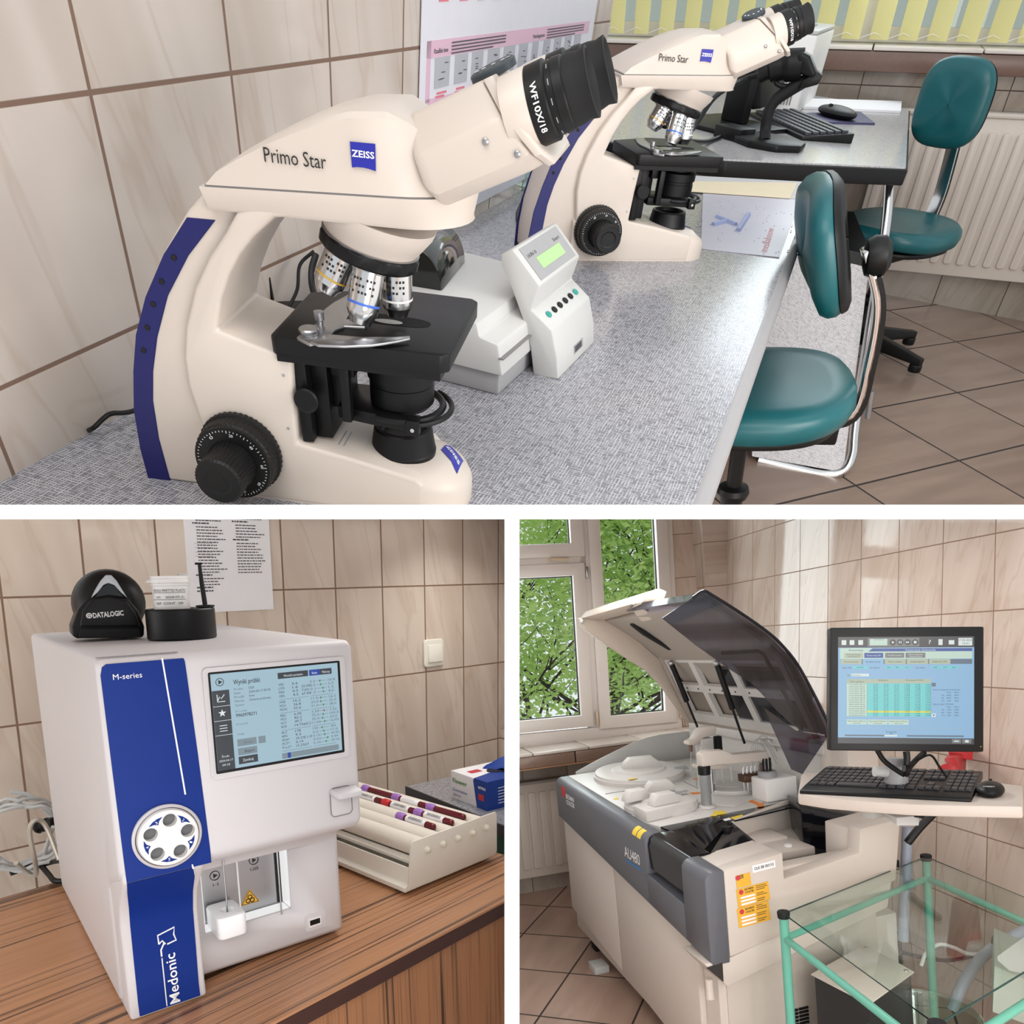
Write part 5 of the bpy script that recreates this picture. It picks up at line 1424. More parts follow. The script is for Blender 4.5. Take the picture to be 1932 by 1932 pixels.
tubes = [(gx[0], 0.335, 0, 0, 'blood tube with lilac cap, farthest from the viewer in the right-hand groove of the mixer'),
         (gx[0], 0.235, 1, 0, 'labelled lilac-capped blood tube in the middle of the right-hand groove of the mixer'),
         (gx[0], 0.132, 0, 0, 'lilac-capped blood tube nearest the ivory end plate in the right-hand groove'),
         (gx[1], 0.325, 2, 0, 'lilac-capped tube with long white label, farthest along the middle groove'),
         (gx[1], 0.222, 2, 1, 'red-capped blood tube with barcode label on the roller mixer'),
         (gx[1], 0.126, 2, 0, 'lilac-capped tube with large barcode near the end plate in the middle groove'),
         (gx[2], 0.135, 2, 0, 'lilac-capped barcoded tube lying alone in the left groove of the mixer')]
for (x, y, lab, red, txt) in tubes:
    t = thing('blood_tube', M_MIX @ T(x, y, 0.0838), txt, 'blood tube', 'blood tubes on the roller mixer')
    obj('tube', G().lathe([(0.0060, -0.016), (0.0062, -0.094), (0.0055, -0.098), (0.003, -0.1005), (0.0005, -0.101)], axis=(0, 1, 0), n=20), M_BLOOD, t)
    obj('cap', G().lathe([(0.0055, 0.0), (0.0078, 0.0005), (0.0082, -0.004), (0.0082, -0.014), (0.0070, -0.016), (0.0062, -0.020)], axis=(0, 1, 0), n=20), M_REDCAP if red else M_PURPLE, t, ang=30)
    if lab:
        la = obj('label', G().lathe([(0.00635, -0.026), (0.0064, -0.0265), (0.0064, -0.078), (0.00635, -0.0785)], axis=(0, 1, 0), n=20, caps=False), M_PAPER, t)
        g = G()
        for k in range(22 if lab == 2 else 6):
            yy = -0.034 - k * 0.0017 if lab == 2 else -0.034 - k * 0.006
            w = 0.0004 + 0.0007 * rnd.random()
            for q in range(96, 150, 9):
                a, b = R_(q), R_(q + 9.5)
                kk = len(g.v)
                g.v += [(0.0066 * math.cos(a), yy, 0.0066 * math.sin(a)), (0.0066 * math.cos(b), yy, 0.0066 * math.sin(b)), (0.0066 * math.cos(b), yy - w, 0.0066 * math.sin(b)), (0.0066 * math.cos(a), yy - w, 0.0066 * math.sin(a))]
                g.f.append((kk, kk + 1, kk + 2, kk + 3))
        obj('barcode', g, M_INKK, la)

# ------------------------------------------------------------------ glove box
gb_ = thing('glove_box', ROOM_B @ T(0.506, 0.322, 0.0, 0), 'white and blue box of examination gloves on the grey side worktop', 'glove box')
bx = obj('carton', G().box(0, 0.20, 0, 0.142, 0, 0.066), M_PAPER, gb_, bev=0.0008, clip=CUT_B)
M_GLB = mat('glove_box_blue', (22, 62, 148), 0.45, var=0.08)
g = G().hexa([(-0.0006, -0.0006, -0.0001), (-0.0006, 0.040, -0.0001), (0.2, 0.040, -0.0001), (0.2, -0.0006, -0.0001)], [(-0.0006, -0.0006, 0.0600), (-0.0006, 0.052, 0.0600), (0.2, 0.03, 0.0600), (0.2, -0.0006, 0.0600)])
g.hexa([(-0.0006, -0.0006, 0.0601), (-0.0006, 0.052, 0.0601), (0.2, 0.06, 0.0601), (0.2, -0.0006, 0.0601)], [(-0.0006, -0.0006, 0.0666), (-0.0006, 0.048, 0.0666), (0.2, 0.100, 0.0666), (0.2, -0.0006, 0.0666)])
obj('blue_print', g, M_GLB, bx, clip=CUT_B)
LF = lambda y, z: on((-0.0012, y, z), (0, -1, 0), (0, 0, 1))
obj('green_lettering', fit(G(), 'Flower', LF(0.134, 0.040), 0.058, 0.011, bold=0.01), mat('leaf_green_print', (64, 128, 60), 0.6), bx)
g = fit(G(), 'Examination', LF(0.134, 0.020), 0.058, 0.007)
fit(g, 'gloves', LF(0.132, 0.009), 0.030, 0.006)
obj('blue_lettering', g, M_GLB, bx)
g = fit(G(), 'NITRILE', LF(0.032, 0.046), 0.028, 0.006, bold=0.03)
for k in range(6):
    g.box(0.03 + 0.0, 0.11 - 0.01 * (k % 3), -0.0012, -0.0007, 0.012 + k * 0.007, 0.0135 + k * 0.007)
obj('white_lettering', g, M_INKW, bx, clip=CUT_B)
g = G().box(-0.0013, -0.0007, 0.012, 0.032, 0.020, 0.034)
g.box(0.02, 0.05, 0.085, 0.105, 0.0664, 0.0672)
obj('red_square', g, M_INKR, bx, clip=CUT_B)
op = obj('opening', G().prism([(0.10 + 0.045 * math.cos(R_(q)), 0.07 + 0.026 * math.sin(R_(q))) for q in range(0, 360, 15)], 0.0664, 0.0675, 'z'), mat('dark_box_opening', (20, 24, 44), 0.8), bx, clip=CUT_B)
gv = G().grid(lambda u, v: (0.075 + 0.085 * u + 0.01 * math.sin(5 * v), 0.03 + 0.075 * v, 0.064 + 0.022 * math.sin(math.pi * u) * math.sin(math.pi * v) + 0.006 * math.sin(9 * u + 6 * v)), 14, 14)
gl_ = tag(obj('nitrile_glove', gv, M_GLB, None, M=ROOM_B @ T(0.506, 0.322, 0.0045), clip=CUT_B, solid=1), 'crumpled blue glove pulled out of the glove box', 'glove')
md = gl_.modifiers.new('thickness', 'SOLIDIFY')
md.thickness = 0.0015

# ------------------------------------------------------------------ cables behind the analyser on the left
def spool(px, py, rx, rz, z0, turns, jit, dep):
    pts = []
    for k in range(turns * 14):
        a = 2 * math.pi * k / 14
        pts.append((px + math.cos(a) * rx * (1 + jit * math.sin(k * 1.7)), py + dep * math.sin(a * 0.9 + k * 0.13), z0 + math.sin(a) * rz * (1 + jit * math.cos(k * 2.3)) + 0.3 * rz))
    return pts
c0 = (-0.3185, 0.6, 0.0526)
sp = spool(c0[0] - 0.015, c0[1], 0.062, 0.060, max(c0[2], 0.055), 5, 0.10, 0.03)
o = obj('network_cable_coil', G().tube(spline([(-0.3403, 0.62, 0.1485), (-0.3094, 0.62, 0.1343), (-0.2847, 0.62, 0.0904)] + sp + [(-0.3065, 0.55, 0.0438), (-0.2945, 0.5, 0.1033)], 4), 0.0034, 8), M_GREYP, None, M=ROOM_B)
tag(o, 'coiled pale grey network cable on the table behind the analyser', 'cable')
o = obj('clear_hose', G().tube(spline([(-0.3525, 0.52, 0.0472), (-0.3334, 0.5545, 0.012), (-0.3245, 0.5405, 0.012), (-0.3267, 0.5, 0.0493), (-0.3288, 0.5, 0.1019), (-0.3192, 0.5, 0.1204), (-0.3051, 0.5, 0.1077), (-0.2943, 0.47, 0.0526)], 6), 0.0040, 8), mat('silver_hose', (176, 168, 156), 0.35, 0.4), None, M=ROOM_B)
tag(o, 'beige clear hose arching over the cables beside the analyser', 'hose')
o = obj('mains_cable', G().tube(spline([(-0.3582, 0.5889, 0.008), (-0.3248, 0.5987, 0.01), (-0.3125, 0.5912, 0.01), (-0.3061, 0.537, 0.008), (-0.301, 0.4956, 0.008), (-0.2753, 0.4792, 0.008)], 6), 0.0048, 8), M_BLACK, None, M=ROOM_B)
tag(o, 'black mains cable snaking across the wooden table', 'cable')
o = obj('upper_mains_cable', G().tube(spline([(-0.3163, 0.5847, 0.012), (-0.2947, 0.566, 0.02), (-0.2805, 0.47, 0.049)], 6), 0.0048, 8), M_BLACK, None, M=ROOM_B)
tag(o, 'black cable running behind the analyser above the snaking one', 'cable')
o = obj('black_plug', G().tube(spline([(-0.3141, 0.56, 0.0903), (-0.3011, 0.55, 0.0957), (-0.2876, 0.53, 0.1017)], 4), [0.010, 0.012, 0.009, 0.012, 0.010, 0.012, 0.009, 0.011, 0.010], 12), M_BLACK, None, M=ROOM_B)
tag(o, 'black moulded plug behind the white coil at the left', 'plug')

# ================================================================== ROOM C: the chemistry analyser by the window
M_TILE_C = tile_mat('wall_tile_rose', 0.2276, 0.2498, -0.2936, 0.0, ('Y', 'Z'), base=(200, 184, 173), base2=(190, 172, 159), rough=0.07)
C_WALL = ROOM_C @ Matrix.Rotation(-0.041, 4, 'Z') @ Matrix.Rotation(0.0794, 4, 'Y')
struct('wall_right', G().box(0.0, 0.1, -3.4, 0.6, -1.9, 1.5), M_TILE_C, C_WALL, clip=CUT_C)
C_WIN = ROOM_C @ T(0, 0.33, 0)
M_TILE_CS = tile_mat('window_wall_tile', 0.2, 0.25, -0.06, 0.07, ('X', 'Z'), base=(208, 190, 176), base2=(196, 176, 162), rough=0.1)
struct('trim_4', G().box(-0.119, 0.06, -0.10, 0.12, -1.9, 1.4), M_TILE_C, C_WIN, clip=CUT_C)
struct('trim_5', G().box(-0.27, -0.119, 0.02, 0.2, -0.80, 1.4), M_TILE_CS, C_WIN, clip=CUT_C)
M_FLOOR_C = tile_mat('floor_tile_terracotta', 0.355, 0.364, 0.0, 0.0, ('X', 'Y'), grout=0.008, base=(176, 148, 132), base2=(160, 134, 118), vein=(156, 130, 114), gcol=(50, 40, 36), rough=0.35, lean=0.0)
struct('floor_lower', G().box(-4, 4, -4, 3, -0.05, 0), M_FLOOR_C, ROOM_C @ T(-1.462, -0.228, -1.63, -35), clip=CUT_C)
M_TILE_LOW = tile_mat('low_wall_tile', 0.26, 0.30, 0.03, -0.93, ('X', 'Z'), base=(168, 160, 150), base2=(156, 146, 136), gcol=(70, 56, 50), rough=0.2)
struct('wall_window', G().box(-3.2, 0.0, 0.0, 0.12, -1.9, -0.80), M_TILE_LOW, C_WIN, clip=CUT_C)
M_SILLC = mat('pale_sill_tile', (216, 206, 196), 0.2, var=0.05)
g = G()
for k in range(-8, 1):
    g.box(k * 0.31 - 0.02 + 0.003, k * 0.31 + 0.29 - 0.003, -0.26, 0.12, -0.815, -0.80)
struct('trim_6', g, M_SILLC, C_WIN, bev=0.003, clip=CUT_C)
g = G()
for k in range(-8, 1):
    g.box(k * 0.31 - 0.10 + 0.003, k * 0.31 + 0.21 - 0.003, -0.26, -0.245, -0.877, -0.817)
struct('trim_7', g, mat('brown_sill_tile', (138, 112, 98), 0.3, var=0.12, scale=60), C_WIN, bev=0.002, clip=CUT_C)
struct('trim_8', G().box(-2.6, 0.0, -0.262, 0.0, -0.885, -0.878), mat('tan_tile_trim', (172, 128, 96), 0.4), C_WIN, clip=CUT_C)

# window
M_PVC = mat('white_pvc_frame', (222, 214, 208), 0.35, var=0.015)
M_GASKET = mat('black_gasket', (22, 22, 24), 0.6)
win = tag(bpy.data.objects.new('window_2', None), kind='structure')
COL.objects.link(win)
win.matrix_world = C_WIN @ Matrix.Rotation(R_(1.6), 4, 'Y')
PLACED[win.name] = win.matrix_world.copy()
def fr(name, x0, x1, z0, z1, w, d0, d1, m=None, wb=None):
    wb = w if wb is None else wb
    g = G().loft([[(x0, y, z0), (x1, y, z0), (x1, y, z1), (x0, y, z1)] for y in (d0,)] + [[(x0, d1, z0), (x1, d1, z0), (x1, d1, z1), (x0, d1, z1)]] + [[(x0 + w, d1, z0 + wb), (x1 - w, d1, z0 + wb), (x1 - w, d1, z1 - w), (x0 + w, d1, z1 - w)]] + [[(x0 + w, d0, z0 + wb), (x1 - w, d0, z0 + wb), (x1 - w, d0, z1 - w), (x0 + w, d0, z1 - w)]] + [[(x0, d0, z0), (x1, d0, z0), (x1, d0, z1), (x0, d0, z1)]], caps=False)
    return obj(name, g, m or M_PVC, win, bev=0.004, clip=CUT_C)
fr('outer_frame', -2.30, -0.262, -0.850, 1.3, 0.045, 0.0, 0.07, None, 0.09)
obj('mullion', G().box(-0.83, -0.755, 0.005, 0.068, -0.76, 1.28), M_PVC, win, bev=0.004, clip=CUT_C)
obj('transom', G().box(-2.28, -0.79, 0.005, 0.068, 0.150, 0.222), M_PVC, win, bev=0.004, clip=CUT_C)
fr('left_sash', -2.10, -0.812, -0.752, 0.172, 0.068, -0.018, 0.045)
fr('upper_sash', -2.10, -0.806, 0.208, 1.2, 0.075, -0.018, 0.045)
fr('right_sash', -0.776, -0.300, -0.772, 1.2, 0.070, -0.018, 0.045)
for (a, b, c, d) in ((-2.032, -0.880, -0.684, 0.104), (-2.025, -0.881, 0.283, 1.125), (-0.706, -0.370, -0.702, 1.13)):
    fr('gasket', a - 0.003, b + 0.003, c - 0.003, d + 0.003, 0.008, 0.012, 0.03, M_GASKET)
    obj('pane', G().box(a, b, 0.022, 0.026, c, d), glass_mat('window_glass', (0.97, 0.99, 0.98), 0.03) if 'window_glass' not in bpy.data.materials else bpy.data.materials['window_glass'], win, clip=CUT_C)
M_TAN = mat('tan_hinge_cap', (206, 186, 160), 0.5)
obj('hinge', G().box(-0.800, -0.785, -0.032, -0.016, -0.745, -0.665), M_TAN, win, bev=0.003)
obj('hinge', G().box(-0.285, -0.272, -0.030, -0.012, -0.75, -0.68), M_TAN, win, bev=0.003)
obj('hinge', G().tube([(-1.01, -0.026, 0.200), (-0.905, -0.026, 0.193)], 0.010, 10), M_TAN, win)
obj('striker', G().box(-0.802, -0.788, -0.010, 0.004, 0.085, 0.150), M_STEEL, win, bev=0.002)
hd = obj('handle', G().prism(rrect(-0.757, -0.727, -0.165, -0.085, 0.014), -0.030, -0.018), mat('cream_handle', (222, 210, 196), 0.4), win, bev=0.004)
obj('handle_lever', G().tube(spline([(-0.742, -0.03, -0.110), (-0.742, -0.052, -0.112), (-0.742, -0.058, -0.13), (-0.742, -0.056, -0.22)]), 0.009, 10), M_TAN, hd)

# radiator below
rad = thing('radiator', C_WIN, 'cream ribbed panel radiator under the window sill beside the grey analyser', 'radiator')
obj('panel', G().box(-2.2, -1.02, -0.075, -0.02, -1.525, -0.995), M_RADIATOR, rad, bev=0.008)
g = G()
for k in range(19):
    x = -1.06 - k * 0.062
    g.prism(rrect(x - 0.022, x + 0.022, -1.475, -1.045, 0.012, 4), -0.083, -0.06, 'y')
obj('fluting', g, M_RADIATOR, rad, bev=0.004)
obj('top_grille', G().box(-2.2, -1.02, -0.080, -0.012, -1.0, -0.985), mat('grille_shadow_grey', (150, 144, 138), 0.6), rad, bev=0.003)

# trees outside
M_BARK = mat('dark_bark', (58, 48, 42), 0.9, var=0.3, bump=0.4, bscale=60)
LEAFS = []
for nm, c1, c2 in (('spring_leaf', (214, 234, 150), (158, 196, 104)), ('deep_leaf', (176, 206, 126), (122, 160, 84))):
    s = NT(nm)
    f = s.noise(s.obj(), 5.0, 3)
    c_ = s.mix(f, lin(c1), lin(c2))
    s.l(c_, s.b.inputs['Base Color'])
    s.b.inputs['Roughness'].default_value = 0.55
    tr = s.n('ShaderNodeBsdfTranslucent')
    s.l(c_, tr.inputs[0])
    mx_ = s.n('ShaderNodeMixShader')
    mx_.inputs[0].default_value = 0.5
    s.l(s.b.outputs[0], mx_.inputs[1])
    s.l(tr.outputs[0], mx_.inputs[2])
    s.l(mx_.outputs[0], s.t.nodes['Material Output'].inputs[0])
    LEAFS.append(s.m)


def tree(name, loc, h, lean, seed, label, nleaf, leafm, spread):
    r = random.Random(seed)
    t = thing(name, ROOM_C @ T(*loc), label, 'tree', 'trees outside the window')
    wood, tips = G(), []
    def grow(p, d, ln, rad, lev):
        pts, rr = [p.copy()], [rad]
        n = 5
        for k in range(n):
            d = (d + Vector((r.uniform(-1, 1), r.uniform(-1, 1), r.uniform(-0.6, 0.9))) * 0.22).normalized()
            p = p + d * ln / n
            pts.append(p.copy())
            rr.append(rad * (1 - 0.6 * (k + 1) / n))
            if lev >= 1 and k >= 1:
                tips.append(p.copy())
            if lev < 3 and k >= (2 if lev == 0 else 1):
                for q in range(2 if lev < 2 else 1):
                    a = r.uniform(0, 2 * math.pi)
                    nd = (d * 0.45 + Vector((math.cos(a), math.sin(a), r.uniform(0.0, 0.5))) * 0.9).normalized()
                    grow(p, nd, ln * r.uniform(0.5, 0.72), rr[-1] * 0.6, lev + 1)
        wood.tube(pts, rr, 6)
    grow(Vector((0, 0, 0)), Vector(lean).normalized(), h, spread, 0)
    obj('trunk', wood, M_BARK, t)
    g = G()
    for k in range(nleaf):
        c = r.choice(tips) + Vector((r.gauss(0, 0.22), r.gauss(0, 0.22), r.gauss(0, 0.18)))
        u = Vector((r.uniform(-1, 1), r.uniform(-1, 1), r.uniform(-0.4, 0.4))).normalized()
        w = u.cross(Vector((r.uniform(-1, 1), r.uniform(-1, 1), r.uniform(-1, 1)))).normalized()
        s_ = r.uniform(0.028, 0.052)
        g.add([c - u * s_, c + w * s_ * 0.55, c + u * s_ * 0.3 + w * s_ * 0.35, c + u * s_ * 1.1, c - w * s_ * 0.55 + u * s_ * 0.2, c - w * s_ * 0.5], [(0, 1, 2, 3, 4, 5)])
    obj('foliage', g, leafm, t, smooth=False)
    return t


tree('tree', (-0.25, 4.6, -4.1), 3.8, (0.10, 0.05, 1), 11, 'leafy tree with a dark trunk behind the left window sash', 21000, LEAFS[0], 0.10)
tree('tree', (1.05, 5.0, -4.3), 4.1, (-0.06, 0.0, 1), 23, 'bright green tree filling the narrow right window sash', 21000, LEAFS[0], 0.10)
tree('tree', (0.3, 7.0, -5.6), 5.4, (0.0, 0.0, 1), 37, 'deeper green tree standing farther back between the two nearer trees', 21000, LEAFS[1], 0.12)

# ------------------------------------------------------------------ floor-standing chemistry analyser
ROOM_CA = ROOM_C @ Matrix.Rotation(0.0413, 4, 'Z')
zt = lambda y: -0.903 + 0.05 * (y + 1.742)
zb = lambda y: -1.176 + 0.115 * (y + 1.742)
AX, AN, AF = -1.311, -1.742, -0.41
M_GREY = mat('slate_grey_panel', (96, 98, 105), 0.38, var=0.03)
M_PUTTY = mat('putty_white_shell', (206, 196, 187), 0.45, var=0.015)
M_DECK = mat('deck_off_white', (205, 202, 198), 0.4, var=0.015)
M_SMOKE = NT('smoked_glass_black')
M_SMOKE.b.inputs['Base Color'].default_value = (0.006, 0.006, 0.009, 1)
M_SMOKE.b.inputs['Roughness'].default_value = 0.06
M_SMOKE.l(M_SMOKE.math('MULTIPLY_ADD', M_SMOKE.noise(M_SMOKE.obj(), 8), 0.05, 0.04), M_SMOKE.b.inputs['Roughness'])
M_BLKGLASS = M_SMOKE.m
ca = thing('chemistry_analyser', ROOM_CA, 'large grey and putty floor-standing chemistry analyser with raised smoked hood', 'analyser')
D4 = lambda name, pts, h0, h1, m, par=None, **kw: obj(name, G().loft([[(p[0], p[1], p[2] + h0) for p in pts], [(p[0], p[1], p[2] + h1) for p in pts]]), m, par or ca, **kw)

# cabinet
obj('cabinet_body', G().hexa([(AX + 0.05, AN + 0.06, -1.60), (-0.62, AN + 0.06, -1.60), (-0.62, AF + 0.02, -1.55), (AX + 0.05, AF + 0.02, -1.55)], [(AX + 0.05, AN + 0.06, zb(AN) + 0.01), (-0.62, AN + 0.06, zb(AN) + 0.01), (-0.62, AF + 0.02, zb(AF) + 0.01), (AX + 0.05, AF + 0.02, zb(AF) + 0.01)]), M_PUTTY, ca, bev=0.004)
for (ya, yb) in ((AF + 0.012, -0.964), (-0.972, -1.60)):
    f = lambda y: -1.455 - 0.16 * ((y - AF) / (AN - AF))
    d_ = obj('front_door', G().hexa([(AX + 0.028, ya, f(ya)), (AX + 0.05, ya, f(ya)), (AX + 0.05, yb, f(yb)), (AX + 0.028, yb, f(yb))], [(AX + 0.028, ya, zb(ya) + 0.006), (AX + 0.05, ya, zb(ya) + 0.006), (AX + 0.05, yb, zb(yb) + 0.006), (AX + 0.028, yb, zb(yb) + 0.006)]), M_PUTTY, ca, bev=0.004)
obj('foot_plate', G().box(AX - 0.005, AX + 0.06, -0.74, -0.66, -1.63, -1.600), M_GREYP, ca, bev=0.002)
obj('castor', G().box(AX + 0.08, AX + 0.14, AF - 0.12, AF - 0.06, -1.63, -1.55), M_RUBBER, ca, bev=0.004)
# near end, lower recessed part and cabinet end
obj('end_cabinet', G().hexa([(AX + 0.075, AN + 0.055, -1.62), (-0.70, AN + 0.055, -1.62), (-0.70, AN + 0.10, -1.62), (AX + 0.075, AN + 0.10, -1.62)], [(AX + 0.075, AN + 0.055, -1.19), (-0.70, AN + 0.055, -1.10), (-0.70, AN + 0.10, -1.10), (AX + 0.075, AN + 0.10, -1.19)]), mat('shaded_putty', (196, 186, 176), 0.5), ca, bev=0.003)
lo_ = [(-1.330, -1.165), (-1.262, -1.247), (-1.05, -1.197), (-0.70, -1.115), (-0.68, -1.034), (-1.10, -1.130), (-1.26, -1.166)]
obj('end_skirt', G().prism(lo_, AN + 0.004, AN + 0.14, 'y'), M_PUTTY, ca, bev=0.003)
obj('skirt_opening', G().prism([(-1.325, -1.177), (-1.275, -1.170), (-1.276, -1.228)], AN - 0.001, AN + 0.0045, 'y'), mat('dark_recess', (50, 46, 44), 0.8), ca)
obj('drain_nub', G().lathe([(0.014, -0.06), (0.012, -0.035), (0.012, 0.0)], (-1.295, AN + 0.05, -1.235), (0, 0, 1), 14), M_PUTTY, ca)
g = G()
for k in range(18):
    for q in range(2):
        z = -1.40 - k * 0.0115
        g.box(-1.035 + q * 0.036, -1.003 + q * 0.036, AN + 0.050, AN + 0.056, z, z + 0.0062)
obj('side_grille', g, M_RUBBER, ca)

# grey front fascia with an opening for the smoked window
def fas(y0, y1, ztop=None, zbot=None, r=0.030):
    z0a, z0b = (zb(y0), zb(y1)) if zbot is None else zbot
    z1a, z1b = (zt(y0), zt(y1)) if ztop is None else ztop
    def ring(y, a, b):
        return [(AX + 0.062, y, a), (AX + 0.010, y, a), (AX, y, a + 0.012), (AX, y, b - r)] + [(AX + r - r * math.cos(R_(q)), y, b - r + r * math.sin(R_(q))) for q in (22, 45, 67, 90)] + [(AX + 0.062, y, b)]
    return G().loft([ring(y0, z0a, z1a), ring(y1, z0b, z1b)])
f1 = fas(AF, -1.345)
obj('front_fascia', f1, M_GREY, ca, bev=0.003, ang=50)
obj('fascia_post', fas(-1.600, AN), M_GREY, ca, bev=0.004, ang=50)
obj('fascia_lower_strip', fas(-1.345, -1.600, ztop=(-1.018, -1.040), r=0.004), M_GREY, ca, bev=0.002, ang=50)
obj('smoked_front_window', G().loft([[(AX + 0.045, y, zt(y) - 0.125 - 0.0), (AX + 0.014, y, zt(y) - 0.115), (AX + 0.010, y, zt(y) - 0.035), (AX + 0.018, y, zt(y) - 0.012), (AX + 0.04, y, zt(y) - 0.001), (AX + 0.10, y, zt(y) + 0.001), (AX + 0.10, y, zt(y) - 0.006), (AX + 0.045, y, zt(y) - 0.008)] for y in (-1.348, -1.597)]), M_BLKGLASS, ca, ang=50)
# fascia marks
LFx = lambda y, z: on((AX - 0.0008, y, z), (0, -1, 0), (0, 0, 1))
lg = obj('red_emblem', G().cyl((AX - 0.001, -0.512, -0.884), (AX + 0.001, -0.512, -0.884), 0.026, n=30), mat('emblem_red', (190, 40, 40), 0.5), ca)
g = fit(G(), 'BECKMAN', LFx(-0.545, -0.906), 0.105, 0.020, bold=0.02)
fit(g, 'COULTER', LFx(-0.545, -0.932), 0.105, 0.020, bold=0.02)
obj('brand_lettering', g, M_INKW, ca)
obj('model_lettering', fit(G(), 'AU480', LFx(-1.165, -1.003), 0.130, 0.040), M_INKW, ca)
obj('blue_underline', G().box(AX - 0.001, AX + 0.001, -1.300, -1.170, -1.020, -1.013), mat('underline_blue', (40, 110, 180), 0.5), ca)
g = G()
for (y0, y1) in ((-1.275, -1.245), (-1.312, -1.282)):
    g.loft([[(AX + 0.03 - 0.0308 * math.cos(R_(q)), y, zt(y) - 0.030 + 0.0308 * math.sin(R_(q))) for q in (10, 35, 60, 85)] + [(AX + 0.03 - 0.029 * math.cos(R_(q)), y, zt(y) - 0.030 + 0.029 * math.sin(R_(q))) for q in (85, 60, 35, 10)] for y in (y0, y1)])
obj('warning_sticker', g, M_YELLOW, ca)

# near end face (white) with stepped top
endp = [(-1.2490, -1.160), (-1.2490, -0.906), (-1.055, -0.884), (-1.055, -0.962), (-0.792, -0.928), (-0.784, -0.856), (-0.640, -0.846), (-0.668, -1.034), (-1.1, -1.132)]
obj('end_shell', G().prism(endp, AN, AN + 0.055, 'y'), M_PUTTY, ca, bev=0.004)
obj('end_block', G().prism([(-0.784, -0.866), (-0.640, -0.856), (-0.650, -1.03), (-0.79, -1.03)], AN + 0.055, AN + 0.165, 'y'), M_PUTTY, ca, bev=0.004)
obj('end_top', G().hexa([(-1.249, AN + 0.05, -1.0), (-1.055, AN + 0.05, -0.98), (-1.055, AN + 0.155, -0.98), (-1.249, AN + 0.155, -1.0)], [(-1.249, AN + 0.05, zt(AN) - 0.002), (-1.055, AN + 0.05, zt(AN) + 0.018), (-1.055, AN + 0.155, zt(AN) + 0.020), (-1.249, AN + 0.155, zt(AN) + 0.001)]), M_PUTTY, ca, bev=0.003)
obj('bay_front_wall', G().box(-1.055, -0.79, AN + 0.05, AN + 0.10, -1.06, -0.945), M_PUTTY, ca, bev=0.003)
# body under the deck
obj('deck_body', G().hexa([(AX + 0.06, AN + 0.16, -1.19), (-0.60, AN + 0.16, -1.19), (-0.60, AF, -1.04), (AX + 0.06, AF, -1.04)], [(AX + 0.06, AN + 0.16, zt(AN) - 0.11), (-0.60, AN + 0.16, zt(AN) - 0.11), (-0.60, AF, zt(AF) - 0.02), (AX + 0.06, AF, zt(AF) - 0.02)]), M_PUTTY, ca)
dpx = [(-1.2027, -0.3627, -0.834), (-1.1699, -0.8488, -0.8583), (-1.2209, -1.2827, -0.88), (-1.0984, -1.2624, -0.879), (-0.7649, -1.2483, -0.8783), (-0.6647, -1.2104, -0.8764), (-0.4785, -1.0003, -0.8659)]
dk_ = [(AX + 0.062, AF, zt(AF)), (AX + 0.062, -1.22, zt(-1.22)), (-1.223, -1.290, zt(-1.29)), (-0.769, -1.252, zt(-1.25)), (-0.60, -1.232, zt(-1.23)), (-0.60, AF, zt(AF))]
deck = D4('deck', dk_, -0.03, 0.0, M_DECK, bev=0.002)
blk = [(AX + 0.10, -1.35, zt(-1.35)), (-1.223, -1.292, zt(-1.29)), (-0.769, -1.254, zt(-1.25)), (-0.60, -1.235, zt(-1.23)), (-0.60, -1.30, zt(-1.30)), (-0.99, -1.356, zt(-1.356)), (-1.035, -1.575, zt(-1.575)), (-1.235, -1.600, zt(-1.60)), (AX + 0.10, -1.60, zt(-1.6))]
D4('smoked_cover', blk, -0.006, -0.0005, M_BLKGLASS, bev=0.001)
D4('smoked_cover_skirt', [(-1.036, -1.575, zt(-1.575)), (-1.235, -1.602, zt(-1.60)), (-1.235, -1.596, zt(-1.6)), (-1.04, -1.570, zt(-1.57))], -0.045, -0.004, M_BLKGLASS)
# sample rack bay
obj('bay_floor', G().hexa([(-1.03, AN + 0.06, -1.03), (-0.60, AN + 0.06, -1.03), (-0.60, -1.30, -1.02), (-1.0, -1.34, -1.02)], [(-1.03, AN + 0.06, -1.0), (-0.60, AN + 0.06, -1.0), (-0.60, -1.30, -0.99), (-1.0, -1.34, -0.99)]), M_RUBBER, ca)
obj('bay_rear_wall', G().hexa([(-1.000, -1.352, -1.0), (-0.690, -1.262, -1.0), (-0.690, -1.250, -1.0), (-1.000, -1.340, -1.0)], [(-1.004, -1.362, zt(-1.36) - 0.002), (-0.690, -1.275, zt(-1.27) + 0.012), (-0.690, -1.262, zt(-1.26) + 0.012), (-1.004, -1.346, zt(-1.35) - 0.002)]), M_PUTTY, ca, bev=0.002)
obj('bay_side_wall', G().hexa([(-1.032, -1.578, -1.0), (-1.000, -1.352, -1.0), (-1.012, -1.350, -1.0), (-1.044, -1.576, -1.0)], [(-1.035, -1.575, zt(-1.57) - 0.006), (-1.004, -1.36, zt(-1.36) - 0.006), (-1.014, -1.358, zt(-1.36) - 0.006), (-1.045, -1.573, zt(-1.57) - 0.006)]), M_BLKGLASS, ca)
g = G()
for k in range(3):
    g.box(-1.02 + k * 0.001, -0.80, -1.66 + k * 0.030, -1.645 + k * 0.030, -0.990, -0.975)
obj('rack_rails', g, M_STEEL, ca)
rk = obj('rack_carrier', G().box(-0.96, -0.80, -1.545, -1.42, -0.985, -0.955), M_PUTTY, ca, bev=0.006)
obj('carrier_step', G().box(-0.95, -0.82, -1.43, -1.32, -0.985, -0.945), M_PUTTY, rk, bev=0.006)
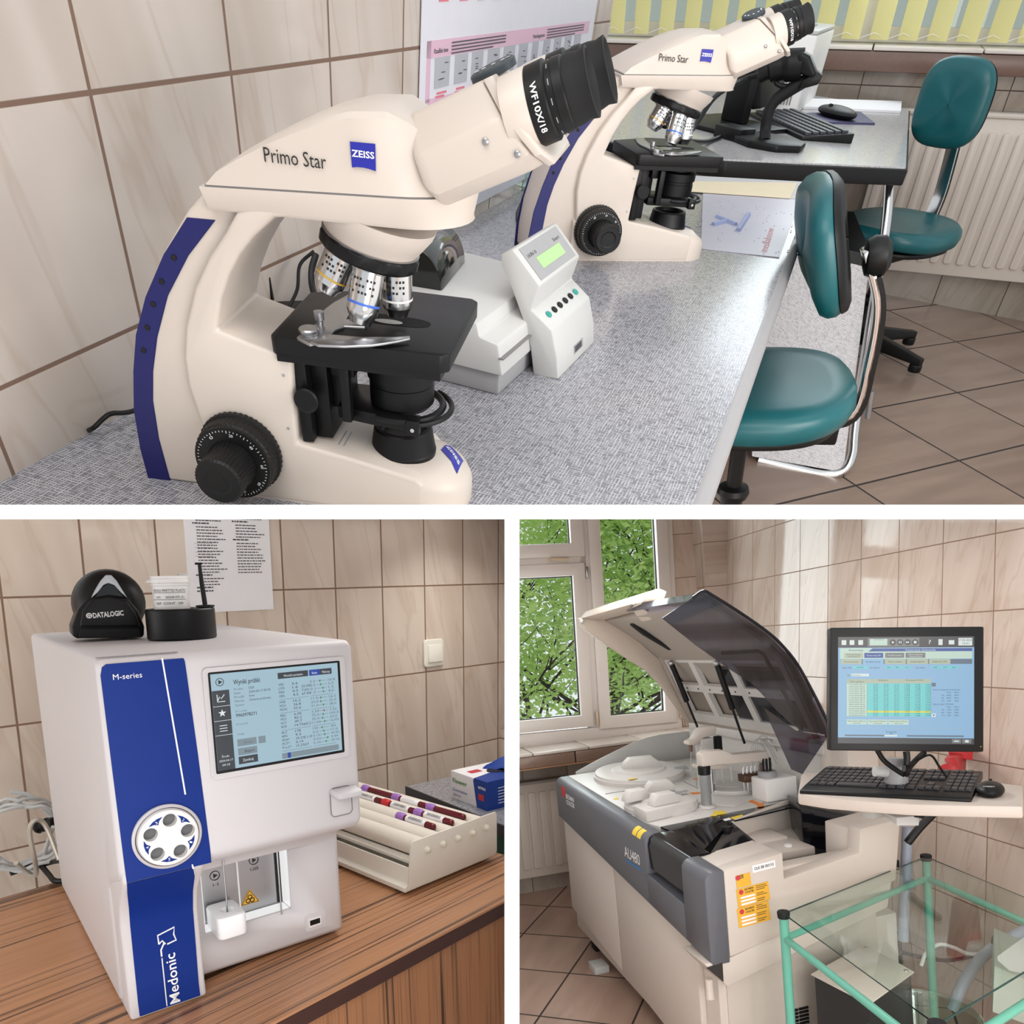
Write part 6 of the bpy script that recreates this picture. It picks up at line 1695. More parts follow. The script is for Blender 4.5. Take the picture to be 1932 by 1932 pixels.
obj('carrier_button', G().lathe([(0.014, 0), (0.012, 0.006), (0.001, 0.007)], (-0.87, -1.50, -0.955), n=18), M_WHITEP, rk)
bx_ = obj('black_side_box', G().hexa([(-0.755, -1.42, -1.0), (-0.66, -1.62, -1.0), (-0.62, -1.60, -1.0), (-0.70, -1.28, -1.0)], [(-0.76, -1.42, -0.855), (-0.665, -1.62, -0.872), (-0.62, -1.60, -0.872), (-0.70, -1.26, -0.850)]), M_BLKGLASS, ca, bev=0.004)

# reagent lids on the deck
def disc(name, c, r, h, m, ry=1.0):
    M = Matrix.Translation((c[0], c[1], zt(c[1]))) @ Matrix.Rotation(R_(2.86), 4, 'X')
    return obj(name, G().lathe([(r * 1.02, 0.0), (r * 1.02, h * 0.55), (r, h * 0.62), (r * 0.985, h * 0.95), (r * 0.96, h), (r * 0.62, h * 1.12), (r * 0.58, h * 1.35), (r * 0.5, h * 1.45), (0.001, h * 1.45)], n=56), m, ca, M=M, ang=30)
def grip(par, c, ln, h, ang, w=0.03):
    g = G().loft([[(s * ln * k, w * q, z) for s, q in ((-1, -1), (1, -1), (1, 1), (-1, 1))] for k, z in ((0.5, 0.0), (0.44, h * 0.55), (0.30, h))])
    return obj('grip', g, M_DECK, par, M=T(c[0], c[1], c[2], ang), bev=0.003)
l1 = disc('reagent_lid', (-0.985, -0.605), 0.195, 0.030, M_DECK)
grip(l1, (0.01, 0.0, 0.042), 0.17, 0.045, -12, 0.025)
obj('lid_notch', G().prism([(0.10, -0.075), (0.19, -0.10), (0.20, -0.05), (0.13, -0.045)], 0.0285, 0.0318, 'z'), M_MIDGREY, l1)
obj('warning_sticker', G().box(-0.115, -0.075, -0.155, -0.138, 0.0335, 0.0342), M_YELLOW, l1)
l2 = disc('reagent_lid', (-1.115, -1.075), 0.135, 0.030, M_DECK)
bxl = obj('reagent_hatch', G().prism([(-0.13, -0.155), (0.075, -0.12), (0.10, -0.03), (-0.135, -0.055)], 0.0, 0.040, 'z'), M_DECK, l2, bev=0.004)
grip(l2, (-0.030, -0.090, 0.040), 0.115, 0.040, 8, 0.022)
grip(l2, (-0.095, 0.005, 0.040), 0.105, 0.040, 8, 0.022)
grip(l2, (0.035, 0.075, 0.040), 0.12, 0.040, -5, 0.022)
obj('lid_slot', G().prism([(0.06, -0.02), (0.12, 0.0), (0.115, 0.018), (0.05, 0.0)], 0.0435, 0.0450, 'z'), M_MIDGREY, l2)
l3 = disc('cuvette_wheel_lid', (-0.755, -0.975), 0.125, 0.016, M_DECK)
# deck seams, orange marks, stickers, pads
g = G()
for a, b in [([-1.2247, -0.7978, -0.8552], [-1.0755, -0.7954, -0.8551]), ([-0.8699, -0.7959, -0.8551], [-0.8738, -1.0379, -0.8672]), ([-1.1776, -0.8927, -0.8599], [-1.1801, -1.022, -0.8664]), ([-0.544, -0.6102, -0.8458], [-0.5759, -0.8293, -0.8568])]:
    g.tube([a, b], 0.0016, 5)
obj('deck_seams', g, M_INKG, deck)
for pts in [[(-1.031, -0.9817, -0.865), (-0.9557, -0.9653, -0.8642), (-0.9616, -0.9891, -0.8654), (-1.0362, -1.0051, -0.8662)], [(-0.9309, -0.9624, -0.864), (-0.8544, -0.9923, -0.8655), (-0.8662, -1.0127, -0.8665), (-0.9459, -0.9899, -0.8654)], [(-0.8475, -0.9967, -0.8657), (-0.8183, -1.0339, -0.8676), (-0.8296, -1.045, -0.8682), (-0.8594, -1.017, -0.8667)], [(-0.8028, -1.0619, -0.869), (-0.7849, -1.1179, -0.8718), (-0.8017, -1.1336, -0.8726), (-0.8181, -1.0793, -0.8699)], [(-0.7919, -1.1396, -0.8729), (-0.7847, -1.2116, -0.8765), (-0.8108, -1.2444, -0.8781), (-0.8108, -1.1621, -0.874)], [(-0.8026, -1.2252, -0.8772), (-0.7689, -1.2213, -0.877), (-0.8027, -1.2652, -0.8792), (-0.8235, -1.2604, -0.8789)], [(-0.8864, -0.6839, -0.8501), (-0.8746, -0.758, -0.8538), (-0.8981, -0.7745, -0.8546), (-0.907, -0.7146, -0.8516)], [(-0.8022, -0.7627, -0.854), (-0.7819, -0.798, -0.8558), (-0.8023, -0.8166, -0.8567), (-0.819, -0.7841, -0.8551)]]:
    D4('orange_mark', pts, 0.0004, 0.0016, M_ORANGE, deck)
for pts in [[(-0.9658, -1.0918, -0.8705), (-0.9399, -1.1246, -0.8721), (-0.9636, -1.135, -0.8727), (-0.9862, -1.1045, -0.8711)], [(-1.0205, -1.2718, -0.8795), (-0.9951, -1.2498, -0.8784), (-1.0018, -1.2829, -0.88)], [(-0.9954, -1.2719, -0.8795), (-0.9851, -1.2253, -0.8772), (-0.947, -1.2405, -0.8779), (-0.9609, -1.2776, -0.8798)], [(-0.9924, -1.067, -0.8692), (-0.9652, -1.0666, -0.8692), (-0.9832, -1.123, -0.872), (-1.0064, -1.1171, -0.8718)], [(-1.2272, -0.8864, -0.8602), (-1.2006, -0.8666, -0.8592), (-1.2076, -0.8987, -0.8608)]]:
    D4('warning_sticker', pts, 0.0004, 0.0014, M_YELLOW, deck)
D4('deck_panel', [(-0.9774, -0.9972, -0.8658), (-0.7312, -1.0334, -0.8676), (-0.7491, -1.1577, -0.8738), (-0.8891, -1.2128, -0.8765), (-1.0061, -1.0923, -0.8705)], 0.0002, 0.004, M_DECK, deck, bev=0.001)
D4('white_sticker', [(-1.0024, -1.3258, -0.8822), (-0.9745, -1.3207, -0.8819), (-0.978, -1.34, -0.8829), (-1.0057, -1.345, -0.8831)], -0.0002, 0.001, M_PAPER)
D4('warning_sticker', [(-0.9714, -1.3225, -0.882), (-0.9179, -1.3105, -0.8814), (-0.9219, -1.33, -0.8824), (-0.9719, -1.3436, -0.8831)], -0.0002, 0.001, M_YELLOW)

# splash screen at the far side, rear wall, hinge rail
spl = [(-1.191, -0.836), (-1.075, -0.793), (-0.98, -0.762), (-0.879, -0.731), (-0.82, -0.720), (-0.753, -0.714), (-0.612, -0.716), (-0.56, -0.722), (-0.56, -0.88), (-1.19, -0.850)]
obj('splash_screen', G().prism(spl, AF + 0.055, AF + 0.062, 'y'), M_GREYP, ca, bev=0.001)
obj('rear_wall', G().box(-0.60, -0.57, -1.42, AF + 0.05, -1.0, -0.70), M_DECK, ca, bev=0.003)
obj('hinge_rail', G().box(-0.625, -0.575, -1.38, AF - 0.0, -0.700, -0.665), M_DECK, ca, bev=0.004)
obj('rear_column', G().box(-0.62, -0.50, -1.50, -1.36, -1.0, -0.655), M_PUTTY, ca, bev=0.005)

# hood
M_HOOD = mat('beige_hood', (204, 190, 176), 0.45, var=0.015)
M_HOODIN = mat('hood_lining_grey', (170, 160, 150), 0.55, var=0.03)
M_TINT = NT('smoked_acrylic')
_t = M_TINT.n('ShaderNodeBsdfTransparent')
_t.inputs[0].default_value = (0.36, 0.36, 0.42, 1)
_gl = M_TINT.n('ShaderNodeBsdfGlossy')
_gl.inputs['Roughness'].default_value = 0.05
_lw = M_TINT.n('ShaderNodeLayerWeight')
_m = M_TINT.n('ShaderNodeMixShader')
M_TINT.l(M_TINT.math('MULTIPLY_ADD', M_TINT.noise(M_TINT.obj(), 6), 0.02, M_TINT.math('MULTIPLY_ADD', M_TINT.math('POWER', _lw.outputs['Facing'], 5.0), 0.9, 0.05)), _m.inputs[0])
M_TINT.l(_t.outputs[0], _m.inputs[1])
M_TINT.l(_gl.outputs[0], _m.inputs[2])
M_TINT.l(_m.outputs[0], M_TINT.t.nodes['Material Output'].inputs[0])
YF_, YN_ = -0.40, -1.38
hood = obj('hood_far_panel', G().prism([(-1.1352, -0.1275), (-1.1067, -0.1806), (-0.9875, -0.2743), (-0.8171, -0.3998), (-0.765, -0.4578), (-0.7308, -0.5068), (-0.6173, -0.6774), (-0.5783, -0.6488), (-0.6443, -0.4985), (-0.6974, -0.4045), (-0.8381, -0.2685), (-0.9181, -0.207), (-0.9899, -0.1543), (-1.0382, -0.1114)], YF_ - 0.012, YF_ + 0.012, 'y'), M_HOOD, ca, bev=0.003)
fp = [(-1.1352, -0.4, -0.1275), (-1.0382, -0.4, -0.1114), (-0.9899, -0.4, -0.1543)]
beam = [[(-1.121, -0.13), (-1.09, -0.100), (-0.99, -0.075), (-0.955, -0.090), (-0.975, -0.130), (-1.04, -0.150)]]
g = G().loft([[(x, -0.388, z) for x, z in beam[0]], [(x + 0.01, -0.62, z + 0.012) for x, z in beam[0]], [(x + 0.045, -0.86, z + 0.030) for x, z in beam[0]]])
obj('hood_front_beam', g, M_HOOD, ca, bev=0.006)
tipn = [(-1.0159, -0.86, -0.0702), (-0.9569, -0.86, -0.0832), (-0.8858, -0.86, -0.127), (-0.9876, -0.86, -0.1697), (-1.0371, -0.86, -0.1022)]
obj('hood_front_block', G().loft([[(p[0], p[1] + 0.10, p[2] - 0.004) for p in tipn], [tuple(p) for p in tipn]]), M_HOOD, ca, bev=0.006)
for p in [(-1.1234, -0.42, -0.1415), (-1.039, -0.8, -0.1172)]:
    obj('rubber_bump', G().ball(p, 0.012, 8), M_GREYP, ca)
# lining: upper dark slot part and lower framed panels
up0 = [(-1.0022, -0.43, -0.1547), (-0.8518, -0.43, -0.2678), (-0.7124, -0.43, -0.4025)]
lin_ = [(-1.0091, -0.1483), (-0.9222, -0.2046), (-0.8424, -0.2659), (-0.7598, -0.3407), (-0.7024, -0.4039), (-0.6366, -0.5091)]
g = G().loft([[(x, y, z) for x, z in lin_] + [(x + 0.012, y, z + 0.020) for x, z in lin_[::-1]] for y in (-0.400, YN_ + 0.03)])
obj('hood_lining', g, M_HOODIN, ca, bev=0.003)
g = G().loft([[(-0.965, y, -0.155), (-0.76, y, -0.325), (-0.745, y, -0.318), (-0.95, y, -0.142)] for y in (-0.60, -0.66)])
sl_ = [(-0.9754, -0.62, -0.143), (-0.9448, -0.62, -0.1341), (-0.7197, -0.62, -0.3259), (-0.7006, -0.62, -0.3465), (-0.7345, -0.62, -0.3479), (-0.9156, -0.62, -0.2285), (-0.969, -0.62, -0.1824)]
obj('lining_slot', G().prism([(p[0], p[2]) for p in sl_], -0.64, -0.60, 'y'), M_RUBBER, ca, bev=0.004)
# lower framed panel, with real recesses
H0, H1 = Vector((-0.605, 0, -0.650)), Vector((-0.745, 0, -0.335))
ux, uy = (H1 - H0).normalized(), Vector((0, -1, 0))
FP = frame((H0.x, -0.42, H0.z), uy, y=ux)
LW, LH = 0.94, (H1 - H0).length
fr_ = obj('hood_frame', G().box(0, LW, 0, LH, -0.012, 0.010, FP), M_DECK, ca)
cut = G()
xs_ = (0.05, 0.25, 0.29, 0.56, 0.60, 0.90)
for k in range(3):
    for (a, b) in ((0.045, 0.165), (0.20, LH - 0.03)):
        cut.box(xs_[2 * k], xs_[2 * k + 1], a, b, -0.04, 0.05, FP)
boolcut(fr_, cut)
obj('frame_backing', G().box(0.02, LW - 0.02, 0.02, LH - 0.02, -0.030, -0.024, FP).box(0.02, LW - 0.02, 0.02, LH - 0.02, 0.024, 0.030, FP) if False else G().box(0.0, LW, 0.0, LH, -0.028, -0.020, FP), mat('hood_recess_shade', (142, 132, 122), 0.6), ca)  # backing coloured darker so the recesses look shaded
for k in range(10):
    obj('frame_screw', G().cyl(FP @ Vector((0.025 + 0.1 * k, 0.182, 0.0095)), FP @ Vector((0.025 + 0.1 * k, 0.182, 0.012)), 0.004, n=8), M_RUBBER, ca)
for x in (0.0, LW - 0.03):
    obj('side_strip', G().box(x, x + 0.03, -0.01, LH + 0.02, 0.0105, 0.016, FP), M_HOODIN, ca)
# smoked parts
near = [(-1.096, -0.122), (-1.056, -0.098), (-1.020, -0.113), (-0.92, -0.184), (-0.82, -0.255), (-0.76, -0.315), (-0.72, -0.372), (-0.61, -0.624), (-0.66, -0.640)]
cover = near[:8]
inn_ = [(-1.085, -0.128), (-1.056, -0.106), (-1.024, -0.120), (-0.924, -0.191), (-0.825, -0.262), (-0.766, -0.322), (-0.726, -0.377), (-0.617, -0.627)]
obj('smoked_cover_top', G().loft([[(x, y, z) for x, z in cover] + [(x, y, z) for x, z in inn_[::-1]] for y in (-0.86, YN_)]), M_TINT.m, ca, ang=50)
nearp = [(-1.2006, -0.1701), (-1.0848, -0.1119), (-1.0445, -0.0941), (-1.0088, -0.1125), (-0.9069, -0.1805), (-0.8069, -0.2553), (-0.753, -0.3091), (-0.7052, -0.3721), (-0.6491, -0.4776), (-0.5928, -0.5961), (-0.6014, -0.627), (-0.7072, -0.6045), (-0.7902, -0.5299), (-0.8849, -0.4191), (-0.9711, -0.3598), (-1.0915, -0.2649)]
obj('smoked_side_panel', G().prism(nearp, YN_ - 0.004, YN_ + 0.002, 'y'), M_TINT.m, ca)
obj('smoked_side_lobe', G().prism([(-0.7392, -0.5959), (-0.6308, -0.6279), (-0.6092, -0.6269), (-0.725, -0.75), (-0.7638, -0.7298), (-0.857, -0.5032)], YN_ - 0.016, YN_ - 0.010, 'y'), M_TINT.m, ca)
rim = [(-1.0875, -1.385, -0.1121), (-1.0473, -1.385, -0.0943), (-1.0117, -1.385, -0.1127), (-0.9101, -1.385, -0.1805), (-0.8103, -1.385, -0.2552), (-0.7565, -1.385, -0.3088), (-0.7088, -1.385, -0.3717), (-0.6528, -1.385, -0.477), (-0.5966, -1.385, -0.5952)]
obj('smoked_rim', G().tube(spline(rim, 4), 0.005, 8), mat('dark_rim', (40, 40, 46), 0.2), ca)
inr = [(-0.9808, -1.36, -0.3053), (-0.8432, -1.36, -0.3112), (-0.8235, -1.36, -0.324), (-0.6913, -1.36, -0.5859), (-0.6971, -1.36, -0.6077)]
obj('inner_edge_trim', G().tube(inr, 0.007, 8), M_BLACK, ca)
# gas struts
for (a, b) in (((-0.7308, -0.55, -0.3676), (-0.6292, -0.55, -0.6579)), ((-0.7648, -1.0, -0.3613), (-0.6751, -1.0, -0.6625))):
    a, b = Vector(a), Vector(b)
    d = b - a
    a2 = a + Vector((-0.03, 0, 0.0))
    b2 = b + Vector((-0.03, 0, 0.0))
    m_ = a2 + (b2 - a2) * 0.62
    s_ = obj('gas_strut', G().cyl(a2, m_, 0.012, n=16), M_BLACK, ca)
    obj('piston_rod', G().cyl(m_, b2 + (b2 - m_) * 0.25, 0.005, n=10), M_BLACK, s_)
    obj('strut_bracket', G().ball(a2, 0.014, 8), M_STEEL, s_)

# probe arms
def armw(name, pts, depth_y, w, m=M_PUTTY, h=None):
    poly = [(p[0], p[2]) for p in pts]
    return obj(name, G().prism(poly, depth_y - w, depth_y + w, 'y'), m, ca, bev=0.006)
a1 = armw('probe_arm', [(-0.9929, -1.17, -0.6719), (-0.9749, -1.17, -0.6625), (-0.9014, -1.17, -0.6681), (-0.8635, -1.17, -0.6889), (-0.721, -1.17, -0.6955), (-0.7193, -1.17, -0.732), (-0.8663, -1.17, -0.7243), (-0.9382, -1.17, -0.7186), (-0.9925, -1.17, -0.7191)], -1.17, 0.022)
px_, py_, pz_ = (-0.9754, -1.17, -0.7215)
obj('arm_post', G().lathe([(0.019, -0.001), (0.019, 0.08), (0.020, 0.082), (0.020, pz_ - zt(-1.172))], (px_, -1.17, zt(-1.172)), n=20), mat('grey_post', (150, 152, 154), 0.35, 0.3), a1)
obj('post_collar', G().lathe([(0.021, -0.03), (0.023, -0.028), (0.023, 0.0)], (px_, -1.17, pz_), n=20), M_BLACK, a1)
obj('post_foot', G().lathe([(0.032, 0.0), (0.030, 0.008), (0.021, 0.010)], (px_, -1.17, zt(-1.17)), n=20), M_DECK, a1)
qx = (-0.7359, -1.17, -0.7419)
obj('probe_tip', G().cyl((qx[0], -1.17, qx[2]), (qx[0], -1.17, qx[2] - 0.03), 0.009, n=12), M_BROWN, a1)
obj('probe_needle', G().cyl((qx[0], -1.17, qx[2] - 0.03), (qx[0], -1.17, zt(-1.17)), 0.0015, n=6), M_STEEL, a1)
a2_ = armw('probe_arm', [(-0.9258, -0.95, -0.6575), (-0.9021, -0.95, -0.652), (-0.8712, -0.95, -0.6175), (-0.8493, -0.95, -0.6074), (-0.8069, -0.95, -0.6083), (-0.7985, -0.95, -0.6221), (-0.8026, -0.95, -0.6431), (-0.86, -0.95, -0.653), (-0.8901, -0.95, -0.6769), (-0.927, -0.95, -0.6722)], -0.95, 0.024)
p2 = (-0.8461, -0.95, -0.6548)
obj('arm_post', G().box(p2[0] - 0.028, p2[0] + 0.028, -0.975, -0.925, zt(-0.95), p2[2]), M_DECK, a2_, bev=0.003)
obj('arm_motor', G().box(p2[0] + 0.045, p2[0] + 0.072, -0.965, -0.94, p2[2] - 0.06, p2[2] + 0.0), M_RUBBER, a2_, bev=0.003)
obj('probe_tip', G().cyl((-0.9063, -0.95, -0.6749), (-0.9086, -0.95, -0.7023), 0.008, n=12), M_BROWN, a2_)
obj('probe_needle', G().cyl((-0.9086, -0.95, -0.7023), (-0.9146, -0.95, -0.8042), 0.0015, n=6), M_STEEL, a2_)
mixer = armw('mixing_unit', [(-0.9314, -1.02, -0.7406), (-0.8194, -1.02, -0.7516), (-0.8026, -1.02, -0.7749), (-0.9305, -1.02, -0.7575)], -1.02, 0.03)
mp_ = (-0.8669, -1.02, -0.7661)
obj('mixer_post', G().cyl((mp_[0], -1.02, zt(-1.02)), (mp_[0], -1.02, mp_[2]), 0.013, n=14), M_STEEL, mixer)
for k in range(5):
    x = mp_[0] - 0.08 + k * 0.038
    obj('mixing_paddle', G().cyl((x, -1.05, mp_[2]), (x, -1.05, mp_[2] - 0.055), 0.002, n=6), M_STEEL, mixer)
wash = obj('wash_station', G().box(*(lambda p: (p[0] - 0.065, p[0] + 0.075, -1.14, -1.09, p[2] - 0.012, p[2] + 0.018))((-0.7282, -1.12, -0.8034))), mat('amber_brown_manifold', (72, 46, 30), 0.3), ca, bev=0.004)
wp = (-0.7282, -1.12, -0.8034)
for k in range(8):
    x = wp[0] - 0.055 + k * 0.017
    obj('wash_nozzle', G().tube([(x, -1.115, wp[2] - 0.05), (x, -1.115, wp[2] + 0.035), (x + 0.004, -1.115, wp[2] + 0.045)], 0.0022, 6), M_STEEL, wash)
obj('wash_bracket', G().box(wp[0] + 0.005, wp[0] + 0.03, -1.12, -1.10, zt(-1.11), wp[2] - 0.012), M_STEEL, wash, bev=0.002)
for k in range(7):
    x = wp[0] - 0.02 + k * 0.010
    r = rnd.uniform(0.02, 0.05)
    obj('clear_tubing', G().tube(spline([(x, -1.115, wp[2] + 0.04), (x + 0.02, -1.10, wp[2] + 0.10 + r), (x + 0.08, -1.08, wp[2] + 0.09 + r), (x + 0.11 + r, -1.06, wp[2] + 0.02)], 5), 0.0016, 5), M_GREYP, wash)
wb = [-0.7233, -1.233, -0.8775]
wbx = obj('reagent_block', G().box(wb[0] - 0.045, wb[0] + 0.085, -1.24, -1.14, zt(-1.2), zt(-1.2) + 0.085), M_WHITEP, ca, bev=0.006)
obj('grey_cap', G().lathe([(0.034, 0.085), (0.034, 0.104), (0.030, 0.108), (0.001, 0.108)], (wb[0] - 0.005, -1.19, zt(-1.2)), n=24), M_MIDGREY, wbx, ang=30)
for k in range(6):
    a = k * math.pi / 3
    obj('black_tubing', G().cyl((wb[0] - 0.005 + 0.014 * math.cos(a), -1.19 + 0.014 * math.sin(a), zt(-1.2) + 0.105), (wb[0] - 0.005 + 0.014 * math.cos(a), -1.19 + 0.014 * math.sin(a), zt(-1.2) + 0.155), 0.0042, n=8), M_RUBBER, wbx)
obj('support_post', G().cyl((-1.052, -1.43, -1.0), (-1.052, -1.43, zt(-1.2) + 0.0), 0.018, n=16), M_BLACK, ca)
pp2 = (-1.0763, -1.328, -0.9431)
# stickers on the near end
EF = lambda x, z: on((x, AN - 0.0012, z), (1, 0, 0.06), (0, 0, 1))
M_AMBER = mat('amber_label', (232, 176, 60), 0.55, var=0.03)
for (x0, x1, z0, z1, hx) in ((-1.212, -1.165, -0.962, -0.925, 0.0), (-1.212, -1.107, -1.020, -0.965, 0), (-1.214, -1.110, -1.080, -1.022, 0)):
    s_ = obj('service_label', G().box(0, x1 - x0, 0, z1 - z0, 0, 0.0008, EF(x0, z0)), M_AMBER, ca)
    w_, h_ = x1 - x0, z1 - z0
    obj('red_emblem', G().prism([(w_ * 0.14 + 0.0075 * math.cos(R_(q)), h_ * 0.80 + 0.0075 * math.sin(R_(q))) for q in range(0, 360, 24)], 0.0008, 0.0012, 'z', EF(x0, z0)), M_INKR, s_)
    g = fit(G(), 'BECKMAN', EF(x0, z0) @ Matrix.Translation((w_ * 0.25, h_ * 0.84, 0.0009)), w_ * 0.28, 0.0055, bold=0.03)
    fit(g, 'COULTER', EF(x0, z0) @ Matrix.Translation((w_ * 0.25, h_ * 0.68, 0.0009)), w_ * 0.28, 0.0055, bold=0.03)
    if w_ > 0.06:
        for k in range(9):
            yy = h_ * (0.90 - 0.10 * k)
            if k in (3, 6):
                continue
            g.box(w_ * 0.60, w_ * (0.78 + 0.18 * rnd.random()), yy, yy + 0.0016, 0.0008, 0.0011, EF(x0, z0))
    obj('lettering', g, M_INKK, s_)
    if w_ > 0.06:
        g = G()
        for k in range(3):
            g.box(w_ * 0.10, w_ * 0.55, h_ * (0.44 - 0.18 * k), h_ * (0.54 - 0.18 * k), 0.0008, 0.0012, EF(x0, z0))
        obj('white_fields', g, M_PAPER, s_)
s_ = obj('inventory_label', G().box(0, 0.076, 0, 0.022, 0, 0.0008, EF(-1.158, -0.926)), M_PAPER, ca)
obj('lettering', fit(G(), 'OLK BB 003153', EF(-1.158, -0.926) @ Matrix.Translation((0.006, 0.007, 0.0009)), 0.064, 0.0085, bold=0.02), M_INKK, s_)

# ------------------------------------------------------------------ monitor, tray, keyboard and mouse
MM = ROOM_C @ on([-1.014, -2.078, -0.5405], [0.3335, -0.115, -0.0309], [0.0392, 0.0164, 0.298])
MW, MH = 0.3586, 0.3049
mon = thing('touch_monitor', MM, 'black framed monitor showing a pale blue software window above the keyboard tray', 'monitor')
obj('bezel', G().box(0, MW, 0, MH, -0.03, 0.0), M_BLACK, mon, bev=0.004)
obj('rear_housing', G().box(MW * 0.15, MW * 0.85, MH * 0.15, MH * 0.85, -0.06, -0.03), M_BLACK, mon, bev=0.01)
X0, X1, Z0, Z1 = MW * 0.052, MW * 0.935, MH * 0.060, MH * 0.922
SWc, SHc = X1 - X0, Z1 - Z0
scn = obj('screen', G().box(X0, X1, Z0, Z1, 0.0, 0.0006), glow_mat('screen_sky_blue', (140, 186, 222), 0.85), mon)
obj('power_light', G().box(MW * 0.975, MW * 0.982, MH * 0.04, MH * 0.047, 0.0, 0.0006), glow_mat('amber_led', (200, 180, 60), 0.8), mon)
LAY = {}
def L_(key, c, e=0.85):
    if key not in LAY:
        LAY[key] = (G(), glow_mat('display_' + key, c, e))
    return LAY[key][0]
def R(key, u0, u1, v0, v1, lift=0.0):
    LAY[key][0].box(X0 + u0 * SWc, X0 + u1 * SWc, Z1 - v1 * SHc, Z1 - v0 * SHc, 0.0006 + lift, 0.0009 + lift)
def TX(key, tx, u, v, w, h, lift=0.0008):
    fit(LAY[key][0], tx, Matrix.Translation((X0 + u * SWc, Z1 - v * SHc, 0.0006 + lift)), w * SWc, h * SHc)
L_('charcoal', (46, 46, 52)); L_('grey', (118, 122, 122)); L_('mint', (196, 222, 206)); L_('navy', (44, 78, 160)); L_('aqua', (110, 214, 214)); L_('yellow', (226, 222, 60)); L_('ink', (52, 62, 74), 0.7); L_('white', (222, 234, 230)); L_('sand', (178, 190, 168)); L_('steel', (96, 112, 130))
R('charcoal', 0, 1, 0, 0.10); R('charcoal', 0, 1, 0.945, 1.0)
R('grey', 0.22, 0.60, 0.012, 0.092, 0.0002)
R('mint', 0.235, 0.365, 0.02, 0.08, 0.0004)
R('white', 0.885, 0.985, 0.015, 0.085, 0.0004)
TX('ink', '17.04.2024', 0.89, 0.045, 0.09, 0.022)
TX('ink', '10:41', 0.915, 0.075, 0.045, 0.020)
TX('steel', 'GOTOWOŚĆ', 0.265, 0.035, 0.075, 0.016)
for u in (0.025, 0.085, 0.15):
    R('white', u, u + 0.035, 0.03, 0.075, 0.0004)
for k in range(4):
    u = 0.405 + 0.055 * k
    g = LAY['charcoal'][0]
    cxx, czz = X0 + u * SWc, Z1 - 0.052 * SHc
    g.prism([(cxx + 0.0075 * math.cos(R_(q)), czz + 0.0075 * math.sin(R_(q))) for q in range(0, 360, 24)], 0.0009, 0.0012, 'z')
    gw_ = LAY['white'][0]
    if k == 0:
        gw_.face([(cxx - 0.002, czz - 0.0035, 0.0014), (cxx + 0.004, czz, 0.0014), (cxx - 0.002, czz + 0.0035, 0.0014)])
    elif k == 1:
        gw_.box(cxx - 0.003, cxx - 0.001, czz - 0.003, czz + 0.003, 0.0012, 0.0014).box(cxx + 0.001, cxx + 0.003, czz - 0.003, czz + 0.003, 0.0012, 0.0014)
    elif k == 2:
        gw_.face([(cxx - 0.004, czz - 0.003, 0.0014), (cxx, czz, 0.0014), (cxx - 0.004, czz + 0.003, 0.0014)])
        gw_.face([(cxx, czz - 0.003, 0.0014), (cxx + 0.004, czz, 0.0014), (cxx, czz + 0.003, 0.0014)])
    else:
        gw_.box(cxx - 0.003, cxx + 0.003, czz - 0.003, czz + 0.003, 0.0012, 0.0014)
TX('white', '?', 0.668, 0.07, 0.018, 0.04)
R('white', 0.74, 0.77, 0.025, 0.08, 0.0004); R('white', 0.815, 0.855, 0.035, 0.075, 0.0004)
R('mint', 0.015, 0.985, 0.105, 0.205)
g = LAY['navy'][0]
pv = [(0.225, 0.137), (0.255, 0.108), (0.985, 0.108), (0.985, 0.137)]
g.prism([(X0 + u * SWc, Z1 - v * SHc) for u, v in pv], 0.0008, 0.0011, 'z')
TX('ink', 'Konserwacja', 0.08, 0.133, 0.105, 0.020); TX('white', 'Konserwacja użytkownika', 0.50, 0.132, 0.22, 0.018)
for (u0, u1, k, t1, t2) in ((0.045, 0.185, 'sand', 'Konserwacja', 'analizatora'), (0.195, 0.335, 'navy', 'Konserwacja ISE', ''), (0.35, 0.49, 'grey', 'Próbkowanie', ''), (0.50, 0.645, 'grey', 'Sprawdzanie', 'odczynników')):
    R(k, u0, u1, 0.150, 0.197, 0.0003)
    tk = 'ink' if k == 'sand' else 'white'
    TX(tk, t1, u0 + 0.02, 0.172 if t2 else 0.180, u1 - u0 - 0.04, 0.013)
    if t2:
        TX(tk, t2, u0 + 0.025, 0.190, u1 - u0 - 0.05, 0.013)
R('steel', 0.02, 0.985, 0.210, 0.255)
for k, (tx) in enumerate(('Konserwacja', 'Kalibracja', 'Wykres nachylenia', 'Sprawdzanie selektywności', 'Kalibracja CRS')):
    u0 = 0.02 + 0.163 * k
    if k != 1:
        R('sand', u0, u0 + 0.155, 0.208, 0.256, 0.0003)
    else:
        LAY.setdefault('tabblue', (G(), glow_mat('display_tabblue', (140, 186, 222), 0.85)))
        R('tabblue', u0, u0 + 0.155, 0.206, 0.262, 0.0003)
    TX('ink', tx, u0 + 0.025, 0.240, 0.105, 0.015)
for (u, w, tx) in ((0.11, 0.11, 'GOTOWY'), (0.35, 0.055, 'Na'), (0.415, 0.055, 'K'), (0.48, 0.055, 'Cl'), (0.69, 0.06, 'REF'), (0.758, 0.062, 'ST.MOW'), (0.825, 0.06, 'Bufor')):
    R('aqua', u, u + w, 0.275, 0.298)
    TX('ink', tx, u + w * 0.25, 0.292, w * 0.5, 0.012)
for (u, tx) in ((0.03, 'Stan ISE'), (0.235, 'Stan elektrod'), (0.575, 'Stan odczyn.')):
    TX('ink', tx, u, 0.295, 0.07, 0.013)
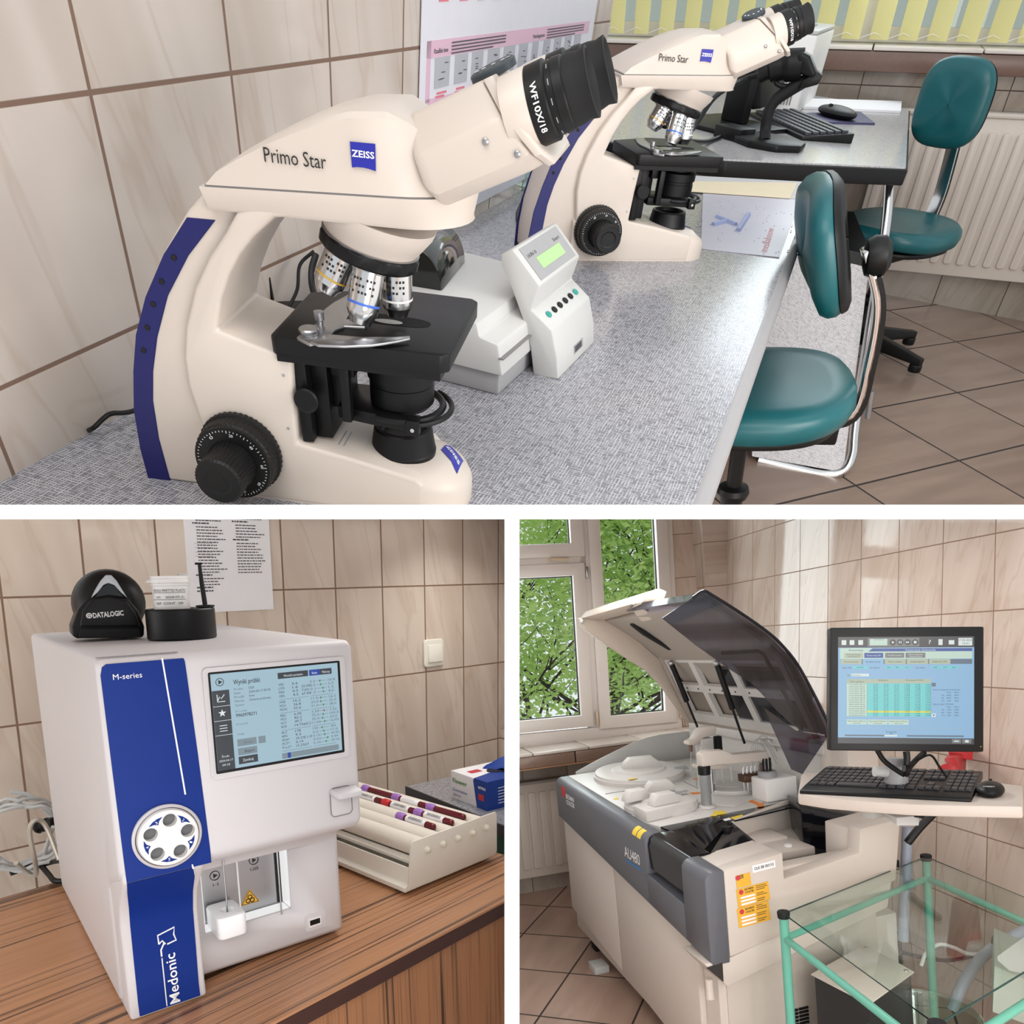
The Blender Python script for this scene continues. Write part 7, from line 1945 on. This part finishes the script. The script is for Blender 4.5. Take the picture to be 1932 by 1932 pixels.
R('white', 0.10, 0.23, 0.345, 0.37); TX('ink', 'Surowica', 0.105, 0.365, 0.06, 0.013); TX('ink', 'Typ', 0.065, 0.365, 0.02, 0.013)
R('sand', 0.065, 0.685, 0.395, 0.435)
R('mint', 0.065, 0.215, 0.437, 0.745); R('aqua', 0.215, 0.685, 0.437, 0.745)
R('yellow', 0.215, 0.685, 0.692, 0.709, 0.0003)
TX('ink', 'Data i godzina', 0.09, 0.425, 0.10, 0.013); TX('ink', 'Nachylenie', 0.30, 0.412, 0.07, 0.012); TX('ink', 'Współczynnik ST.MOW', 0.50, 0.412, 0.13, 0.012)
for k in range(15):
    v = 0.453 + 0.0206 * k
    TX('ink', '%02d.04.2024 08:%02d' % (17 - k if k < 16 else 1, rnd.randint(10, 58)), 0.08, v, 0.12, 0.0115)
    for q in range(6):
        TX('ink', ('%.1f' % rnd.uniform(30, 56)) if q < 3 else ('%.3f' % rnd.uniform(0.9, 1.05)), 0.262 + 0.077 * q, v, 0.028 if q < 3 else 0.035, 0.0115)
for q in range(7):
    R('steel', 0.2145 + 0.0783 * q, 0.2160 + 0.0783 * q, 0.437, 0.745, 0.0003)
for k in range(1, 15):
    R('steel', 0.215, 0.685, 0.4365 + 0.0206 * k, 0.4372 + 0.0206 * k, 0.0002)
R('steel', 0.692, 0.722, 0.43, 0.465); R('white', 0.692, 0.722, 0.715, 0.748)
LAY['navy'][0].face([(X0 + u * SWc, Z1 - v * SHc, 0.0012) for u, v in ((0.698, 0.725), (0.707, 0.742), (0.716, 0.725))][::-1])
TX('ink', 'Zakres nachylenia krzywej kal.', 0.70, 0.50, 0.20, 0.013); TX('ink', 'Zakres współ. ST.MOW', 0.70, 0.635, 0.15, 0.013)
for (v, rows_) in ((0.525, (('Na', '68.0', '38.0'), ('K', '68.0', '38.0'), ('Cl', '-38.0', '-68.0'))), (0.66, (('Na', '1.200', '0.800'), ('K', '1.200', '0.800'), ('Cl', '1.200', '0.800')))):
    TX('ink', 'Wys.', 0.80, v, 0.035, 0.012); TX('ink', 'Niski', 0.855, v, 0.035, 0.012)
    for k, (a, b, c_) in enumerate(rows_):
        vv = v + 0.026 * (k + 1)
        TX('ink', a, 0.765, vv, 0.018, 0.012); TX('ink', b, 0.80, vv, 0.032, 0.012); TX('ink', c_, 0.855, vv, 0.032, 0.012)
for k in range(3):
    u0 = 0.065 + 0.155 * k
    R('mint', u0, u0 + 0.148, 0.775, 0.822)
    TX('ink', 'Rozpoczęcie kalibracji', u0 + 0.008, 0.795, 0.13, 0.012); TX('ink', ('surowic', 'moczu', 'surowic i moczu')[k], u0 + 0.045, 0.814, 0.06, 0.012)
R('sand', 0.02, 0.95, 0.855, 0.857)
TX('ink', 'Zatrzymanie', 0.355, 0.895, 0.08, 0.014); TX('ink', 'ISE', 0.385, 0.912, 0.02, 0.012)
R('steel', 0.05, 0.345, 0.918, 0.932); R('white', 0.345, 0.44, 0.918, 0.932); R('steel', 0.51, 0.925, 0.918, 0.932)
R('grey', 0.84, 0.905, 0.952, 0.99, 0.0003); R('grey', 0.915, 0.98, 0.952, 0.99, 0.0003)
R('white', 0.855, 0.89, 0.966, 0.976, 0.0005); R('white', 0.935, 0.96, 0.960, 0.982, 0.0005)
for k_, (g_, m_) in LAY.items():
    obj('display_' + k_, g_, m_, scn)
# post behind and cables
stn_ = thing('monitor_stand', ROOM_C, 'grey jointed post carrying the monitor and keyboard tray at the analyser end', 'monitor arm')
obj('post', G().tube([(-0.7803, -2.0199, -0.5969), (-0.7852, -2.0246, -0.6663)], 0.028, 20), M_MIDGREY, stn_)
obj('arm', G().tube(spline([(-0.8383, -2.0099, -0.6262), (-0.7981, -2.0192, -0.6343), (-0.7792, -2.0442, -0.6398)]), 0.014, 14), M_GREYP, stn_)
obj('mount_plate', G().loft([[(-0.8416, -1.9468, -0.7397), (-0.8321, -1.9895, -0.7351), (-0.8349, -1.991, -0.7603), (-0.8413, -1.9488, -0.7628)], [(-0.6739, -1.802, -0.7871), (-0.69, -1.8993, -0.765), (-0.6926, -1.9007, -0.7888), (-0.677, -1.8037, -0.8152)]]), M_GREYP, stn_, bev=0.003)
obj('swing_arm', G().loft([[(-0.7997, -1.9768, -0.7453), (-0.7467, -1.9884, -0.749), (-0.7387, -2.0408, -0.7406), (-0.7375, -2.0422, -0.7547), (-0.7948, -2.0298, -0.7533)], [(-0.7978, -1.9779, -0.7541), (-0.748, -1.9891, -0.7603), (-0.7411, -2.0421, -0.7627), (-0.7402, -2.0437, -0.7796), (-0.7971, -2.031, -0.7741)]]), M_GREYP, stn_, bev=0.002)
obj('clamp_screw', G().cyl((-0.745, -2.04, -0.7484), (-0.7436, -2.0607, -0.747), 0.009, n=12), M_BLACK, stn_)
tray = thing('keyboard_tray', ROOM_C, 'putty white keyboard tray on a swing arm below the monitor', 'tray')
tp = [(-1.0099, -1.9214), (-0.9797, -2.0041), (-0.9202, -2.0894), (-0.8615, -2.1647), (-0.7958, -2.2239), (-0.6909, -2.3097), (-0.5304, -2.1599), (-0.5433, -2.1101), (-0.6708, -1.9032), (-0.834, -1.689), (-0.8631, -1.7162)]
obj('tray_top', G().prism(tp, -0.7100000000000001, -0.68, 'z'), mat('tray_putty', (198, 186, 176), 0.45), tray, bev=0.006, clip=CUT_C)
kb0, kb1, kb2 = [(-1.0056, -1.9226, -0.676), (-0.7485, -2.226, -0.676), (-0.8425, -1.7073, -0.676)]
KM = ROOM_C @ on(kb0, [b - a for a, b in zip(kb0, kb1)], [b - a for a, b in zip(kb0, kb2)])
KW = (Vector(kb1) - Vector(kb0)).length
KD = 0.2701
kbd = thing('keyboard', KM, 'full-size black keyboard on the putty tray below the monitor', 'keyboard')
obj('case', G().prism([(0, -0.004), (KD, -0.004), (KD, 0.018), (KD * 0.2, 0.010), (0.004, 0.006), (0, 0.002)], 0, KW, 'x'), M_BLACK, kbd, bev=0.003)
gk_ = G()
gkl = G()
def keyrow(x0, n, w, y, d=0.72, gap=0.0022):
    for k in range(n):
        z = 0.010 + 0.008 * (y - KD * 0.2) / (KD * 0.8)
        gk_.box(x0 + k * w + gap / 2, x0 + (k + 1) * w - gap / 2, y, y + KD * 0.115, z - 0.002, z + 0.005)
        if (k * 7 + int(y * 1000)) % 3:
            gkl.box(x0 + k * w + w * 0.3, x0 + k * w + w * 0.55, y + KD * 0.05, y + KD * 0.075, z + 0.005, z + 0.0052)
u_ = KW / 23.2
for r in range(6):
    y = KD * (0.20 + 0.127 * r + (0.02 if r == 5 else 0))
    if r == 0:
        keyrow(u_ * 0.6, 3, u_ * 1.3, y); keyrow(u_ * 4.6, 1, u_ * 6, y); keyrow(u_ * 10.7, 4, u_ * 1.25, y)
    else:
        keyrow(u_ * (0.6 + 0.0 * r), 15, u_, y)
    if r in (0, 3, 4, 5):
        keyrow(u_ * 16.0, 3, u_, y)
    if r == 1:
        keyrow(u_ * 17.0, 1, u_, y)
    keyrow(u_ * 19.4, 4 if r < 5 else 3, u_ * 0.9, y)
obj('keys', gk_, mat('charcoal_keys', (44, 44, 48), 0.45), kbd, bev=0.0008)
obj('key_legends', gkl, M_INKG, kbd)
obj('lettering', fit(G(), 'CHERRY', Matrix.Translation((KW * 0.45, KD * 0.06, 0.0085)), 0.026, 0.004), M_INKG, kbd)
ms_ = (-0.6658, -2.1959, -0.679)
mou = thing('computer_mouse', ROOM_C @ T(ms_[0], ms_[1], ms_[2], -48), 'black wired mouse on the right end of the keyboard tray', 'computer mouse')
obj('shell', G().ball((0, 0.008, 0.012), 0.012, 12, (2.55, 4.3, 1.6)), M_BLACK, mou)
obj('scroll_wheel', G().cyl((-0.003, 0.04, 0.026), (0.003, 0.04, 0.026), 0.006, n=14), M_RUBBER, mou)
obj('lettering', fit(G(), 'CHERRY', on((-0.012, -0.030, 0.0262), (1, 0, 0), (0, 0.9, 0.35)), 0.024, 0.005), M_INKW, mou)
def cableC(name, pts, r, m, label, n=8, cat='cable'):
    o = obj(name, G().tube(spline(pts), r, n), m, None, M=ROOM_C, clip=None)
    return tag(o, label, cat)
cableC('monitor_cable', [(-0.8594, -2.0513, -0.5619), (-0.8452, -2.0567, -0.5904), (-0.8327, -2.0817, -0.6117), (-0.8276, -2.1042, -0.6224)], 0.0065, M_BLACK, 'thick black cable falling from the left under the monitor')
cableC('signal_cable', [(-0.8017, -2.0848, -0.5689), (-0.8024, -2.0862, -0.5877), (-0.8071, -2.0867, -0.6061), (-0.8247, -2.1046, -0.62)], 0.008, M_BLACK, 'straight black video plug cable under the middle of the monitor')
cableC('power_lead', [(-0.7411, -2.078, -0.5774), (-0.7659, -2.0743, -0.5968), (-0.7982, -2.0889, -0.6096), (-0.8224, -2.1054, -0.6229)], 0.007, M_BLACK, 'black cable converging from the right under the monitor')
cableC('thin_lead', [(-0.8212, -2.0854, -0.6263), (-0.7835, -2.0717, -0.6114), (-0.7318, -2.0609, -0.5947), (-0.7102, -2.0654, -0.594), (-0.6945, -2.0712, -0.623), (-0.6942, -2.0938, -0.6473)], 0.003, M_BLACK, 'thin black lead arching in front of the red fitting')
cableC('hanging_cable', [(-0.06, -1.6091, -0.923), (-0.05, -1.6845, -0.9548), (-0.05, -1.7344, -0.9742), (-0.05, -1.7502, -1.0081), (-0.05, -1.7528, -1.085), (-0.05, -1.7706, -1.1227), (-0.05, -1.8158, -1.1506), (-0.05, -1.8922, -1.1497)], 0.009, M_BLACK, 'black cable bending down the tiled wall right of the tray')
cableC('slanting_cable', [(-0.4753, -1.7973, -0.8359), (-0.5224, -1.7906, -0.8765), (-0.5632, -1.7853, -0.9177)], 0.012, M_BLACK, 'straight black cable slanting from under the tray to the analyser corner')
# red wall fitting
rdM = mat('red_valve_plastic', (170, 36, 40), 0.4, var=0.05)
rf = thing('red_pipe_fitting', ROOM_C, 'red plastic pipe fitting on the wall behind the monitor', 'pipe fitting')
rc = (-0.3843, -1.7565, -0.7286)
obj('elbow', G().cyl((-0.4227, -1.7986, -0.7169), (-0.2074, -1.5927, -0.7703), 0.026, n=24), rdM, rf, bev=0.003)
obj('body', G().loft([[(-0.391, -1.7516, -0.6868), (-0.3584, -1.7583, -0.6833), (-0.3393, -1.7663, -0.7297), (-0.3618, -1.7626, -0.7439)], [(-0.257, -1.6275, -0.6998), (-0.1974, -1.6407, -0.7056), (-0.2102, -1.6438, -0.7746), (-0.2385, -1.6383, -0.7823)]]), rdM, rf, bev=0.006)
obj('wall_flange', G().loft([[(-0.295, -1.6681, -0.6689), (-0.2167, -1.6855, -0.6765), (-0.2234, -1.6879, -0.7222), (-0.2512, -1.6813, -0.7144), (-0.2963, -1.6701, -0.6963)], [(-0.1773, -1.5419, -0.6989), (-0.0994, -1.5592, -0.7064), (-0.1063, -1.5616, -0.7532), (-0.1321, -1.5553, -0.7434), (-0.1769, -1.5444, -0.7281)]]), rdM, rf, bev=0.004)

# ------------------------------------------------------------------ glass cart
CZ = -1.0
M_CGLASS = glass_mat('cart_glass', (0.93, 0.985, 0.965), 0.10)
cart = thing('glass_cart', ROOM_C, 'mint green tube-framed cart with a clear glass top in front of the analyser', 'cart')
cA, cB = (-1.0754, -1.9203, -1.0), (-0.434, -1.7085, -1.0)
e1_, e2_ = Vector(cB) - Vector(cA), Vector((-0.055, -0.60, 0))
cC, cD = Vector(cB) + e2_ * 1.0, Vector(cA) + e2_
cs = [Vector(cA), Vector(cB), cC, cD]
gp = obj('glass_top', G().loft([[(p.x, p.y, CZ - 0.006) for p in cs], [(p.x, p.y, CZ) for p in cs]]), M_CGLASS, cart, clip=CUT_C)
obj('glass_edge', G().tube([(p.x, p.y, CZ - 0.003) for p in cs], 0.0022, 6, closed=True), mat('dark_glass_edge', (30, 62, 62), 0.15), gp, clip=CUT_C)
for p in cs:
    lg_ = obj('leg', G().cyl((p.x, p.y, -1.63), (p.x, p.y, CZ - 0.007), 0.0125, n=18), M_MINT, cart, clip=CUT_C)
    obj('cap', G().lathe([(0.016, -0.014), (0.017, 0.0015), (0.0155, 0.004), (0.006, 0.005), (0.001, 0.004)], (p.x, p.y, CZ), n=20), M_RUBBER, lg_, clip=CUT_C)
for a, b in ((0, 1), (1, 2), (2, 3), (3, 0)):
    obj('rail', G().cyl((cs[a].x, cs[a].y, CZ - 0.072), (cs[b].x, cs[b].y, CZ - 0.072), 0.0095, n=14), M_MINT, cart, clip=CUT_C)
gbw = thing('glass_bowl', ROOM_C @ Matrix.Translation((-0.7845, -2.0631, -1.28)), 'large clear glass bowl rim at the bottom of the cart', 'bowl')
obj('bowl', G().lathe([(0.10, -0.206), (0.135, -0.10), (0.145, -0.004), (0.147, 0.0), (0.144, 0.002), (0.139, -0.004), (0.129, -0.10), (0.09, -0.195)], n=48), glass_mat('bowl_glass', (0.86, 0.95, 0.9), 0.25), gbw, clip=CUT_C)
# equipment behind the cart
ub = thing('supply_unit', ROOM_C, 'putty metal supply unit on the floor seen through the cart glass', 'equipment box')
bq = [(-0.9666, -1.8626, -1.22), (-0.7103, -1.7603, -1.22), (-0.7101, -1.9624, -1.22), (-0.9341, -2.0638, -1.22)]
obj('lid', G().loft([[(p[0], p[1], -1.223) for p in bq], [(p[0], p[1], -1.219) for p in bq]]), M_PUTTY, ub, bev=0.001, clip=CUT_C)
cq = Vector((sum(p[0] for p in bq) / 4, sum(p[1] for p in bq) / 4, 0))
ins = [(cq.x + (p[0] - cq.x) * 0.93, cq.y + (p[1] - cq.y) * 0.93) for p in bq]
obj('case', G().prism(ins, -1.63, -1.223, 'z'), mat('dark_unit_case', (40, 40, 42), 0.5), ub, clip=CUT_C)
for (px_, py_) in ((0.08, 0.1), (0.9, 0.12)):
    v = Vector(bq[1]) + (Vector(bq[2]) - Vector(bq[1])) * px_ + (Vector(bq[0]) - Vector(bq[1])) * 0.06
    obj('lid_screw', G().lathe([(0.006, 0), (0.005, 0.002), (0.001, 0.0022)], (v.x, v.y, -1.219), n=12), M_STEEL, ub)
st_ = thing('power_strip', C_WALL @ Matrix.Identity(4), 'cream power strip with two black plugs low on the right wall', 'power strip')
sp0, sp1 = [(-0.05, -1.1729, -1.4235), (-0.05, -1.1548, -1.605)]
obj('strip', G().box(-0.075, -0.03, sp0[1] - 0.03, sp0[1] + 0.03, sp1[2] - 0.03, sp0[2] + 0.03), M_WHITEP, st_, bev=0.006)
for p in [(-0.09, -1.2372, -1.4293), (-0.09, -1.2238, -1.5216)]:
    obj('plug', G().lathe([(0.026, 0.0), (0.026, 0.014), (0.018, 0.03), (0.010, 0.055)], p, (-0.35, -0.9, -0.1), 18), M_BLACK, st_)
cableC('plug_cable', [(-0.1728, -1.1448, -1.4642), (-0.1721, -1.1972, -1.4758), (-0.1815, -1.248, -1.4938), (-0.1762, -1.2544, -1.5566), (-0.1722, -1.2584, -1.5944)], 0.007, M_BLACK, 'black cable from the upper plug of the power strip')
cableC('second_plug_cable', [(-0.1914, -1.1485, -1.557), (-0.1972, -1.1983, -1.5537), (-0.2098, -1.2479, -1.5659), (-0.1932, -1.273, -1.5778)], 0.007, M_BLACK, 'black cable from the lower plug of the power strip')
lp = []
for k in range(30):
    a = 2 * math.pi * k / 10
    lp.append((-0.1795, -1.2312, -1.533))
ctr_ = Vector((-0.1835, -1.2303, -1.5327))
exx, eyy = Vector((-0.143, -1.2393, -1.5366)) - ctr_, Vector((-0.1767, -1.2266, -1.4706)) - ctr_
lp = [tuple(ctr_ + exx * (0.62 + 0.05 * math.sin(k)) * math.cos(2 * math.pi * k / 11) + eyy * (0.85 + 0.05 * math.cos(k * 1.3)) * math.sin(2 * math.pi * k / 11) + Vector((0, -0.006 * (k % 5), 0))) for k in range(44)]
cableC('cable_bundle', lp + [(-0.1619, -1.2558, -1.5373), (-0.1521, -1.2597, -1.559), (-0.1619, -1.2589, -1.5746)], 0.0072, M_BLACK, 'coiled bundle of black mains cable hanging below the power strip')
cableC('grey_hose', [(-0.4871, -1.6975, -0.9), (-0.5014, -1.7027, -0.9996), (-0.5208, -1.7082, -1.1156), (-0.5396, -1.7159, -1.2568)], 0.016, mat('blue_grey_hose', (150, 156, 170), 0.45), 'vertical grey corrugated hose behind the far cart leg', 12, 'hose')
cableC('wall_cable', [(-0.3799, -1.5064, -1.4099), (-0.3095, -1.5234, -1.4335), (-0.2205, -1.5441, -1.4533), (-0.1882, -1.6486, -1.3936), (-0.1342, -1.6592, -1.3809), (-0.0463, -1.6778, -1.3787)], 0.007, M_BLACK, 'black cable running right along the wall behind the cart')
cableC('white_cable', [(-0.4575, -1.6912, -1.3649), (-0.4363, -1.6925, -1.3257), (-0.3933, -1.6997, -1.3023), (-0.3478, -1.7107, -1.3171), (-0.3001, -1.723, -1.3423), (-0.216, -1.7411, -1.3436), (-0.1297, -1.758, -1.3244)], 0.006, M_WHITEP, 'white cable arching behind the far cart leg')
cableC('drain_hose', [(-0.4503, -1.8033, -1.4603), (-0.4119, -1.8056, -1.3899), (-0.3559, -1.8119, -1.3211), (-0.2947, -1.8214, -1.2776), (-0.2015, -1.838, -1.2372)], 0.017, bpy.data.materials['blue_grey_hose'], 'lilac grey drain hose sloping up to the right behind the cart', 14, 'hose')
cl_ = (-0.2867, -1.822, -1.2636)
tag(obj('cable_clip', G().tube([tuple(Vector(cl_) + Vector((0.02 * math.cos(R_(q)), 0.0, 0.024 * math.sin(R_(q))))) for q in range(0, 360, 30)], 0.006, 8, closed=True), M_BLACK, None, M=ROOM_C), 'black clip around the drain hose', 'clip')
rb = thing('side_unit', ROOM_C, 'pale grey-green unit at the right edge behind the cart', 'equipment box')
q3 = [(-0.508, -2.0268, -1.2128), (-0.4214, -2.0495, -1.2623), (-0.435, -2.0569, -1.3858), (-0.5278, -2.0332, -1.3402)]
obj('case', G().loft([q3, [(p[0] + 0.2, p[1] + 0.2, p[2]) for p in q3]]), mat('grey_green_case', (168, 178, 166), 0.5), rb, bev=0.004, clip=CUT_C)
q4 = [(-0.5382, -2.0685, -1.1746), (-0.4511, -2.0828, -1.1228), (-0.4617, -2.0886, -1.2192), (-0.5094, -2.0773, -1.206)]
obj('lid', G().loft([q4, [(p[0], p[1], p[2] + 0.012) for p in q4]]), M_GREYP, rb, bev=0.002, clip=CUT_C)
